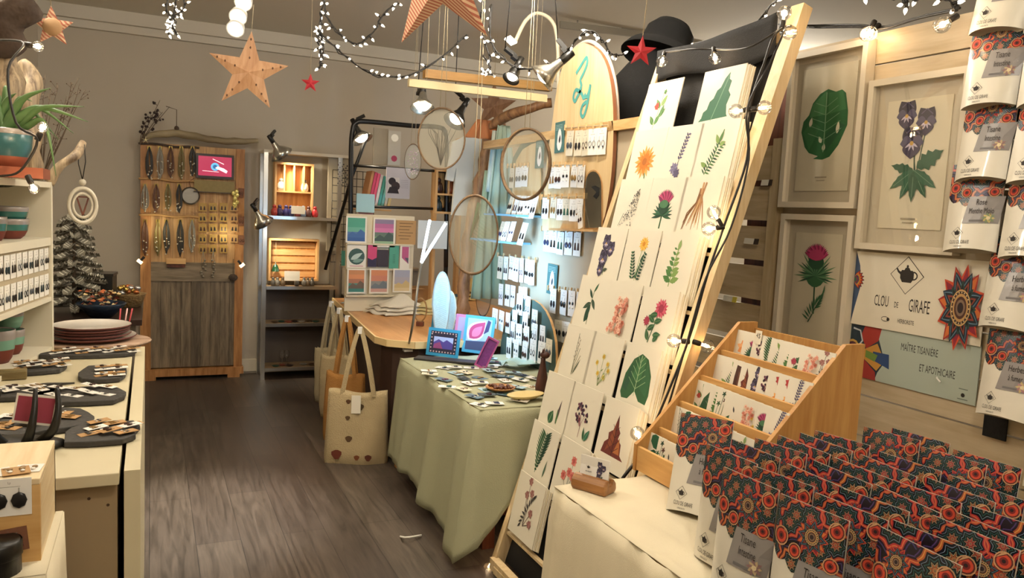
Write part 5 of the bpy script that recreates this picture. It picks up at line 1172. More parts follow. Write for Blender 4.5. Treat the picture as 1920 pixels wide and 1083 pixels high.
for ri, py in enumerate((272, 337, 404)):
    z = P(300, py, y=DY).z; t = thing('hook_rail', 'wavy driftwood hook rail, %s of three on the door' % ['top', 'middle', 'bottom'][ri], 'hook rail', Tr(P(320, py, y=DY).x, DY-.006, z)); MB().tube(smoothpts([(-.24, 0, .0), (-.1, 0, .008), (.03, 0, -.004), (.14, 0, .006), (.22, 0, 0)]), .009, BARK if ri == 0 else KRAFT, 7).build('rail', t)
# small screen
q0 = dp_(403, 335); t = thing('tablet_screen', 'small dark framed screen showing a magenta picture on the door', 'screen', fr(q0, (0, -1, 0)))
MB().box(-.15, .15, 0, .205, -.006, .006, mat('dark_frame', '#2a1512', .35)).build('frame', t); MB().box(-.132, .132, .022, .185, .0062, .008, mat('magenta_screen', '#a8294f', .3, emit=.55, ecol='#c22a58')).build('screen', t)
b = MB(M.Translation((0, 0, .0082))); BL = mat('screen_blue', '#5fb2dc', .3, emit=.9); WHs = mat('screen_white', '#f2dce0', .3, emit=.9)
b.disc(0, .1, .034, BL, 16); b.disc(-.0, .1, .018, mat('screen_blue_dark', '#2a72b0', .3, emit=.5), 12); b.poly([(.0, .09), (.09, .05), (.1, .07), (.07, .09), (.02, .105)], WHs); b.stroke([(-.02, .165), (.07, .125)], .006, WHs); b.stroke([(-.1, .062), (.03, .058)], .004, WHs); b.build('screen_picture', t)
q0 = dp_(402, 360); t = thing('cloth_display_panel', 'rectangular patterned cloth panel under the small screen', 'panel', fr(q0, (0, -1, 0))); MB().box(-.16, .16, 0, .095, -.006, .006, mat('olive_cloth', '#94845a', .9, var=.2, vscale=40)).build('panel', t); MB().box(-.165, .165, -.006, -.0005, -.01, .03, mat('dark_frame', '#2a1512', .35)).build('ledge', t)
q0 = dp_(357, 367); t = thing('hand_mirror', 'round hand mirror hanging among the necklaces', 'mirror', fr(q0, (0, -1, 0))); MB().lathe([(.062, -.006), (.075, -.004), (.075, .006), (.062, .008)], mat('pewter', '#5a5046', .4, .6), 26).build('rim', t); MB().lathe([(1e-5, .005), (.063, .005)], mat('mirror_glass', '#98938a', .35, .2), 26, smooth=False).build('glass', t); MB().tube([(0, .07, 0), (-.01, .12, 0), (.03, .15, 0)], .003, RED, 5).build('cord', t)
GOLDK = mat('gold_kraft', '#ad8a45', .5, .2)
rn = ['top', 'second', 'third', 'fourth', 'bottom']
for r_ in range(5):
    for c_ in range(4):
        if (r_, c_) in ((4, 3),): continue
        q = dp_(380+19.5*c_, 396+19.5*r_, .001)
        ecard('kraft earring card with dark studs, column %d, %s row on the door' % (c_+1, rn[r_]), fr(q, (0, -1, 0), roll=U(-.05, .05)), 3, (.062, .07), GOLDK if c_ < 3 else KRAFT, group='kraft earring cards on the door', col=0 if (r_+c_) % 2 else 2)
for i, (px, py) in enumerate(((451, 352), (452, 405), (453, 440))): ecard('dark tag card on the right edge of the door, %s' % ['top', 'middle', 'lower'][i], fr(dp_(px, py+18, .002), (0, -1, 0), roll=U(-.1, .1)), 2, (.05, .08), KR2, group='tag cards on the door edge', col=0)
for i, px in enumerate((381, 400)):
    t = thing('pendant_cluster', '%s dangling bead pendant under the kraft cards' % ['left', 'right'][i], 'pendant', fr(dp_(px, 470), (0, -1, 0)), 'bead pendants on the door'); b = MB(); b.tube([(0, 0, 0), (-.015, -.1, 0), (0, -.17, 0), (.012, -.1, 0), (0, 0, 0)], .003, mat('bead_grey', '#8a8070', .5), 5); b.build('cord', t); b = MB()
    for k in range(8): b.ball((U(-.02, .02), -.08-.02*k, .008), .011, mat('bead_grey', '#8a8070', .5), 6)
    b.build('beads', t)
q = dp_(330, 494, .0); t = thing('wooden_ledge_box', 'small light wooden ledge on the middle rail of the door', 'shelf', fr(q, (0, -1, 0))); MB().box(-.075, .075, 0, .045, 0, .035, PINEX).build('ledge', t); MB().box(-.07, .07, -.03, -.0005, 0, .02, RED).build('bracket', t)
q = dp_(437, 520, .02); t = thing('hanging_bundle', 'woven brown heart shaped bundle hanging at the right of the door', 'ornament', fr(q, (0, -1, 0))); MB().ball((0, 0, 0), .04, BARK, 9, (1, .8, .5)).build('bundle', t); MB().tube([(0, .03, 0), (0, .16, 0)], .003, TWIG, 5).build('cord', t)
for i, (px, py, s) in enumerate(((264, 488, 1), (452, 495, -1))):
    t = thing('clip_spotlight', 'small clip light with a white end on the %s edge of the door' % ['left', 'right'][i], 'lamp', fr(dp_(px, py, .02), (0, -1, 0), roll=-.7*s)); MB().box(-.01, .01, 0, .04, -.01, .01, BLACK).build('clip', t); MB().box(-.022, .022, -.025, 0, -.012, .012, mat('warm_led', '#ffe9b8', emit=2)).build('lamp_head', t)
t = thing('gold_bow', 'shiny yellow foil bow at the upper right of the door', 'bow', fr(dp_(440, 372, .02), (0, -1, 0))); b = MB()
for k in range(9): b.ball((U(-.02, .02), -.015*k+.06, U(0, .02)), .018, mat('yellow_foil', '#d8c878', .25, .5), 6, (1, 1.2, .4))
b.build('foil', t)
lamp('POINT', dp_(300, 430, .12), .9, (1, .85, .5), .05); lamp('POINT', dp_(425, 440, .12), .9, (1, .85, .5), .05)
# ================================================================ jewellery screen behind the green table
JX = 2.08
def facing(px, py, x, h=0, n=(-1, 0, 0), up=(0, 0, 1), roll=0):
    q = P(px, py, x=x); return fr(q-V(up)*h, n, up, roll)
SCR = mat('screen_beige', '#b8a88e', .7, var=.05)
t = thing('jewellery_screen', 'tall beige panel holding rows of earring cards behind the green table', 'display board', Tr(0, 0, 0))
MB().box(JX+.03, JX+.05, 3.08, 4.37, .02, 1.98, SCR).build('panel', t)
MB().box(JX+.0, JX+.08, 3.06, 5.0, 1.981, 2.03, PINEY).build('top_beam', t)
for y in (4.32, 3.7): MB().box(JX+.055, JX+.09, y, y+.05, .0, 1.98, PINE).build('post', t)
def outline(pts, x): 
    q = [P(a, c, x=x) for a, c in pts]; return q
def flatshape(pts, x, th, mt, name, parent=None, edge=None):
    q = outline(pts, x); n = len(q); b = MB(); vs = [(p.x, p.y, p.z) for p in q]+[(p.x+th, p.y, p.z) for p in q]
    b.add(vs, [tuple(range(n)), tuple(range(n, 2*n))[::-1]], mt).add(vs, [(i, (i+1) % n, n+(i+1) % n, n+i)[::-1] for i in range(n)], edge or mt)
    return b.build(name, parent)
# surfboard shaped panel with Ly
LYW = wood('ly_board_wood', '#e0c89c', '#d3b483', 'z', .6, knots=False); LYE = mat('ly_board_edge', '#8d5a3c', .5)
t = thing('surfboard_panel', 'tall surfboard shaped pine panel lettered Ly with rows of earring cards', 'display board', Tr(0, 0, 0))
cv = [(1095, 80), (1070, 95), (1053, 130), (1042, 180), (1034, 240), (1022, 330), (1016, 432), (1120, 434), (1134, 405), (1146, 330), (1150, 250), (1148, 180), (1138, 125), (1120, 93)]
sm = [(v.x, v.y) for v in smoothpts([(a, c, 0) for a, c in cv[:7]], 3)]+[(v.x, v.y) for v in smoothpts([(a, c, 0) for a, c in cv[7:]+cv[:1]], 3)][:-1]
flatshape(sm, JX-.0, .02, LYW, 'board', t, LYE)
q = [P(a+8, c-1, x=JX+.04) for a, c in [(1150, 250), (1148, 180), (1138, 125), (1120, 93), (1095, 79), (1070, 94), (1053, 130)]]
MB().tube(smoothpts(q), .012, mat('board_rim', '#c9b6a6', .5), 6).build('back_rim', t)
T = fr(V((JX-.002, 0, 0)), (-1, 0, 0)); Ti = T.inverted()
def lp(px, py): v = Ti @ P(px, py, x=JX-.002); return (v.x, v.y)
b = MB(); TQ = mat('teal_lettering', '#4f9d97', .5)
for st in ([(1080, 138), (1086, 128), (1096, 112), (1100, 108), (1101, 118), (1095, 135), (1088, 150), (1090, 160), (1086, 172)], [(1090, 158), (1088, 170), (1082, 182), (1078, 190), (1075, 182), (1080, 168), (1090, 175), (1094, 184), (1098, 178)], [(1107, 158), (1104, 172), (1099, 182), (1096, 176)], [(1107, 160), (1102, 190), (1098, 208), (1093, 219), (1089, 212), (1092, 198), (1100, 190)]):
    s = smoothpts([(*lp(a, c), 0) for a, c in st], 4); b.stroke([(v.x, v.y) for v in s], .02, TQ)
b.build('lettering', t, T)
t = thing('arched_mirror', 'small arched mirror on the right side of the Ly panel', 'mirror', Tr(0, 0, 0))
def arch(x0, x1, y0, y1, sl=0): 
    r = (x1-x0)/2; return [(x0, y1), (x1, y1+sl)]+[((x0+x1)/2+r*math.cos(a), y0+r*1.9-r*1.9*math.sin(a)) for a in [k*math.pi/10 for k in range(11)]]
flatshape(arch(1095, 1129, 318, 429), JX-.005, .004, mat('mirror_frame', '#b58a58', .5), 'frame', t); flatshape(arch(1097, 1127, 321, 427), JX-.008, .002, mat('arch_mirror_glass', '#8f8d80', .12, .85), 'glass', t)
b = MB(Tr(0, 0)); q = [P(a, c, x=JX-.009) for a, c in ((1108, 350), (1116, 348), (1124, 352), (1123, 366), (1118, 373), (1112, 368), (1118, 360))]; b.add(q, [tuple(range(len(q)))], DARKC); b.build('bird_reflection', t)  # dark bird shape painted on the glass as a reflection
def shelf_bar(name, label, p0, p1, x, mt, w=.07, h=.012):
    a = P(*p0, x=x); c = P(*p1, x=x); t = tag(MB().bar(V((x-w/2, a.y, a.z)), V((x-w/2, c.y, c.z)), w, h, mt).build(name), label, 'shelf'); return t
shelf_bar('picture_ledge', 'orange pine ledge at the foot of the Ly panel', (1050, 430), (1134, 433), JX, PINEY)
BLUELIT = mat('blue_lit_ledge', '#7fb4cc', .4)  # blue light on the ledges put into their colour
shelf_bar('picture_ledge', 'upper ledge tinted as if lit blue, lined with leaning earring cards', (930, 402), (1014, 406), JX+.02, BLUELIT, .09)
shelf_bar('picture_ledge', 'lower ledge tinted as if lit blue, left of the card rows', (912, 448), (995, 457), JX+.02, BLUELIT, .12)
# second surfboard
t = thing('arched_board', 'beige arched panel with a green rim left of the Ly panel', 'display board', Tr(0, 0, 0))
flatshape([(955, 330), (962, 295), (975, 272), (993, 260), (1012, 255), (1014, 402), (950, 400)], JX+.015, .012, mat('green_rim', '#6f8273', .5), 'rim', t); flatshape([(962, 330), (968, 300), (980, 280), (996, 270), (1013, 265), (1013, 400), (958, 398)], JX+.008, .006, LYW, 'board', t)
def erow(nm, pts, h, w, x, cols, cm=CARD, tilt=0, g='earring cards on the jewellery screen'):
    for i, (px, py) in enumerate(pts):
        n = V((-1, U(-.12, .08), tilt)); u = V((tilt, 0, 1)).normalized(); q = P(px, py, x=x)
        ecard('%s, %s from the left' % (nm, ['first', 'second', 'third', 'fourth', 'fifth', 'sixth', 'seventh', 'eighth', 'ninth', 'tenth'][i]), fr(q-u*h, n, u, U(-.05, .05)), (i*2+int(py)) % 5, (round(w*1.55, 3), h), cm if (i+int(py)) % 5 else mat('cream_card', '#ddd3bb', .7), group=g, col=cols[i % len(cols)])
pegm = mat('peg_wood', '#d2b080', .6)
def rail(label, p0, p1, x):
    a = P(*p0, x=x); c = P(*p1, x=x); n = 6; t = thing('peg_rail', label, 'rail', Tr(0, 0, 0), 'twine rails with little pegs')
    MB().tube([a, c], .0025, string_m, 5).build('twine', t); b = MB()
    for i in range(n+1): q = a.lerp(c, i/n); MB().box(q.x-.006, q.x+.004, q.y-.004, q.y+.004, q.z-.012, q.z+.018, pegm).build('peg', t)
XX = JX-.014
rail('top twine rail with pegs on the Ly panel', (1060, 240), (1142, 234), XX); erow('card in the top row of the Ly panel', [(1069, 245), (1085, 244), (1099, 243), (1112, 241), (1129, 239)], .135, .05, XX, [5, 0, 2, 0])
rail('second twine rail with pegs on the Ly panel', (1028, 310), (1095, 308), XX); erow('card in the second row of the Ly panel', [(1036, 313), (1047, 313), (1061, 310), (1077, 309), (1090, 309)], .12, .05, XX, [6, 2, 0])
rail('third twine rail with pegs on the Ly panel', (1016, 370), (1095, 368), XX); erow('card in the third row of the Ly panel', [(1023, 371), (1038, 369), (1051, 372), (1063, 372), (1076, 373), (1086, 372)], .12, .046, XX, [0, 6, 0, 3])
rail('fourth twine rail with pegs on the screen', (1016, 429), (1092, 433), XX+.03); erow('card in the fourth row under the Ly panel', [(1026, 430), (1038, 431), (1051, 434), (1067, 434), (1083, 435)], .13, .05, XX+.03, [1, 0, 3, 1, 2])
ecard('narrow card leaning beside the arched mirror', fr(P(1088, 428, x=JX-.03), (-1, 0, .1), (.1, .35, 1)), 1, (.045, .12), CARD, col=2)
TEALC = mat('teal_leaflet', '#47706c', .6)
def leaflet(label, px, py, x, w, h, roll=0):
    t = thing('teal_leaflet', label, 'leaflet', fr(P(px, py, x=x)-V((0, 0, h)), (-1, 0, 0), roll=roll), 'teal surfboard leaflets'); MB().box(-w/2, w/2, 0, h, -.002, 0, TEALC).build('sheet', t)
    b = MB(); b.poly([(.0+w*.28*math.cos(a)*(1 if math.sin(a) < 0 else .8), h*.42+h*.36*math.sin(a)) for a in [k*math.pi/9 for k in range(18)]], CARD); 
    for k in range(4): b.stroke([(-w*.42, h*(.9-.05*k)), (w*.3, h*(.9-.05*k))], .002, ink('#a9c4bf'))
    b.leaf = None; Art(b, 0, h*.3, .04).leaf(0, 0, 80, 1.2, .5, '#2b2a30'); b.build('print', t)
leaflet('teal leaflet at the top left of the Ly panel', 1051, 228, JX-.006, .11, .17, .03); leaflet('teal leaflet between the arched panel and the Ly panel', 1013, 262, JX+.0, .11, .165); leaflet('teal leaflet low on the screen under the fourth row', 1036, 495, JX+.02, .12, .175, -.03)
rail('fifth twine rail with pegs low on the screen', (1028, 540), (1095, 548), XX+.03); erow('card in the fifth row low on the screen', [(1038, 541), (1057, 543), (1073, 545), (1087, 548)], .14, .05, XX+.02, [0, 0, 0], mat('pinkish_card', '#dccfc2', .7))
erow('card in the lowest row near the leaning rack', [(1048, 600), (1062, 603)], .12, .05, XX+.02, [0, 0])
rail('upper twine rail with pegs on the arched panel', (952, 312), (990, 310), JX-.0); erow('card on the arched panel', [(960, 315), (973, 313), (984, 311)], .125, .05, JX-.004, [0, 5, 0])
erow('card leaning on the upper blue lit ledge', [(962, 365), (972, 366), (983, 367), (994, 368), (1006, 368)], .135, .045, JX-.03, [0, 2, 0, 0, 0], tilt=.25)
erow('card leaning on the lower blue lit ledge', [(944, 415), (953, 415), (964, 415), (985, 417)], .14, .045, JX-.05, [1, 0, 1, 0], tilt=.25)
rail('twine rail with pegs left of the screen post', (934, 478), (1004, 488), JX+.01); erow('card in the blue lit row', [(938, 480), (949, 481), (959, 480), (968, 483), (979, 484), (988, 485), (998, 488)], .15, .042, JX+.005, [0, 0, 2, 0, 4])
erow('card in the second blue lit row', [(940, 532), (952, 533), (962, 535), (976, 537), (985, 538)], .14, .042, JX+.005, [1, 0, 0, 2])
# oval board with dense cards
t = thing('oval_card_board', 'dark green oval board thick with earring cards standing on the green table', 'display board', Tr(0, 0, 0))
flatshape([(990+52*math.cos(a), 665+105*math.sin(a)*(-1)) for a in [k*math.pi/14 for k in range(15)]]+[(938, 690), (1042, 705)], JX-.09, .015, mat('green_board', '#4c5f54', .6), 'board', t, PINE)
k = 0
for (y0, xs) in ((573, (975, 990)), (600, (928, 940, 953, 966, 985, 1003)), (625, (962, 974, 988, 1003, 1018)), (655, (955, 968, 984, 1000, 1016, 1030))):
    erow('card in the %s tier of the green oval board' % ['top', 'second', 'third', 'lowest'][k], [(x, y0-22+((i*13) % 9)) for i, x in enumerate(xs)], .125, .046, JX-.1-.012*k, [0, 5, 2, 0], g='earring cards on the oval board'); k += 1
# ================================================================ on the pale green table
def gt(px, py, dz=0): return P(px, py, z=GZ+.004+dz)
FRP = [('blue edged frame with a zigzag border and purple hills', (828, 668), .2, .165, '#2f8cae', '#4a3468'), ('blue edged print standing behind the zigzag frame', (832, 645), .2, .2, '#2f7fa8', '#8fb3cc'), ('teal edged print of a pink coiled shell', (893, 662), .19, .23, '#4e9cb5', '#9fb6cf'), ('pink edged print partly hidden by the shell print', (868, 655), .14, .22, '#c87a9c', '#a998b8')]
for i, (nm, pp_, w, h, c1, c2) in enumerate(FRP):
    q = gt(*pp_); nv = V((-.75, -1, .22)); T = fr(q, nv, (.2, .2, 1))
    t = thing('sleeved_print', nm, 'art print', T, 'bright prints on the green table'); MB().box(-w/2, w/2, 0, h, -.006, 0, mat('edge_'+c1[1:], c1, .35)).build('backing', t)
    b = MB(M.Translation((0, 0, .0004))); m_ = .018
    b.poly([(-w/2+m_, m_), (w/2-m_, m_), (w/2-m_, h-m_), (-w/2+m_, h-m_)], ink('#241c30' if i == 0 else c2))
    if i == 0:
        for k in range(9): 
            for yy in (m_+.008, h-m_-.008): b.disc(-w/2+m_+.01+k*.018, yy, .005, ink('#c9a8a0'), 5)
        for k in range(5):
            for xx in (-w/2+m_+.008, w/2-m_-.008): b.disc(xx, m_+.03+k*.02, .005, ink('#c9a8a0'), 5)
        b.poly([(-.06, .045), (.06, .045), (.06, .115), (-.06, .115)], ink('#a9b6dc')); b.poly([(-.06, .045), (-.06, .08), (-.03, .1), (0, .085), (.02, .1), (.06, .08), (.06, .045)], ink('#4a3c86')); b.poly([(-.06, .045), (-.055, .07), (-.02, .085), (0, .045)], ink('#8a3c6a'))
    elif i == 2: 
        b.poly([(-w/2+m_, m_), (w/2-m_, m_), (w/2-m_, .08), (-w/2+m_, .07)], ink('#3d4260')); Art(b, -.01, .1, 1).leaf(-.055, -.02, 50, .16, .11, '#e5cfd6'); Art(b, -.01, .1, 1).leaf(-.045, -.012, 50, .14, .085, '#b8406c'); Art(b, -.01, .1, 1).leaf(-.03, .0, 50, .09, .05, '#d8779a'); b.poly([(.03, .12), (.06, .14), (.07, .2), (.05, .21)], ink('#3c3760'))
    elif i == 1: b.poly([(-.06, h-.06), (.06, h-.06), (.07, h-.035), (-.05, h-.03)], ink('#2a3c50'))
    b.build('picture', t)
q = gt(900, 688); T = fr(q, (-.6, -1, .1), (.35, -.25, 1)); t = thing('bookmark_box', 'magenta edged frame tilted against the prints on the green table', 'frame', T)
b = MB(); PU = mat('magenta_plastic', '#b95a9c', .35)
b.box(-.035, .035, 0, .01, 0, .02, PU); b.box(-.035, .035, .17, .18, 0, .02, PU); b.box(-.035, -.027, .01, .17, 0, .02, PU); b.box(.027, .035, .01, .17, 0, .02, PU); b.build('frame', t); MB().box(-.027, .027, .01, .17, .002, .008, mat('violet_print', '#7c3a8e', .5, var=.4, vscale=80)).build('picture', t)
q = gt(830, 676); tag(bev(MB(Tr(q.x, q.y, GZ+.005, -.62)).box(-.16, .2, -.05, .04, 0, .012, mat('slate_tray', '#2d2a2c', .5)).build('dark_tray'), .003), 'long dark tray in front of the bright prints', 'tray')
r = random.Random(4); i = 0
CMS = [CARD, mat('blue_card', '#a8c4cf', .6), mat('grey_blue_card', '#5c7484', .6), CARD, mat('cream_card', '#ddd3bb', .7), mat('dark_card', '#3c4448', .6)]
for v in range(9):
    for u in range(6):
        x = GX0+.06+u*.093+r.uniform(-.02, .02); y = GY0+.06+v*.125+r.uniform(-.03, .03)
        if x > JX-.2 or (v > 6 and u < 5): continue
        if v == 0 and u > 2: continue
        ecard('small card lying flat on the green table, column %d, row %d from the near edge' % (u+1, v+1), Tr(x, y, GZ+.0065+.004*((u+v) % 3), r.uniform(-1.2, .3)+1.2) @ M.Rotation(r.uniform(.0, .05), 4, 'X'), [0, 3, 4, 1, 2][(u+v*2) % 5], (.05, .085), CMS[(u*3+v*2) % 6], group='cards lying on the green table', col=(u+v) % 8)
q = gt(975, 690); tag(MB(Tr(q.x, q.y, GZ+.02)).grid(lambda u, v: ((u-.5)*.2, (v-.5)*.14, .02*math.sin(u*9+v*3)*math.sin(v*7)+.02), 16, 12, mat('pale_blue_tissue', '#a9c2b8', .8)).build('tissue_paper'), 'crumpled pale blue tissue among the cards on the green table', 'paper')
DISHW = wood('dish_wood', '#b8854c', '#8a5a2c', 'x', 1.5)
q = gt(938, 733); t = thing('wooden_dish', 'small wooden dish of brown beads on the green table', 'dish', Tr(q.x, q.y, GZ+.012)); MB().lathe([(1e-5, 0), (.05, 0), (.075, .014), (.07, .016), (.045, .006), (1e-5, .005)], DISHW, 22).build('dish', t); b = MB()
for k in range(26): b.ball((U(-.045, .045), U(-.045, .045), .014), .009, mat('brown_bead', '#5a2f1c', .4), 6)
o = b.build('beads', t); o['kind'] = 'stuff'
q = gt(985, 750); t = thing('shell_dish', 'pale yellow shell shaped dish near the front edge of the green table', 'dish', Tr(q.x, q.y, GZ+.012, .2)); MB().lathe([(1e-5, 0), (.05, .002), (.085, .022), (.08, .024), (.04, .008), (1e-5, .006)], mat('yellow_shell', '#d2bb7e', .5), 22, M.Diagonal((1.2, .7, 1, 1))).build('dish', t)
q = gt(1015, 738); t = thing('cat_figurine', 'tall dark wooden seated cat figurine beside the leaning rack', 'figurine', Tr(q.x-.0, q.y, GZ+.006, .8)); CW = wood('dark_carved_wood', '#5a2f20', '#341a10', 'z')
MB().lathe([(1e-5, 0), (.035, 0), (.04, .03), (.032, .08), (.02, .13), (.014, .16), (.016, .175), (1e-5, .18)], CW, 14, M.Diagonal((1, .8, 1, 1))).ball((0, -.008, .19), .02, CW, 10, (1, 1.2, .9)).lathe([(.007, .2), (1e-5, .225)], CW, 6, M.Translation((-.01, 0, 0))).lathe([(.007, .2), (1e-5, .225)], CW, 6, M.Translation((.01, 0, 0))).build('body', t)
MB().tube([(.03, .02, .01), (.05, .0, .015), (.045, -.03, .01)], .006, CW, 6).build('tail', t)
# slim lamp with V shaped tubes
q = P(757, 655, z=GZ+.004); t = thing('led_lamp', 'slender desk lamp whose two bright bluish tubes form a V', 'lamp', Tr(q.x+.02, q.y-.02, GZ+.005)); o = V((q.x+.02, q.y-.02, GZ+.005))
dd = 4.35
MB().box(-.04, .05, -.06, .03, 0, .014, WHITEP).build('base', t); NG = mat('cold_tube', '#e8f4ff', emit=7, ecol='#cfe6ff'); vtx = P(790, 492, d=dd)-o
MB().tube(smoothpts([(0, 0, .01), P(775, 600, d=dd)-o, P(785, 520, d=dd)-o, vtx]), .007, STEEL, 7).build('stem', t)
for a, n_ in (((806, 412), 'left'), ((836, 418), 'right')): MB().tube([vtx, P(*a, d=dd)-o], .008, NG, 8).build('light_tube', t)
lamp('AREA', P(880, 500, x=1.62), 9, (.3, .62, 1), .25, P(968, 500, x=JX)); lamp('POINT', P(806, 450, d=4.25), 1.2, (.6, .8, 1), .05)
# ================================================================ hanging hoops
HOOPD = wood('hoop_dark', '#7d6244', '#5a4530', 'z'); HOOPW = wood('hoop_wood', '#b08a58', '#8a6438', 'z'); NET = mat('pale_net', '#b9b6a6', .9, alpha=.38)
def hoop(label, px, py, d, rx, ry, hang, fill='twig', n=None, string=.3):
    c = P(px, py, d=d); n = n or toCam(c)
    if string == 0: c = P(px, py+ry, z=WTZ+.002); d = (c-EYE).dot(cf); c = c+V((0, 0, ry*d/FPX))
    if hang: string = CEIL-c.z-ry*d/FPX
    t = thing('embroidery_hoop', label, 'hoop', fr(c, n)); k = d/FPX; rx *= k; ry *= k; sc = M.Diagonal((rx, ry, 1, 1))
    MB(sc).lathe([(.935, -.009), (1, -.009), (1, .009), (.935, .009), (.935, -.009)], HOOPD, 40).build('ring', t)
    MB(sc).lathe([(1e-5, 0), (.955, 0)], NET, 32).build('net', t)
    b = MB(M.Translation((0, 0, .004))); r = random.Random(int(px))
    if fill == 'twig':
        TW = ink('#4a463c')
        for i in range(11):
            x = r.uniform(-.5, .5)*rx; b.stroke([(0, -.85*ry), (x*.4, -.3*ry), (x*.9+r.uniform(-.02, .02), .15*ry), (x*1.3, .45*ry*r.uniform(.6, 1.2))], [.003, .0025, .002, .001], TW)
    elif fill == 'shell':
        for i in range(14): a = .2+i*.17; b.stroke([(.1*rx, .8*ry), (.1*rx+.35*rx*math.cos(a), .7*ry-.9*ry*(i/14)), (.5*rx, .7*ry-1.2*ry*(i/14))], .002, ink('#6d7a62'))
    elif fill == 'dense':
        for i in range(60): x, y = r.uniform(-.6, .6)*rx, r.uniform(-.7, .7)*ry; b.disc(x, y, .004, ink(['#c5a8b0', '#b08a98', '#dcc8c4'][i % 3]), 5)
    b.build('embroidery', t)
    if hang: b = MB(); b.tube([(-.015, ry, 0), (0, ry+string, 0)], .0018, string_m, 4); b.tube([(.015, ry, 0), (0, ry+string, 0)], .0018, string_m, 4); b.build('hanging_cord', t)
    return t
hoop('large oval wooden hoop of netting hanging in front of the clamp lamps', 828, 260, 4.3, 45, 58, 1)
hoop('oval hoop hanging in front of the arched panel', 985, 308, 3.9, 56, 68, 1, 'none', n=(-1, -.6, 0))
hoop('big oval hoop stitched with a curling line, below the others', 888, 440, 4.0, 47, 76, 1, 'shell', n=(-.5, -1, 0), string=.55)
hoop('small pink oval hoop hanging on the black pipe stand', 774, 303, 5.5, 16, 34, 1, 'dense')
hoop('narrow wooden hoop standing on the wooden table', 905, 548, 4.55, 15, 46, 0, 'none', string=0)
# beams and goose neck
t = thing('hanging_beam', 'pale wooden beam hung level above the hoops', 'beam', Tr(0, 0, 0)); BEAM = mat('pale_beam', '#bcab84', .6, var=.08)
MB().bar(P(766, 155, y=4.0), P(1024, 185, y=4.0), .03, .04, BEAM).build('beam', t)
b = MB(); b.tube([P(800, 158, y=4.0), P(800, 158, y=4.0)*1+V((0, 0, CEIL-P(800, 158, y=4.0).z))], .0015, string_m, 4); b.tube([P(1000, 180, y=4.0), V((P(1000, 180, y=4.0).x, 4.0, CEIL))], .0015, string_m, 4); b.build('suspension_cord', t)
t = thing('hanging_beam', 'amber wooden beam hung behind the pale beam', 'beam', Tr(0, 0, 0)); MB().bar(P(795, 138, y=4.5), P(1032, 164, y=4.5), .05, .05, wood('amber_beam', '#b58a4e', '#94692f', 'x')).build('beam', t)
b = MB(); b.tube([P(820, 140, y=4.5), V((P(820, 140, y=4.5).x, 4.5, CEIL))], .0015, string_m, 4); b.tube([P(1010, 160, y=4.5), V((P(1010, 160, y=4.5).x, 4.5, CEIL))], .0015, string_m, 4); b.build('suspension_cord', t)
t = thing('gooseneck_lamp', 'slender pale gooseneck lamp arching above the beams', 'lamp', Tr(0, 0, 0)); yy = 4.05
MB().tube(smoothpts([P(1047, 420, y=yy), P(1047, 190, y=yy), P(1045, 80, y=yy), P(1035, 40, y=yy), P(1008, 25, y=yy), P(985, 40, y=yy), P(966, 78, y=yy)], 6), .011, mat('lamp_beige', '#bdb29a', .5), 8).build('neck', t)
MB().bar(P(951, 70, y=yy-.02), P(964, 82, y=yy-.02), .07, .012, mat('lamp_led_strip', '#fff6e2', emit=4)).build('light_head', t)
# ================================================================ black pipe stand and what hangs on it
PY = 5.95
t = thing('pipe_stand', 'black pipe frame standing at the far side of the wooden table', 'stand', Tr(0, 0, 0)); PIPE = mat('black_pipe', '#100f0e', .35)
tp0 = [P(657, 520, y=PY), P(658, 300, y=PY), P(661, 245, y=PY), P(668, 230, y=PY), P(690, 228, y=PY), P(775, 236, y=PY), P(820, 238, y=PY), P(836, 250, y=PY), P(838, 300, y=PY), P(836, 500, y=PY)]
MB().tube(smoothpts(tp0, 4), .019, PIPE, 9).build('frame', t)
for (a, c) in (((662, 310), (838, 322)), ((655, 386), (838, 392))): MB().tube([P(*a, y=PY), P(*c, y=PY)], .011, PIPE, 7).build('cross_bar', t)
MB().tube([P(690, 250, y=PY), P(660, 330, y=PY+.1), P(610, 505, y=PY+.3)], .014, PIPE, 7).build('splayed_leg', t)
for px in (657, 836): q = P(px, 500, y=PY); MB().tube([q, V((q.x, PY, WTZ+.001))], .019, PIPE, 8).build('foot', t)
# ================================================================ prints board on the wooden table
def wt(px, py, y): return P(px, py, y=y)
BY2 = 5.75
def panel(name, label, x0, x1, y0, y1, y, mt, cat, th=.012, draw=None, border=None, group=None):
    a = P((x0+x1)/2, y1, y=y); w = (P(x1, y1, y=y)-P(x0, y1, y=y)).x; h = (P(x0, y0, y=y)-P(x0, y1, y=y)).z
    t = thing(name, label, cat, fr(a, (0, -1, 0)), group); MB().box(-w/2, w/2, 0, h, -th, 0, mt).build('board', t)
    if draw: b = MB(M.Translation((0, 0, .0006))); draw(b, w, h); b.build('picture', t)
    return t
CREAMB = mat('cream_board', '#d9c9a8', .7)
t = thing('print_rack', 'upright cream board holding small art prints at the back of the wooden table', 'display board', Tr(0, 0, 0))
a = P(646, 560, y=BY2+.03); c = P(772, 560, y=BY2+.03); MB().box(a.x, c.x, BY2+.03, BY2+.045, WTZ+.002, P(646, 400, y=BY2).z, CREAMB).build('board', t)
for yy in (456, 503, 553): z = P(700, yy, y=BY2).z; MB().box(a.x, c.x-.02, BY2-.01, BY2+.0299, z-.012, z, CREAMB).build('ledge', t)
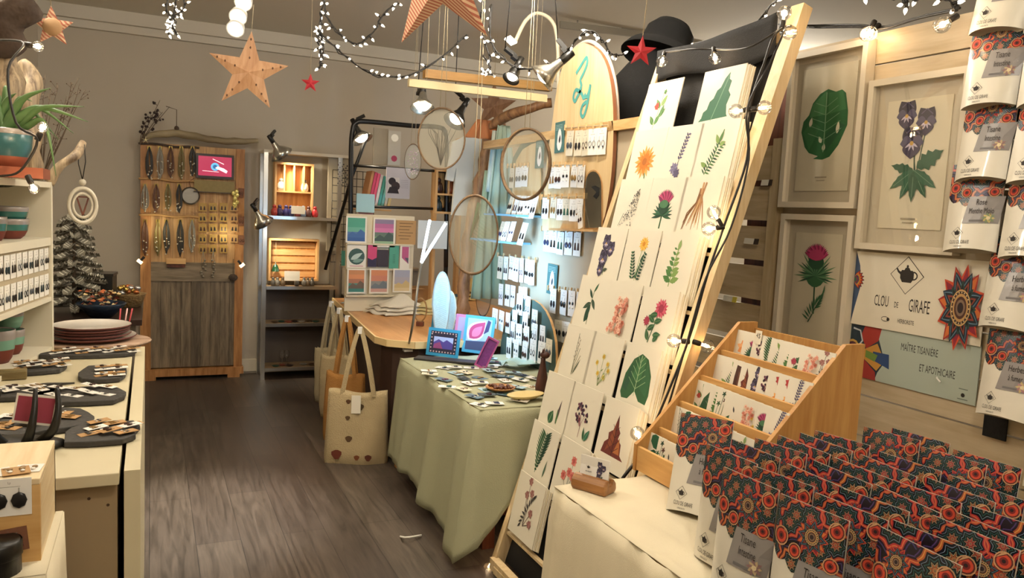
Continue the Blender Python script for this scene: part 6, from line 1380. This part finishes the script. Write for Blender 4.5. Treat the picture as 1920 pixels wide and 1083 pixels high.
def land(cs, hill):
    def f(b, w, h):
        m_ = .012; n = len(cs)
        for i, c in enumerate(cs): b.poly([(-w/2+m_, m_+(h-2*m_)*(1-(i+1)/n)), (w/2-m_, m_+(h-2*m_)*(1-(i+1)/n)), (w/2-m_, m_+(h-2*m_)*(1-i/n)), (-w/2+m_, m_+(h-2*m_)*(1-i/n))], ink(c))
        b.poly([(-w/2+m_, h*.28), (-w*.2, h*.42), (0, h*.34), (w*.2, h*.52), (w/2-m_, h*.4), (w/2-m_, h*.2), (-w/2+m_, h*.2)], ink(hill))
    return f
def wave(b, w, h):
    b.disc(0, h*.5, w*.42, ink('#3f5a52'), 20); Art(b, 0, h*.45, w).leaf(-.3, -.1, 30, .7, .25, '#b9c9bd'); Art(b, 0, h*.45, w).leaf(-.2, -.2, 10, .6, .2, '#7d9a8c'); b.stroke([(-w*.35, h*.08), (w*.35, h*.08)], .006, ink('#c98a90'))
gpr = 'small art prints on the cream board'
CW2 = mat('print_white', '#e6ddca', .6)
panel('art_print', 'green sky print with blue mountains, top left of the cream board', 648, 687, 405, 455, BY2, CW2, 'art print', .004, land(['#4f9a80', '#4f9a80', '#6aa890', '#5878a0', '#3c5f94'], '#46699c'), group=gpr)
panel('art_print', 'pink cloud over green field print, top right of the cream board', 699, 740, 408, 463, BY2, CW2, 'art print', .004, land(['#8c7c90', '#b86a90', '#cf7aa0', '#6b7a6a', '#7fa070', '#98b48c'], '#4a5a52'), group=gpr)
panel('art_print', 'round dark green wave print in the middle row', 650, 686, 459, 502, BY2, CW2, 'art print', .004, wave, group=gpr)
panel('art_print', 'slim pink and navy tag print in the middle row', 689, 706, 456, 500, BY2, mat('pink_print', '#c8446e', .6), 'art print', .004, lambda b, w, h: b.poly([(-w/2, 0), (w/2, 0), (w/2, h*.4), (0, h*.3), (-w/2, h*.38)], ink('#343048')), group=gpr)
panel('art_print', 'dark brown print in the middle of the cream board', 707, 728, 468, 500, BY2, mat('dark_print', '#3c3034', .6), 'art print', .004, group=gpr)
panel('art_print', 'slim green print right of the dark one', 729, 747, 460, 506, BY2, mat('green_print', '#4f9a80', .6), 'art print', .004, lambda b, w, h: [b.stroke([(-.01, h*.3+k*.012), (.01, h*.3+k*.012)], .003, ink('#2f5a4c')) for k in range(6)], group=gpr)
panel('art_print', 'white print with a pink hill at the right of the middle row', 749, 767, 460, 506, BY2-.001, CW2, 'art print', .004, lambda b, w, h: (b.poly([(-w*.3, h*.5), (w*.4, h*.25), (w*.4, h*.95), (-w*.3, h*.95)], ink('#b8587e')), b.poly([(0, h*.5), (w*.4, h*.25), (w*.4, h*.5)], ink('#5a5464'))), group=gpr)
panel('art_print', 'orange sky over teal sea print, bottom left', 650, 685, 503, 550, BY2-.012, CW2, 'art print', .004, land(['#c98a5c', '#d99060', '#b07458', '#4f9080', '#3c7a70'], '#6a5a4c'), group=gpr)
panel('art_print', 'orange print with a grey stone, bottom middle', 692, 728, 503, 550, BY2-.012, CW2, 'art print', .004, land(['#d08860', '#c98268', '#8a8880', '#c99888'], '#6c7478'), group=gpr)
panel('art_print', 'pale lilac and sand print, bottom right', 736, 770, 503, 548, BY2-.012, CW2, 'art print', .004, land(['#a8a8b4', '#b0a8ac', '#d8c090'], '#cdb27c'), group=gpr)
panel('kraft_sign', 'brown kraft board with handwritten lines above the small prints', 742, 779, 413, 458, BY2+.02, KRAFT, 'sign', .006, lambda b, w, h: [b.stroke([(-w*.35+.01*math.sin(k*3), h*(.88-.13*k)), (w*.35-.015*(k % 3), h*(.88-.13*k))], .004, ink('#5c4026')) for k in range(6)])
panel('white_board', 'white plastic board behind the V lamp', 783, 838, 413, 466, 5.7, mat('white_board', '#cfd4d2', .4), 'board', .01)
panel('photo_card', 'pale card with a black and white mother and child photo', 723, 768, 314, 372, PY-.06, mat('pale_card_lilac', '#b9b2b4', .5), 'card', .006, lambda b, w, h: (b.poly([(-w*.44, h*.16), (0.01, h*.16), (.01, h*.68), (-w*.44, h*.68)], ink('#cbc3bc')), b.disc(-w*.25, h*.55, .03, ink('#2a2022'), 10), b.disc(-w*.1, h*.4, .035, ink('#3a2a28'), 10), b.poly([(-w*.44, h*.16), (.01, h*.16), (-.01, h*.4), (-w*.35, h*.36)], ink('#2a2022')), [b.stroke([(w*.1, h*(.6-.06*k)), (w*.42, h*(.6-.06*k))], .002, ink('#8a8484')) for k in range(5)]))
panel('framed_sample', 'grey glass front sample frame at the top of the pipe stand', 699, 726, 240, 308, PY+.05, mat('sample_board', '#9c8f78', .6), 'frame', .012)
panel('framed_sample', 'pale hanging sleeve with a red print beside the grey frame', 727, 750, 245, 310, PY+.02, mat('sleeve_grey', '#bdb8ac', .3), 'frame', .006, lambda b, w, h: (b.disc(0, h*.2, .025, ink('#b0405a'), 8), b.disc(0, h*.8, .03, ink('#f4f0e4'), 10)))
cols2 = ['#b07a48', '#c43a5c', '#d8506e', '#e0d4d0', '#58b0a8', '#7fc4bc', '#d9d2bc', '#dfc98a']
nmz = ['brown', 'crimson', 'pink', 'white', 'teal', 'pale teal', 'ivory', 'yellow']
for i, c in enumerate(cols2):
    q = P(686+6*i, 388, y=PY+.1+.0*i); T = fr(q, (0, -1, 0), roll=-.18)
    t = thing('notebook', 'slim %s notebook leaning in the row on the pipe stand' % nmz[i], 'notebook', T, 'notebooks leaning on the pipe stand'); MB().box(-.01, .011, 0, .29-.01*i, -.18, 0, mat('nb_'+c[1:], c, .5)).build('cover', t); MB().box(-.008, .009, .003, .285-.01*i, -.182, -.1801, PAPER).build('pages', t)
tag(MB().box(P(676, 388, y=PY).x, P(740, 388, y=PY).x, PY+.09, PY+.3, P(700, 391, y=PY).z-.015, P(700, 391, y=PY).z-.004, PINEX).build('book_shelf'), 'thin shelf under the leaning notebooks', 'shelf')
for i, (x0, x1, y0, y1, c, nm) in enumerate(((668, 702, 363, 398, '#9fc4c8', 'light blue'), (640, 660, 470, 498, '#4f9a8c', 'teal'), (672, 700, 390, 403, '#c9a0b4', 'lilac'))):
    panel('notebook', '%s notebook facing forward beside the cream board' % nm, x0, x1, y0, y1, PY-.03+.02*i, mat('nbf_'+c[1:], c, .5), 'notebook', .012)
# wire grid
t = thing('wire_grid_panel', 'black wire grid hung with earrings beside the metal shelf', 'grid panel', Tr(0, 0, 0)); q0 = P(624, 318, y=6.92); q1 = P(700, 420, y=6.92)
b = MB()
for i in range(8): x = q0.x+(q1.x-q0.x)*i/7; b.tube([(x, 6.92, q0.z), (x, 6.92, q1.z-.35)], .003, PIPE, 4)
for i in range(13): z = q0.z+(q1.z-.35-q0.z)*i/12; b.tube([(q0.x, 6.92, z), (q1.x, 6.92, z)], .003, PIPE, 4)
b.build('grid', t)
panel('glass_case_back', 'pale framed display case behind the wire grid', 612, 655, 292, 470, 6.95, mat('pale_case', '#a89e88', .5), 'display case', .02)
b = MB()
for k in range(3):
    t = thing('dangling_earrings', 'dark beaded strand hanging on the wire grid, %s of three' % ['left', 'middle', 'right'][k], 'earrings', fr(P(636+7*k, 305+3*k, y=6.905), (0, -1, 0)), 'beaded strands on the grid'); b = MB()
    for j in range(10): b.ball((.006*(-1)**j, -.02*j, 0), .007, mat('dark_bead', '#3a3a40', .3), 5)
    b.build('beads', t); MB().tube([(0, .02, 0), (0, -.2, 0)], .001, STEEL, 4).build('wire', t)
# ================================================================ shelf contents
def cubby(label, x0, x1, y0, y1, y, nc=4, shelf=True):
    a = P(x0, y1, y=y); c = P(x1, y0, y=y); w = c.x-a.x; h = c.z-a.z; t = thing('pine_cubby', label, 'cubby', Tr(a.x, y, a.z)); th = .018
    MB().box(0, w, .0, .1, 0, th, PINEX).build('bottom', t); MB().box(0, w, 0, .1, h-th, h, PINEX).build('top', t); MB().box(0, th, 0, .1, th, h-th, PINE).build('side', t); MB().box(w-th, w, 0, .1, th, h-th, PINE).build('side', t)
    MB().box(0, w, .1, .108, 0, h, wood('cubby_back', '#d9a45c', '#b97f3a', 'z')).build('back', t)
    if shelf: 
        MB().box(th, w-th, .0, .0995, h*.42, h*.42+.014, PINEX).build('shelf', t)
        for k in range(1, nc): MB().box(w*k/nc-.006, w*k/nc+.006, .01, .0995, h*.42+.0141, h-th, PINE).build('divider', t)
    return t, V((a.x, y, a.z)), w, h
t, a0, w0, h0 = cubby('small pine cubby with figurines on the upper tier of the metal shelf', 514, 589, 308, 400, 6.98)
def fig(name, label, p, c, s=1, cat='figurine', cyl=False, g=None, accent=None):
    t = thing(name, label, cat, Tr(*p), g); m_ = mat('fig_'+c[1:], c, .35)
    MB().lathe([(1e-5, 0), (.02*s, 0), (.026*s, .02*s), (.022*s, .045*s), (.012*s, .06*s)], m_, 12).build('body', t); MB().ball((0, 0, .068*s), .015*s, mat('fig_'+(accent or c)[1:], accent or c, .35), 8).build('head', t); return t
zf = a0.z+h0*.42+.015
fig('penguin_figurine', 'white figurine in the left cell of the cubby', (a0.x+.06, 7.02, zf), '#cfc8bc', 1.3, accent='#8a8278'); fig('penguin_figurine', 'white and grey figurine in the right cell of the cubby', (a0.x+w0-.07, 7.02, zf), '#c9c4bc', 1.3, accent='#6a6460')
for i, (px, c, nm) in enumerate(((514, '#a83a30', 'red'), (524, '#33284a', 'dark violet'), (536, '#3a3468', 'blue'), (545, '#2a2c58', 'navy'), (558, '#8a3a3a', 'brick red'), (568, '#7a8ca8', 'pale blue'), (578, '#5a3a34', 'brown'), (590, '#b02c30', 'bright red'))):
    q = P(px, 402, y=6.945); fig('doll_figurine', 'little %s round figurine on the upper tier of the metal shelf' % nm, (q.x, 6.935, SZ[0]+.007), c, 1.15, g='round figurines on the metal shelf')
panel('price_card', 'white price card among the round figurines', 546, 572, 386, 401, 6.9, PAPER, 'price card', .002)
t, a1, w1, h1 = cubby('slatted pine crate standing on the middle tier of the metal shelf', 503, 599, 449, 526, 7.0, shelf=False)
b = MB(); 
for k in range(5): MB().box(.02, w1-.02, .085, .0995, .03+k*(h1-.05)/5, .03+(k+.72)*(h1-.05)/5, PINEX).build('slat', t)
q = P(517, 500, y=7.02); t = thing('green_bell', 'small dark green glass bell in the slatted crate', 'ornament', Tr(q.x, 7.03, q.z-.04)); MB().lathe([(.035, -.0), (.03, .02), (.02, .05), (.004, .065), (.004, .08), (1e-5, .082)], mat('dark_green_glass', '#1f4a30', .15), 14).build('bell', t); MB().tube([(0, 0, .08), (0, 0, a1.z+h1-.018-(q.z-.04))], .001, string_m, 4).build('thread', t)
for i, px in enumerate((512, 520, 530, 556, 570, 577, 585)): q = P(px, 525, y=6.95); fig('trinket', 'small dark metal trinket on the middle tier, %s' % ['far left', 'second', 'third', 'fourth', 'fifth', 'sixth', 'far right'][i], (q.x, 6.945, SZ[1]+.007), ['#4a463e', '#6a665c', '#5a4a34'][i % 3], .9, g='metal trinkets on the middle tier')
panel('price_card', 'white price card on the middle tier of the metal shelf', 533, 562, 508, 526, 6.9, PAPER, 'price card', .002)
for tier, y, xs in ((2, 6.96, (515, 528, 541, 553, 565, 580, 592)), (3, 6.96, (517, 530, 543, 570, 585))):
    for i, px in enumerate(xs):
        q = P(px, 600 if tier == 2 else 685, y=y); c = ['#3c2c24', '#8a8478', '#55402c', '#2f4a3c', '#7a3a28'][(i+tier) % 5]
        t = thing('small_dish', 'small %s dish on the %s tier of the metal shelf, %s' % (['dark', 'grey', 'brown', 'green', 'red'][(i+tier) % 5], ['', '', 'third', 'lowest'][tier], ['first', 'second', 'third', 'fourth', 'fifth', 'sixth', 'last'][i]), 'dish', Tr(q.x, y+.03*(i % 2), SZ[tier]+.004), 'small dishes on the metal shelf')
        MB().lathe([(1e-5, 0), (.02, 0), (.036, .012), (.033, .013), (.018, .004), (1e-5, .004)], mat('dish_'+c[1:], c, .3), 14).build('dish', t)
for i, px in enumerate((531, 540)):
    q = P(px, 680, y=7.0); t = thing('wine_glass', '%s small stemmed glass on the lowest tier of the metal shelf' % ['left', 'right'][i], 'glass', Tr(q.x, 7.07, SZ[3]+.004), 'stemmed glasses'); MB().lathe([(1e-5, 0), (.022, 0), (.004, .006), (.004, .05), (.02, .065), (.024, .1), (.02, .12)], CLEAR, 16).build('glass', t)
# back right pine shelf with animals
t, a2, w2, h2 = cubby('pine cubby with dark animal figurines behind the pipe stand', 815, 869, 320, 400, 5.9, 2)
MB().box(.0, .02, .01, .09, WTZ-a2.z+.002, -.0005, PINE).build('leg', t); MB().box(w2-.02, w2, .01, .09, WTZ-a2.z+.002, -.0005, PINE).build('leg', t)
for i, (px, py, c) in enumerate(((823, 368, '#3a2018'), (845, 368, '#8a4a28'), (822, 394, '#1c2c30'), (850, 394, '#3a2c28'))): q = P(px, py, y=5.93); t = fig('animal_figurine', '%s animal figurine in the pine cubby' % ['dark red', 'orange brown', 'blue black', 'dark'][i], (q.x, 5.95, a2.z+(h2*.42+.015 if i < 2 else .019)), c, 1.5, g='animal figurines'); MB().tube([(.03, 0, 0), (.01, 0, .06), (-.03, 0, 0)], .008, mat('fig_'+c[1:], c, .35), 6).build('legs', t)
# ================================================================ cloths, box, oval boards on the wooden table
def pile(label, px, py, w, d_, h, mt, seed, rz=0, name='folded_cloth'):
    q = P(px, py, z=WTZ); r = random.Random(seed); p1 = [r.uniform(0, 6) for _ in range(4)]; t = thing(name, label, 'cloth', Tr(q.x, q.y, WTZ+.002, rz))
    for k in range(3): 
        s = 1-.12*k; b = MB(); z0 = k*h*.28
        b.grid(lambda u, v: ((u-.5)*w*s+.012*math.sin(9*v+k), (v-.5)*d_*s+.012*math.sin(8*u+k), z0+h*.3*(1 if k < 2 else 1+2.2*math.exp(-((u-.6)**2+(v-.5)**2)*9))*max(0, (1-abs(2*u-1)**6)*(1-abs(2*v-1)**6))+.006*math.sin(13*u+p1[0])*math.sin(11*v+p1[1])+.006), 22, 18, mt)
        solid(b.build('layer', t), .003, -1)
    return t
pile('heap of folded white cloths on the wooden table', 745, 586, .42, .32, .09, mat('white_linen', '#d9cfba', .9, bump=.3, bscale=120), 4, .3)
pile('yellow cream cloth heap right of the white one', 812, 586, .34, .3, .08, mat('butter_linen', '#cfb980', .9), 5, -.2)
pile('ochre cloth heap beside the ceramic pot', 880, 560, .3, .26, .12, mat('ochre_linen', '#c4a468', .9), 6, .5)
q = P(750, 560, z=WTZ); t = thing('cardboard_box', 'open cardboard box in front of the small prints', 'box', Tr(q.x+.12, q.y-.15, WTZ+.002, .1)); b = MB(); CB = mat('cardboard', '#a87c48', .8)
for a in ((-.17, .17, -.11, -.105, 0, .12), (-.17, .17, .105, .11, 0, .12), (-.17, -.165, -.105, .105, 0, .12), (.165, .17, -.105, .105, 0, .12), (-.17, .17, -.11, .11, 0, .004)): b.box(*a, CB)
b.build('box', t); MB().box(-.17, -.02, -.18, -.112, .118, .122, CB).build('flap', t)
r = random.Random(8)
for i in range(9):
    q = P(665+9*i-(i % 2)*4, 564+(i % 3)*6, z=WTZ); ecard('card lying at the far left corner of the wooden table, %s' % ['first', 'second', 'third', 'fourth', 'fifth', 'sixth', 'seventh', 'eighth', 'ninth'][i], Tr(q.x, q.y, WTZ+.003+.004*(i % 3), r.uniform(-.4, 1)), i % 5, (.09, .13), CMS[i % 6], group='cards at the far corner of the wooden table', col=i % 8)
def oval(label, px, py0, py1, rx, y, mt, rim):
    top = P(px, py0, y=y); bot = P(px, py1, y=y); h = top.z-bot.z; w = rx*y/FPX*1.02; t = thing('oval_board', label, 'board', fr(V((bot.x, y, WTZ+.002)), (-.25, -1, .06))); pts = [(w*math.sin(a)*(1 if math.cos(a) < 0 else .9), h/2-h/2*math.cos(a)) for a in [k*math.pi/14 for k in range(28)]]
    pts = [(x, z) for x, z in pts]
    MB().prism(pts, -.01, 0, rim).build('board', t); b = MB(M.Translation((0, 0, .0006))); b.poly([(x*.86, h/2+(z-h/2)*.95) for x, z in pts], mt); 
    for k in range(26): a = k*.24; b.stroke([(-.5*w+.01*math.sin(k), h*.12+k*h*.03), (0, h*.15+k*h*.03), (.5*w, h*.11+k*h*.031)], .002, ink('#8fa3a0'))
    b.build('printed_face', t)
oval('slender silvery blue surfboard shaped board in front of the cloths', 827, 473, 600, 19, 4.48, mat('silver_blue', '#a9b8b2', .4, var=.2, vscale=60), mat('grey_rim', '#8d8a80', .4))
oval('second pale surfboard shaped board just behind the silvery one', 843, 515, 598, 14, 4.62, mat('silver_blue', '#a9b8b2', .4), mat('cream_rim', '#cfc0a0', .4))
q = P(866, 590, z=WTZ); t = thing('ceramic_pot', 'cream and green ceramic pot with a dark cloth inside', 'pot', Tr(q.x, q.y+.12, WTZ+.002)); MB().lathe([(1e-5, 0), (.05, 0), (.07, .04), (.075, .12), (.07, .13), (.065, .12), (.06, .03), (1e-5, .02)], mat('cream_green_glaze', '#b3a878', .3, var=.3, vscale=14), 24).build('pot', t); MB().ball((0, 0, .12), .055, mat('dark_blue_cloth', '#4a5a5e', .9), 10, (1, 1, .5)).build('cloth', t)
q = P(790, 612, z=WTZ); t = thing('embroidery_hoop', 'small wooden hoop on a block at the near edge of the wooden table', 'hoop', Tr(q.x, q.y+.03, WTZ+.001, -.5)); MB(M.Translation((0, 0, .11)) @ M.Rotation(R(90), 4, 'X') @ M.Diagonal((.045, .085, 1, 1))).lathe([(.85, -.008), (1, -.008), (1, .008), (.85, .008), (.85, -.008)], HOOPW, 26).build('ring', t); bev(MB().box(-.025, .025, -.02, .02, 0, .03, RED).build('block', t), .003)
# ================================================================ log, scarves and blouse
gnarl('driftwood_post', 'tall forked driftwood post draped with scarves', [V((P(868, 560, y=5.2).x, 5.2, WTZ-.0)), P(868, 560, y=5.2), P(880, 430, y=5.2), P(905, 320, y=5.2), P(918, 240, y=5.2)], [.05, .045, .04, .045, .035], wood('amber_driftwood', '#a67a50', '#6e4a2e', 'z'), 41)
gnarl('driftwood_rail', 'orange brown driftwood rail carrying the scarves', [P(912, 240, y=5.1), P(945, 222, y=4.9), P(985, 205, y=4.7), P(1035, 192, y=4.6)], [.035, .035, .03, .03], wood('amber_driftwood', '#a67a50', '#6e4a2e', 'z'), 42, amp=.15)
def scarf(label, px, py0, py1, w, y, mt, seed, name='scarf'):
    q = P(px, py0, y=y); q2 = P(px-6, py1, y=y); h = q.z-q2.z; t = MB(fr(q, (0, -1, 0))).grid(lambda u, v: ((u-.5)*w*(.45+.7*v)+.02*v, -h*v, .014*math.sin(u*22+seed)*(.4+v)), 26, 10, mt).build(name); solid(t, .003); return tag(t, label, 'scarf', 'scarves on the driftwood rail')
scarf('pale mint scarf hanging from the driftwood rail', 945, 235, 400, .22, 4.95, mat('mint_scarf', '#a9bfb0', .9), 1); scarf('white and teal scarf hanging beside the mint one', 932, 245, 360, .16, 5.0, mat('white_scarf', '#cfd6cc', .9, var=.2, vscale=12), 2); scarf('long sage scarf hanging down behind the big hoop', 922, 320, 560, .24, 5.05, mat('sage_scarf', '#97a88c', .9), 3); scarf('brown fringed scarf bunched over the driftwood rail', 912, 225, 260, .3, 5.02, mat('rust_scarf', '#a8683c', .9), 4)
t = thing('white_blouse', 'white blouse on a hanger behind the driftwood post', 'blouse', fr(P(884, 255, y=5.7), (0, -1, 0))); b = MB(); pts = [(-.05, 0), (.05, 0), (.16, -.06), (.2, -.35), (.13, -.36), (.12, -.25), (.14, -.62), (-.14, -.62), (-.12, -.25), (-.14, -.36), (-.2, -.35), (-.16, -.06)]
b.prism(pts[::-1], -.015, .015, mat('white_cotton', '#d9dbd2', .9)); b.build('blouse', t); MB().tube([(-.13, -.04, 0), (0, .01, 0), (.13, -.04, 0)], .006, PINE, 6).tube([(0, .01, 0), (0, .06, 0), (.02, .08, 0)], .003, STEEL, 5).build('hanger', t)
# ================================================================ tote bags on hooks
JUTE = mat('natural_canvas', '#b3a07a', .95, bump=.4, bscale=160, var=.12, vscale=8); OCH = mat('ochre_canvas', '#a8763a', .95, bump=.4, bscale=160, var=.25, vscale=7); BRC = mat('brown_strap', '#5f4a30', .95)
def tote(label, top, c_px, dd, w, h, hl, mt, rz, seed, spots=()):
    o = P(*top, d=dd); bx = P(*c_px, d=dd)-o
    t = thing('tote_bag', label, 'tote bag', Tr(o.x, o.y, o.z, rz), 'tote bags on the table edge'); r = random.Random(seed)
    def f(sgn): return lambda u, v: ((u-.5)*w*(.92+.1*v-.12*max(0, v-.85)/.15), sgn*(.012+.05*v*(1-abs(2*u-1)**3)*(1-.8*max(0, v-.8)/.2))+.008*math.sin(u*9+v*5+seed), -hl-h*v+.012*math.sin(u*6.28+seed)*(1-v))
    b = MB(); b.grid(f(-1), 18, 16, mt); b.grid(f(1), 18, 16, mt); o_ = b.build('bag_body', t); solid(o_, .002)
    for s in (-1, 1):
        b = MB(); pts = smoothpts([(-w*.25, s*.014, -hl-.03), (-w*.16, s*.012, -hl*.55), (-.012, s*.004, 0), (.012, s*.004, 0), (w*.16, s*.012, -hl*.55), (w*.25, s*.014, -hl-.03)], 5); vs = []
        for p in pts: vs += [p+V((-.013 if p.x < 0 else .013, 0, .0)), p+V((.013 if p.x < 0 else -.013, s*.002, 0))]
        b.add(vs, [(2*i, 2*i+1, 2*i+3, 2*i+2) for i in range(len(pts)-1)], mt); solid(b.build('handle', t), .003)
    if spots:
        b = MB(); 
        for (u, v, c, rr) in spots:
            g = f(-1)(u, v); b.add([(g[0]+rr*math.cos(a)*(1+.25*math.sin(3*a)), g[1]-.004, g[2]+rr*math.sin(a)) for a in [k*.628 for k in range(10)]], [tuple(range(10))], ink(c))
        b.build('plant_print', t)
        MB().box(-.035, .02, -.03, -.028, -hl-.13, -hl-.02, PAPER).build('paper_tag', t)
    MB().box(-.012, .012, -.012, .012, -.01, .03, WHITEP).build('hook', t)
    return t
tote('canvas tote printed with scattered leaves, nearest of the bags', (675, 622), 0 or (668, 740), 4.62, .38, .49, .36, JUTE, -.35, 1, [(.35, .12, '#5a3a20', .014), (.55, .17, '#4f3c22', .02), (.35, .32, '#5a4326', .014), (.38, .58, '#5c4226', .02), (.2, .78, '#6a2f1c', .03), (.7, .8, '#5c2c1a', .02), (.52, .8, '#7a4424', .016)])
tote('ochre dyed tote hanging second from the near end', (651, 600), 0 or (640, 700), 5.0, .3, .5, .35, OCH, -.75, 2)
tote('plain beige tote hanging third along the table edge', (636, 585), (630, 700), 5.3, .3, .45, .3, JUTE, -.9, 3)
tote('beige tote at the far end of the table edge', (621, 572), (610, 640), 5.7, .3, .42, .32, mat('pale_canvas', '#b9aa88', .95, bump=.4, bscale=160), -1.0, 4)
# trestle and cable under the green cloth
t = thing('wooden_trestle', 'wooden trestle leg showing left of the pale green cloth', 'trestle', Tr(0, 0, 0))
MB().bar(P(755, 830, y=4.36), P(728, 965, y=4.36), .05, .03, ORW).build('leg', t); MB().bar(P(758, 900, y=4.33), P(752, 1003, y=4.0), .045, .03, ORW).build('leg', t); MB().bar(P(745, 905, y=4.345), P(775, 905, y=4.345), .03, .02, ORW).build('brace', t)
a = P(760, 880, y=4.3); tag(MB().tube(smoothpts([a, P(745, 930, y=4.15), P(740, 985, y=4.05), P(752, 1006, z=.008), P(790, 1003, z=.008)]), .005, WHITEP, 6).build('white_cable'), 'white cable trailing down beside the wooden trestle to the floor', 'cable')
# ================================================================ black coat and hat behind the rack, shelf behind it
q = P(1215, 330, y=3.8); t = thing('coat_mannequin', 'black coat on a stand with a hat on top, behind the leaning rack', 'mannequin', Tr(q.x+.02, 3.8, 0)); zt = P(1230, 55, y=3.8).z
MB().lathe([(.27, zt-1.4), (.27, zt-.75), (.28, zt-.5), (.31, zt-.38), (.28, zt-.3), (.19, zt-.2), (.08, zt-.13), (.05, zt-.11)], DARKC, 28, M.Diagonal((1, .62, 1, 1))).build('coat', t)
b = MB(M.Translation((.03, 0, zt-.12)) @ M.Rotation(.35, 4, 'Y')); b.lathe([(.24, -.05), (.21, .0), (.15, .03), (.14, .12), (.1, .17), (1e-5, .18)], mat('black_felt', '#0e0d0c', .95), 28).lathe([(.24, -.052), (.2, -.01), (.14, .01), (1e-5, .01)], mat('black_felt', '#0e0d0c', .95), 28); b.build('hat', t)
MB().tube([(.2, 0, zt-.36), (.26, 0, zt-.55), (.25, -.02, zt-.9), (.22, -.05, zt-1.1)], [.06, .055, .05, .045], DARKC, 12).build('sleeve', t); MB().tube([(-.2, 0, zt-.36), (-.26, 0, zt-.55), (-.25, -.02, zt-.9), (-.22, -.05, zt-1.1)], [.06, .055, .05, .045], DARKC, 12).build('sleeve', t)
MB().tube([(0, 0, 0), (0, 0, zt-.3)], .015, PIPE, 8).build('pole', t); MB().lathe([(1e-5, .02), (.18, .02), (.2, .001)], PIPE, 24).build('foot', t)
t = thing('storage_shelf', 'pine and white shelf seen behind the black coat', 'shelf', Tr(0, 0, 0)); z1 = P(1162, 296, y=4.6).z
for zz in (.4, .9, z1, z1+.45): MB().box(2.95, 3.7, 4.6, 4.9, zz-.03, zz, ORW if zz == z1 else WS).build('board', t)
for x in (2.93, 3.705): MB().box(x-.02, x+.0, 4.6, 4.9, 0, z1+.45, WS).build('side', t)
MB().box(2.93, 3.7, 4.901, 4.91, 0, z1+.45, mat('shelf_back_dark', '#3a3028', .8)).build('back', t)
MB().box(3.0, 3.3, 4.62, 4.85, z1+.001, z1+.2, PAPER).build('drawer', t)
q0 = P(1050, 46, y=5.2); q1 = P(1345, 82, y=5.2); t = thing('curtain_track', 'slim grey ceiling track with short hangers above the Ly panel', 'track', Tr(0, 0, 0)); MB().bar(q0, q1, .02, .05, mat('track_grey', '#8f887a', .5)).build('track', t)
for k in range(4): q = q0.lerp(q1, .1+.27*k); MB().tube([V((q.x, q.y, q.z+.02)), V((q.x, q.y, CEIL))], .006, STEEL, 5).build('hanger', t)
# tea cloth over the top of the rack
t = tag(solid(MB().grid(lambda u, v: V((rk(2.3), RKY1-(RKY1-RKY0-.02)*u, 2.3-.02*math.sin(u*3.14)))+V((-.035+.05*v*0-.006*math.sin(u*12), 0, .02*u-.14*v*(1-.15*math.sin(u*6)))), 20, 6, DARKC).build('black_drape'), .003), 'black cloth gathered over the top bar of the leaning rack', 'drape')
for i, (px, py, c) in enumerate(((1437, 342, 0), (1408, 452, 1), (1368, 560, 2), (1346, 667, 3))):
    q = P(px, py, x=PX-.03); t = thing('shelf_label', '%s little label stuck on the slatted panel' % ['topmost', 'second', 'yellow and blue', 'lowest'][i], 'label', fr(q, (-1, 0, .2)), 'labels on the slatted panel'); w = .03+.012*(c in (1, 2))
    MB().box(-w, w*.4, -.012, .012, -.003, 0, PAPER).build('label', t); MB().box(w*.4, w, -.012, .012, -.003, 0, mat('label_end_%d' % (c == 2), '#d8c43a' if c == 2 else '#3a2a1c', .5)).build('label_end', t)
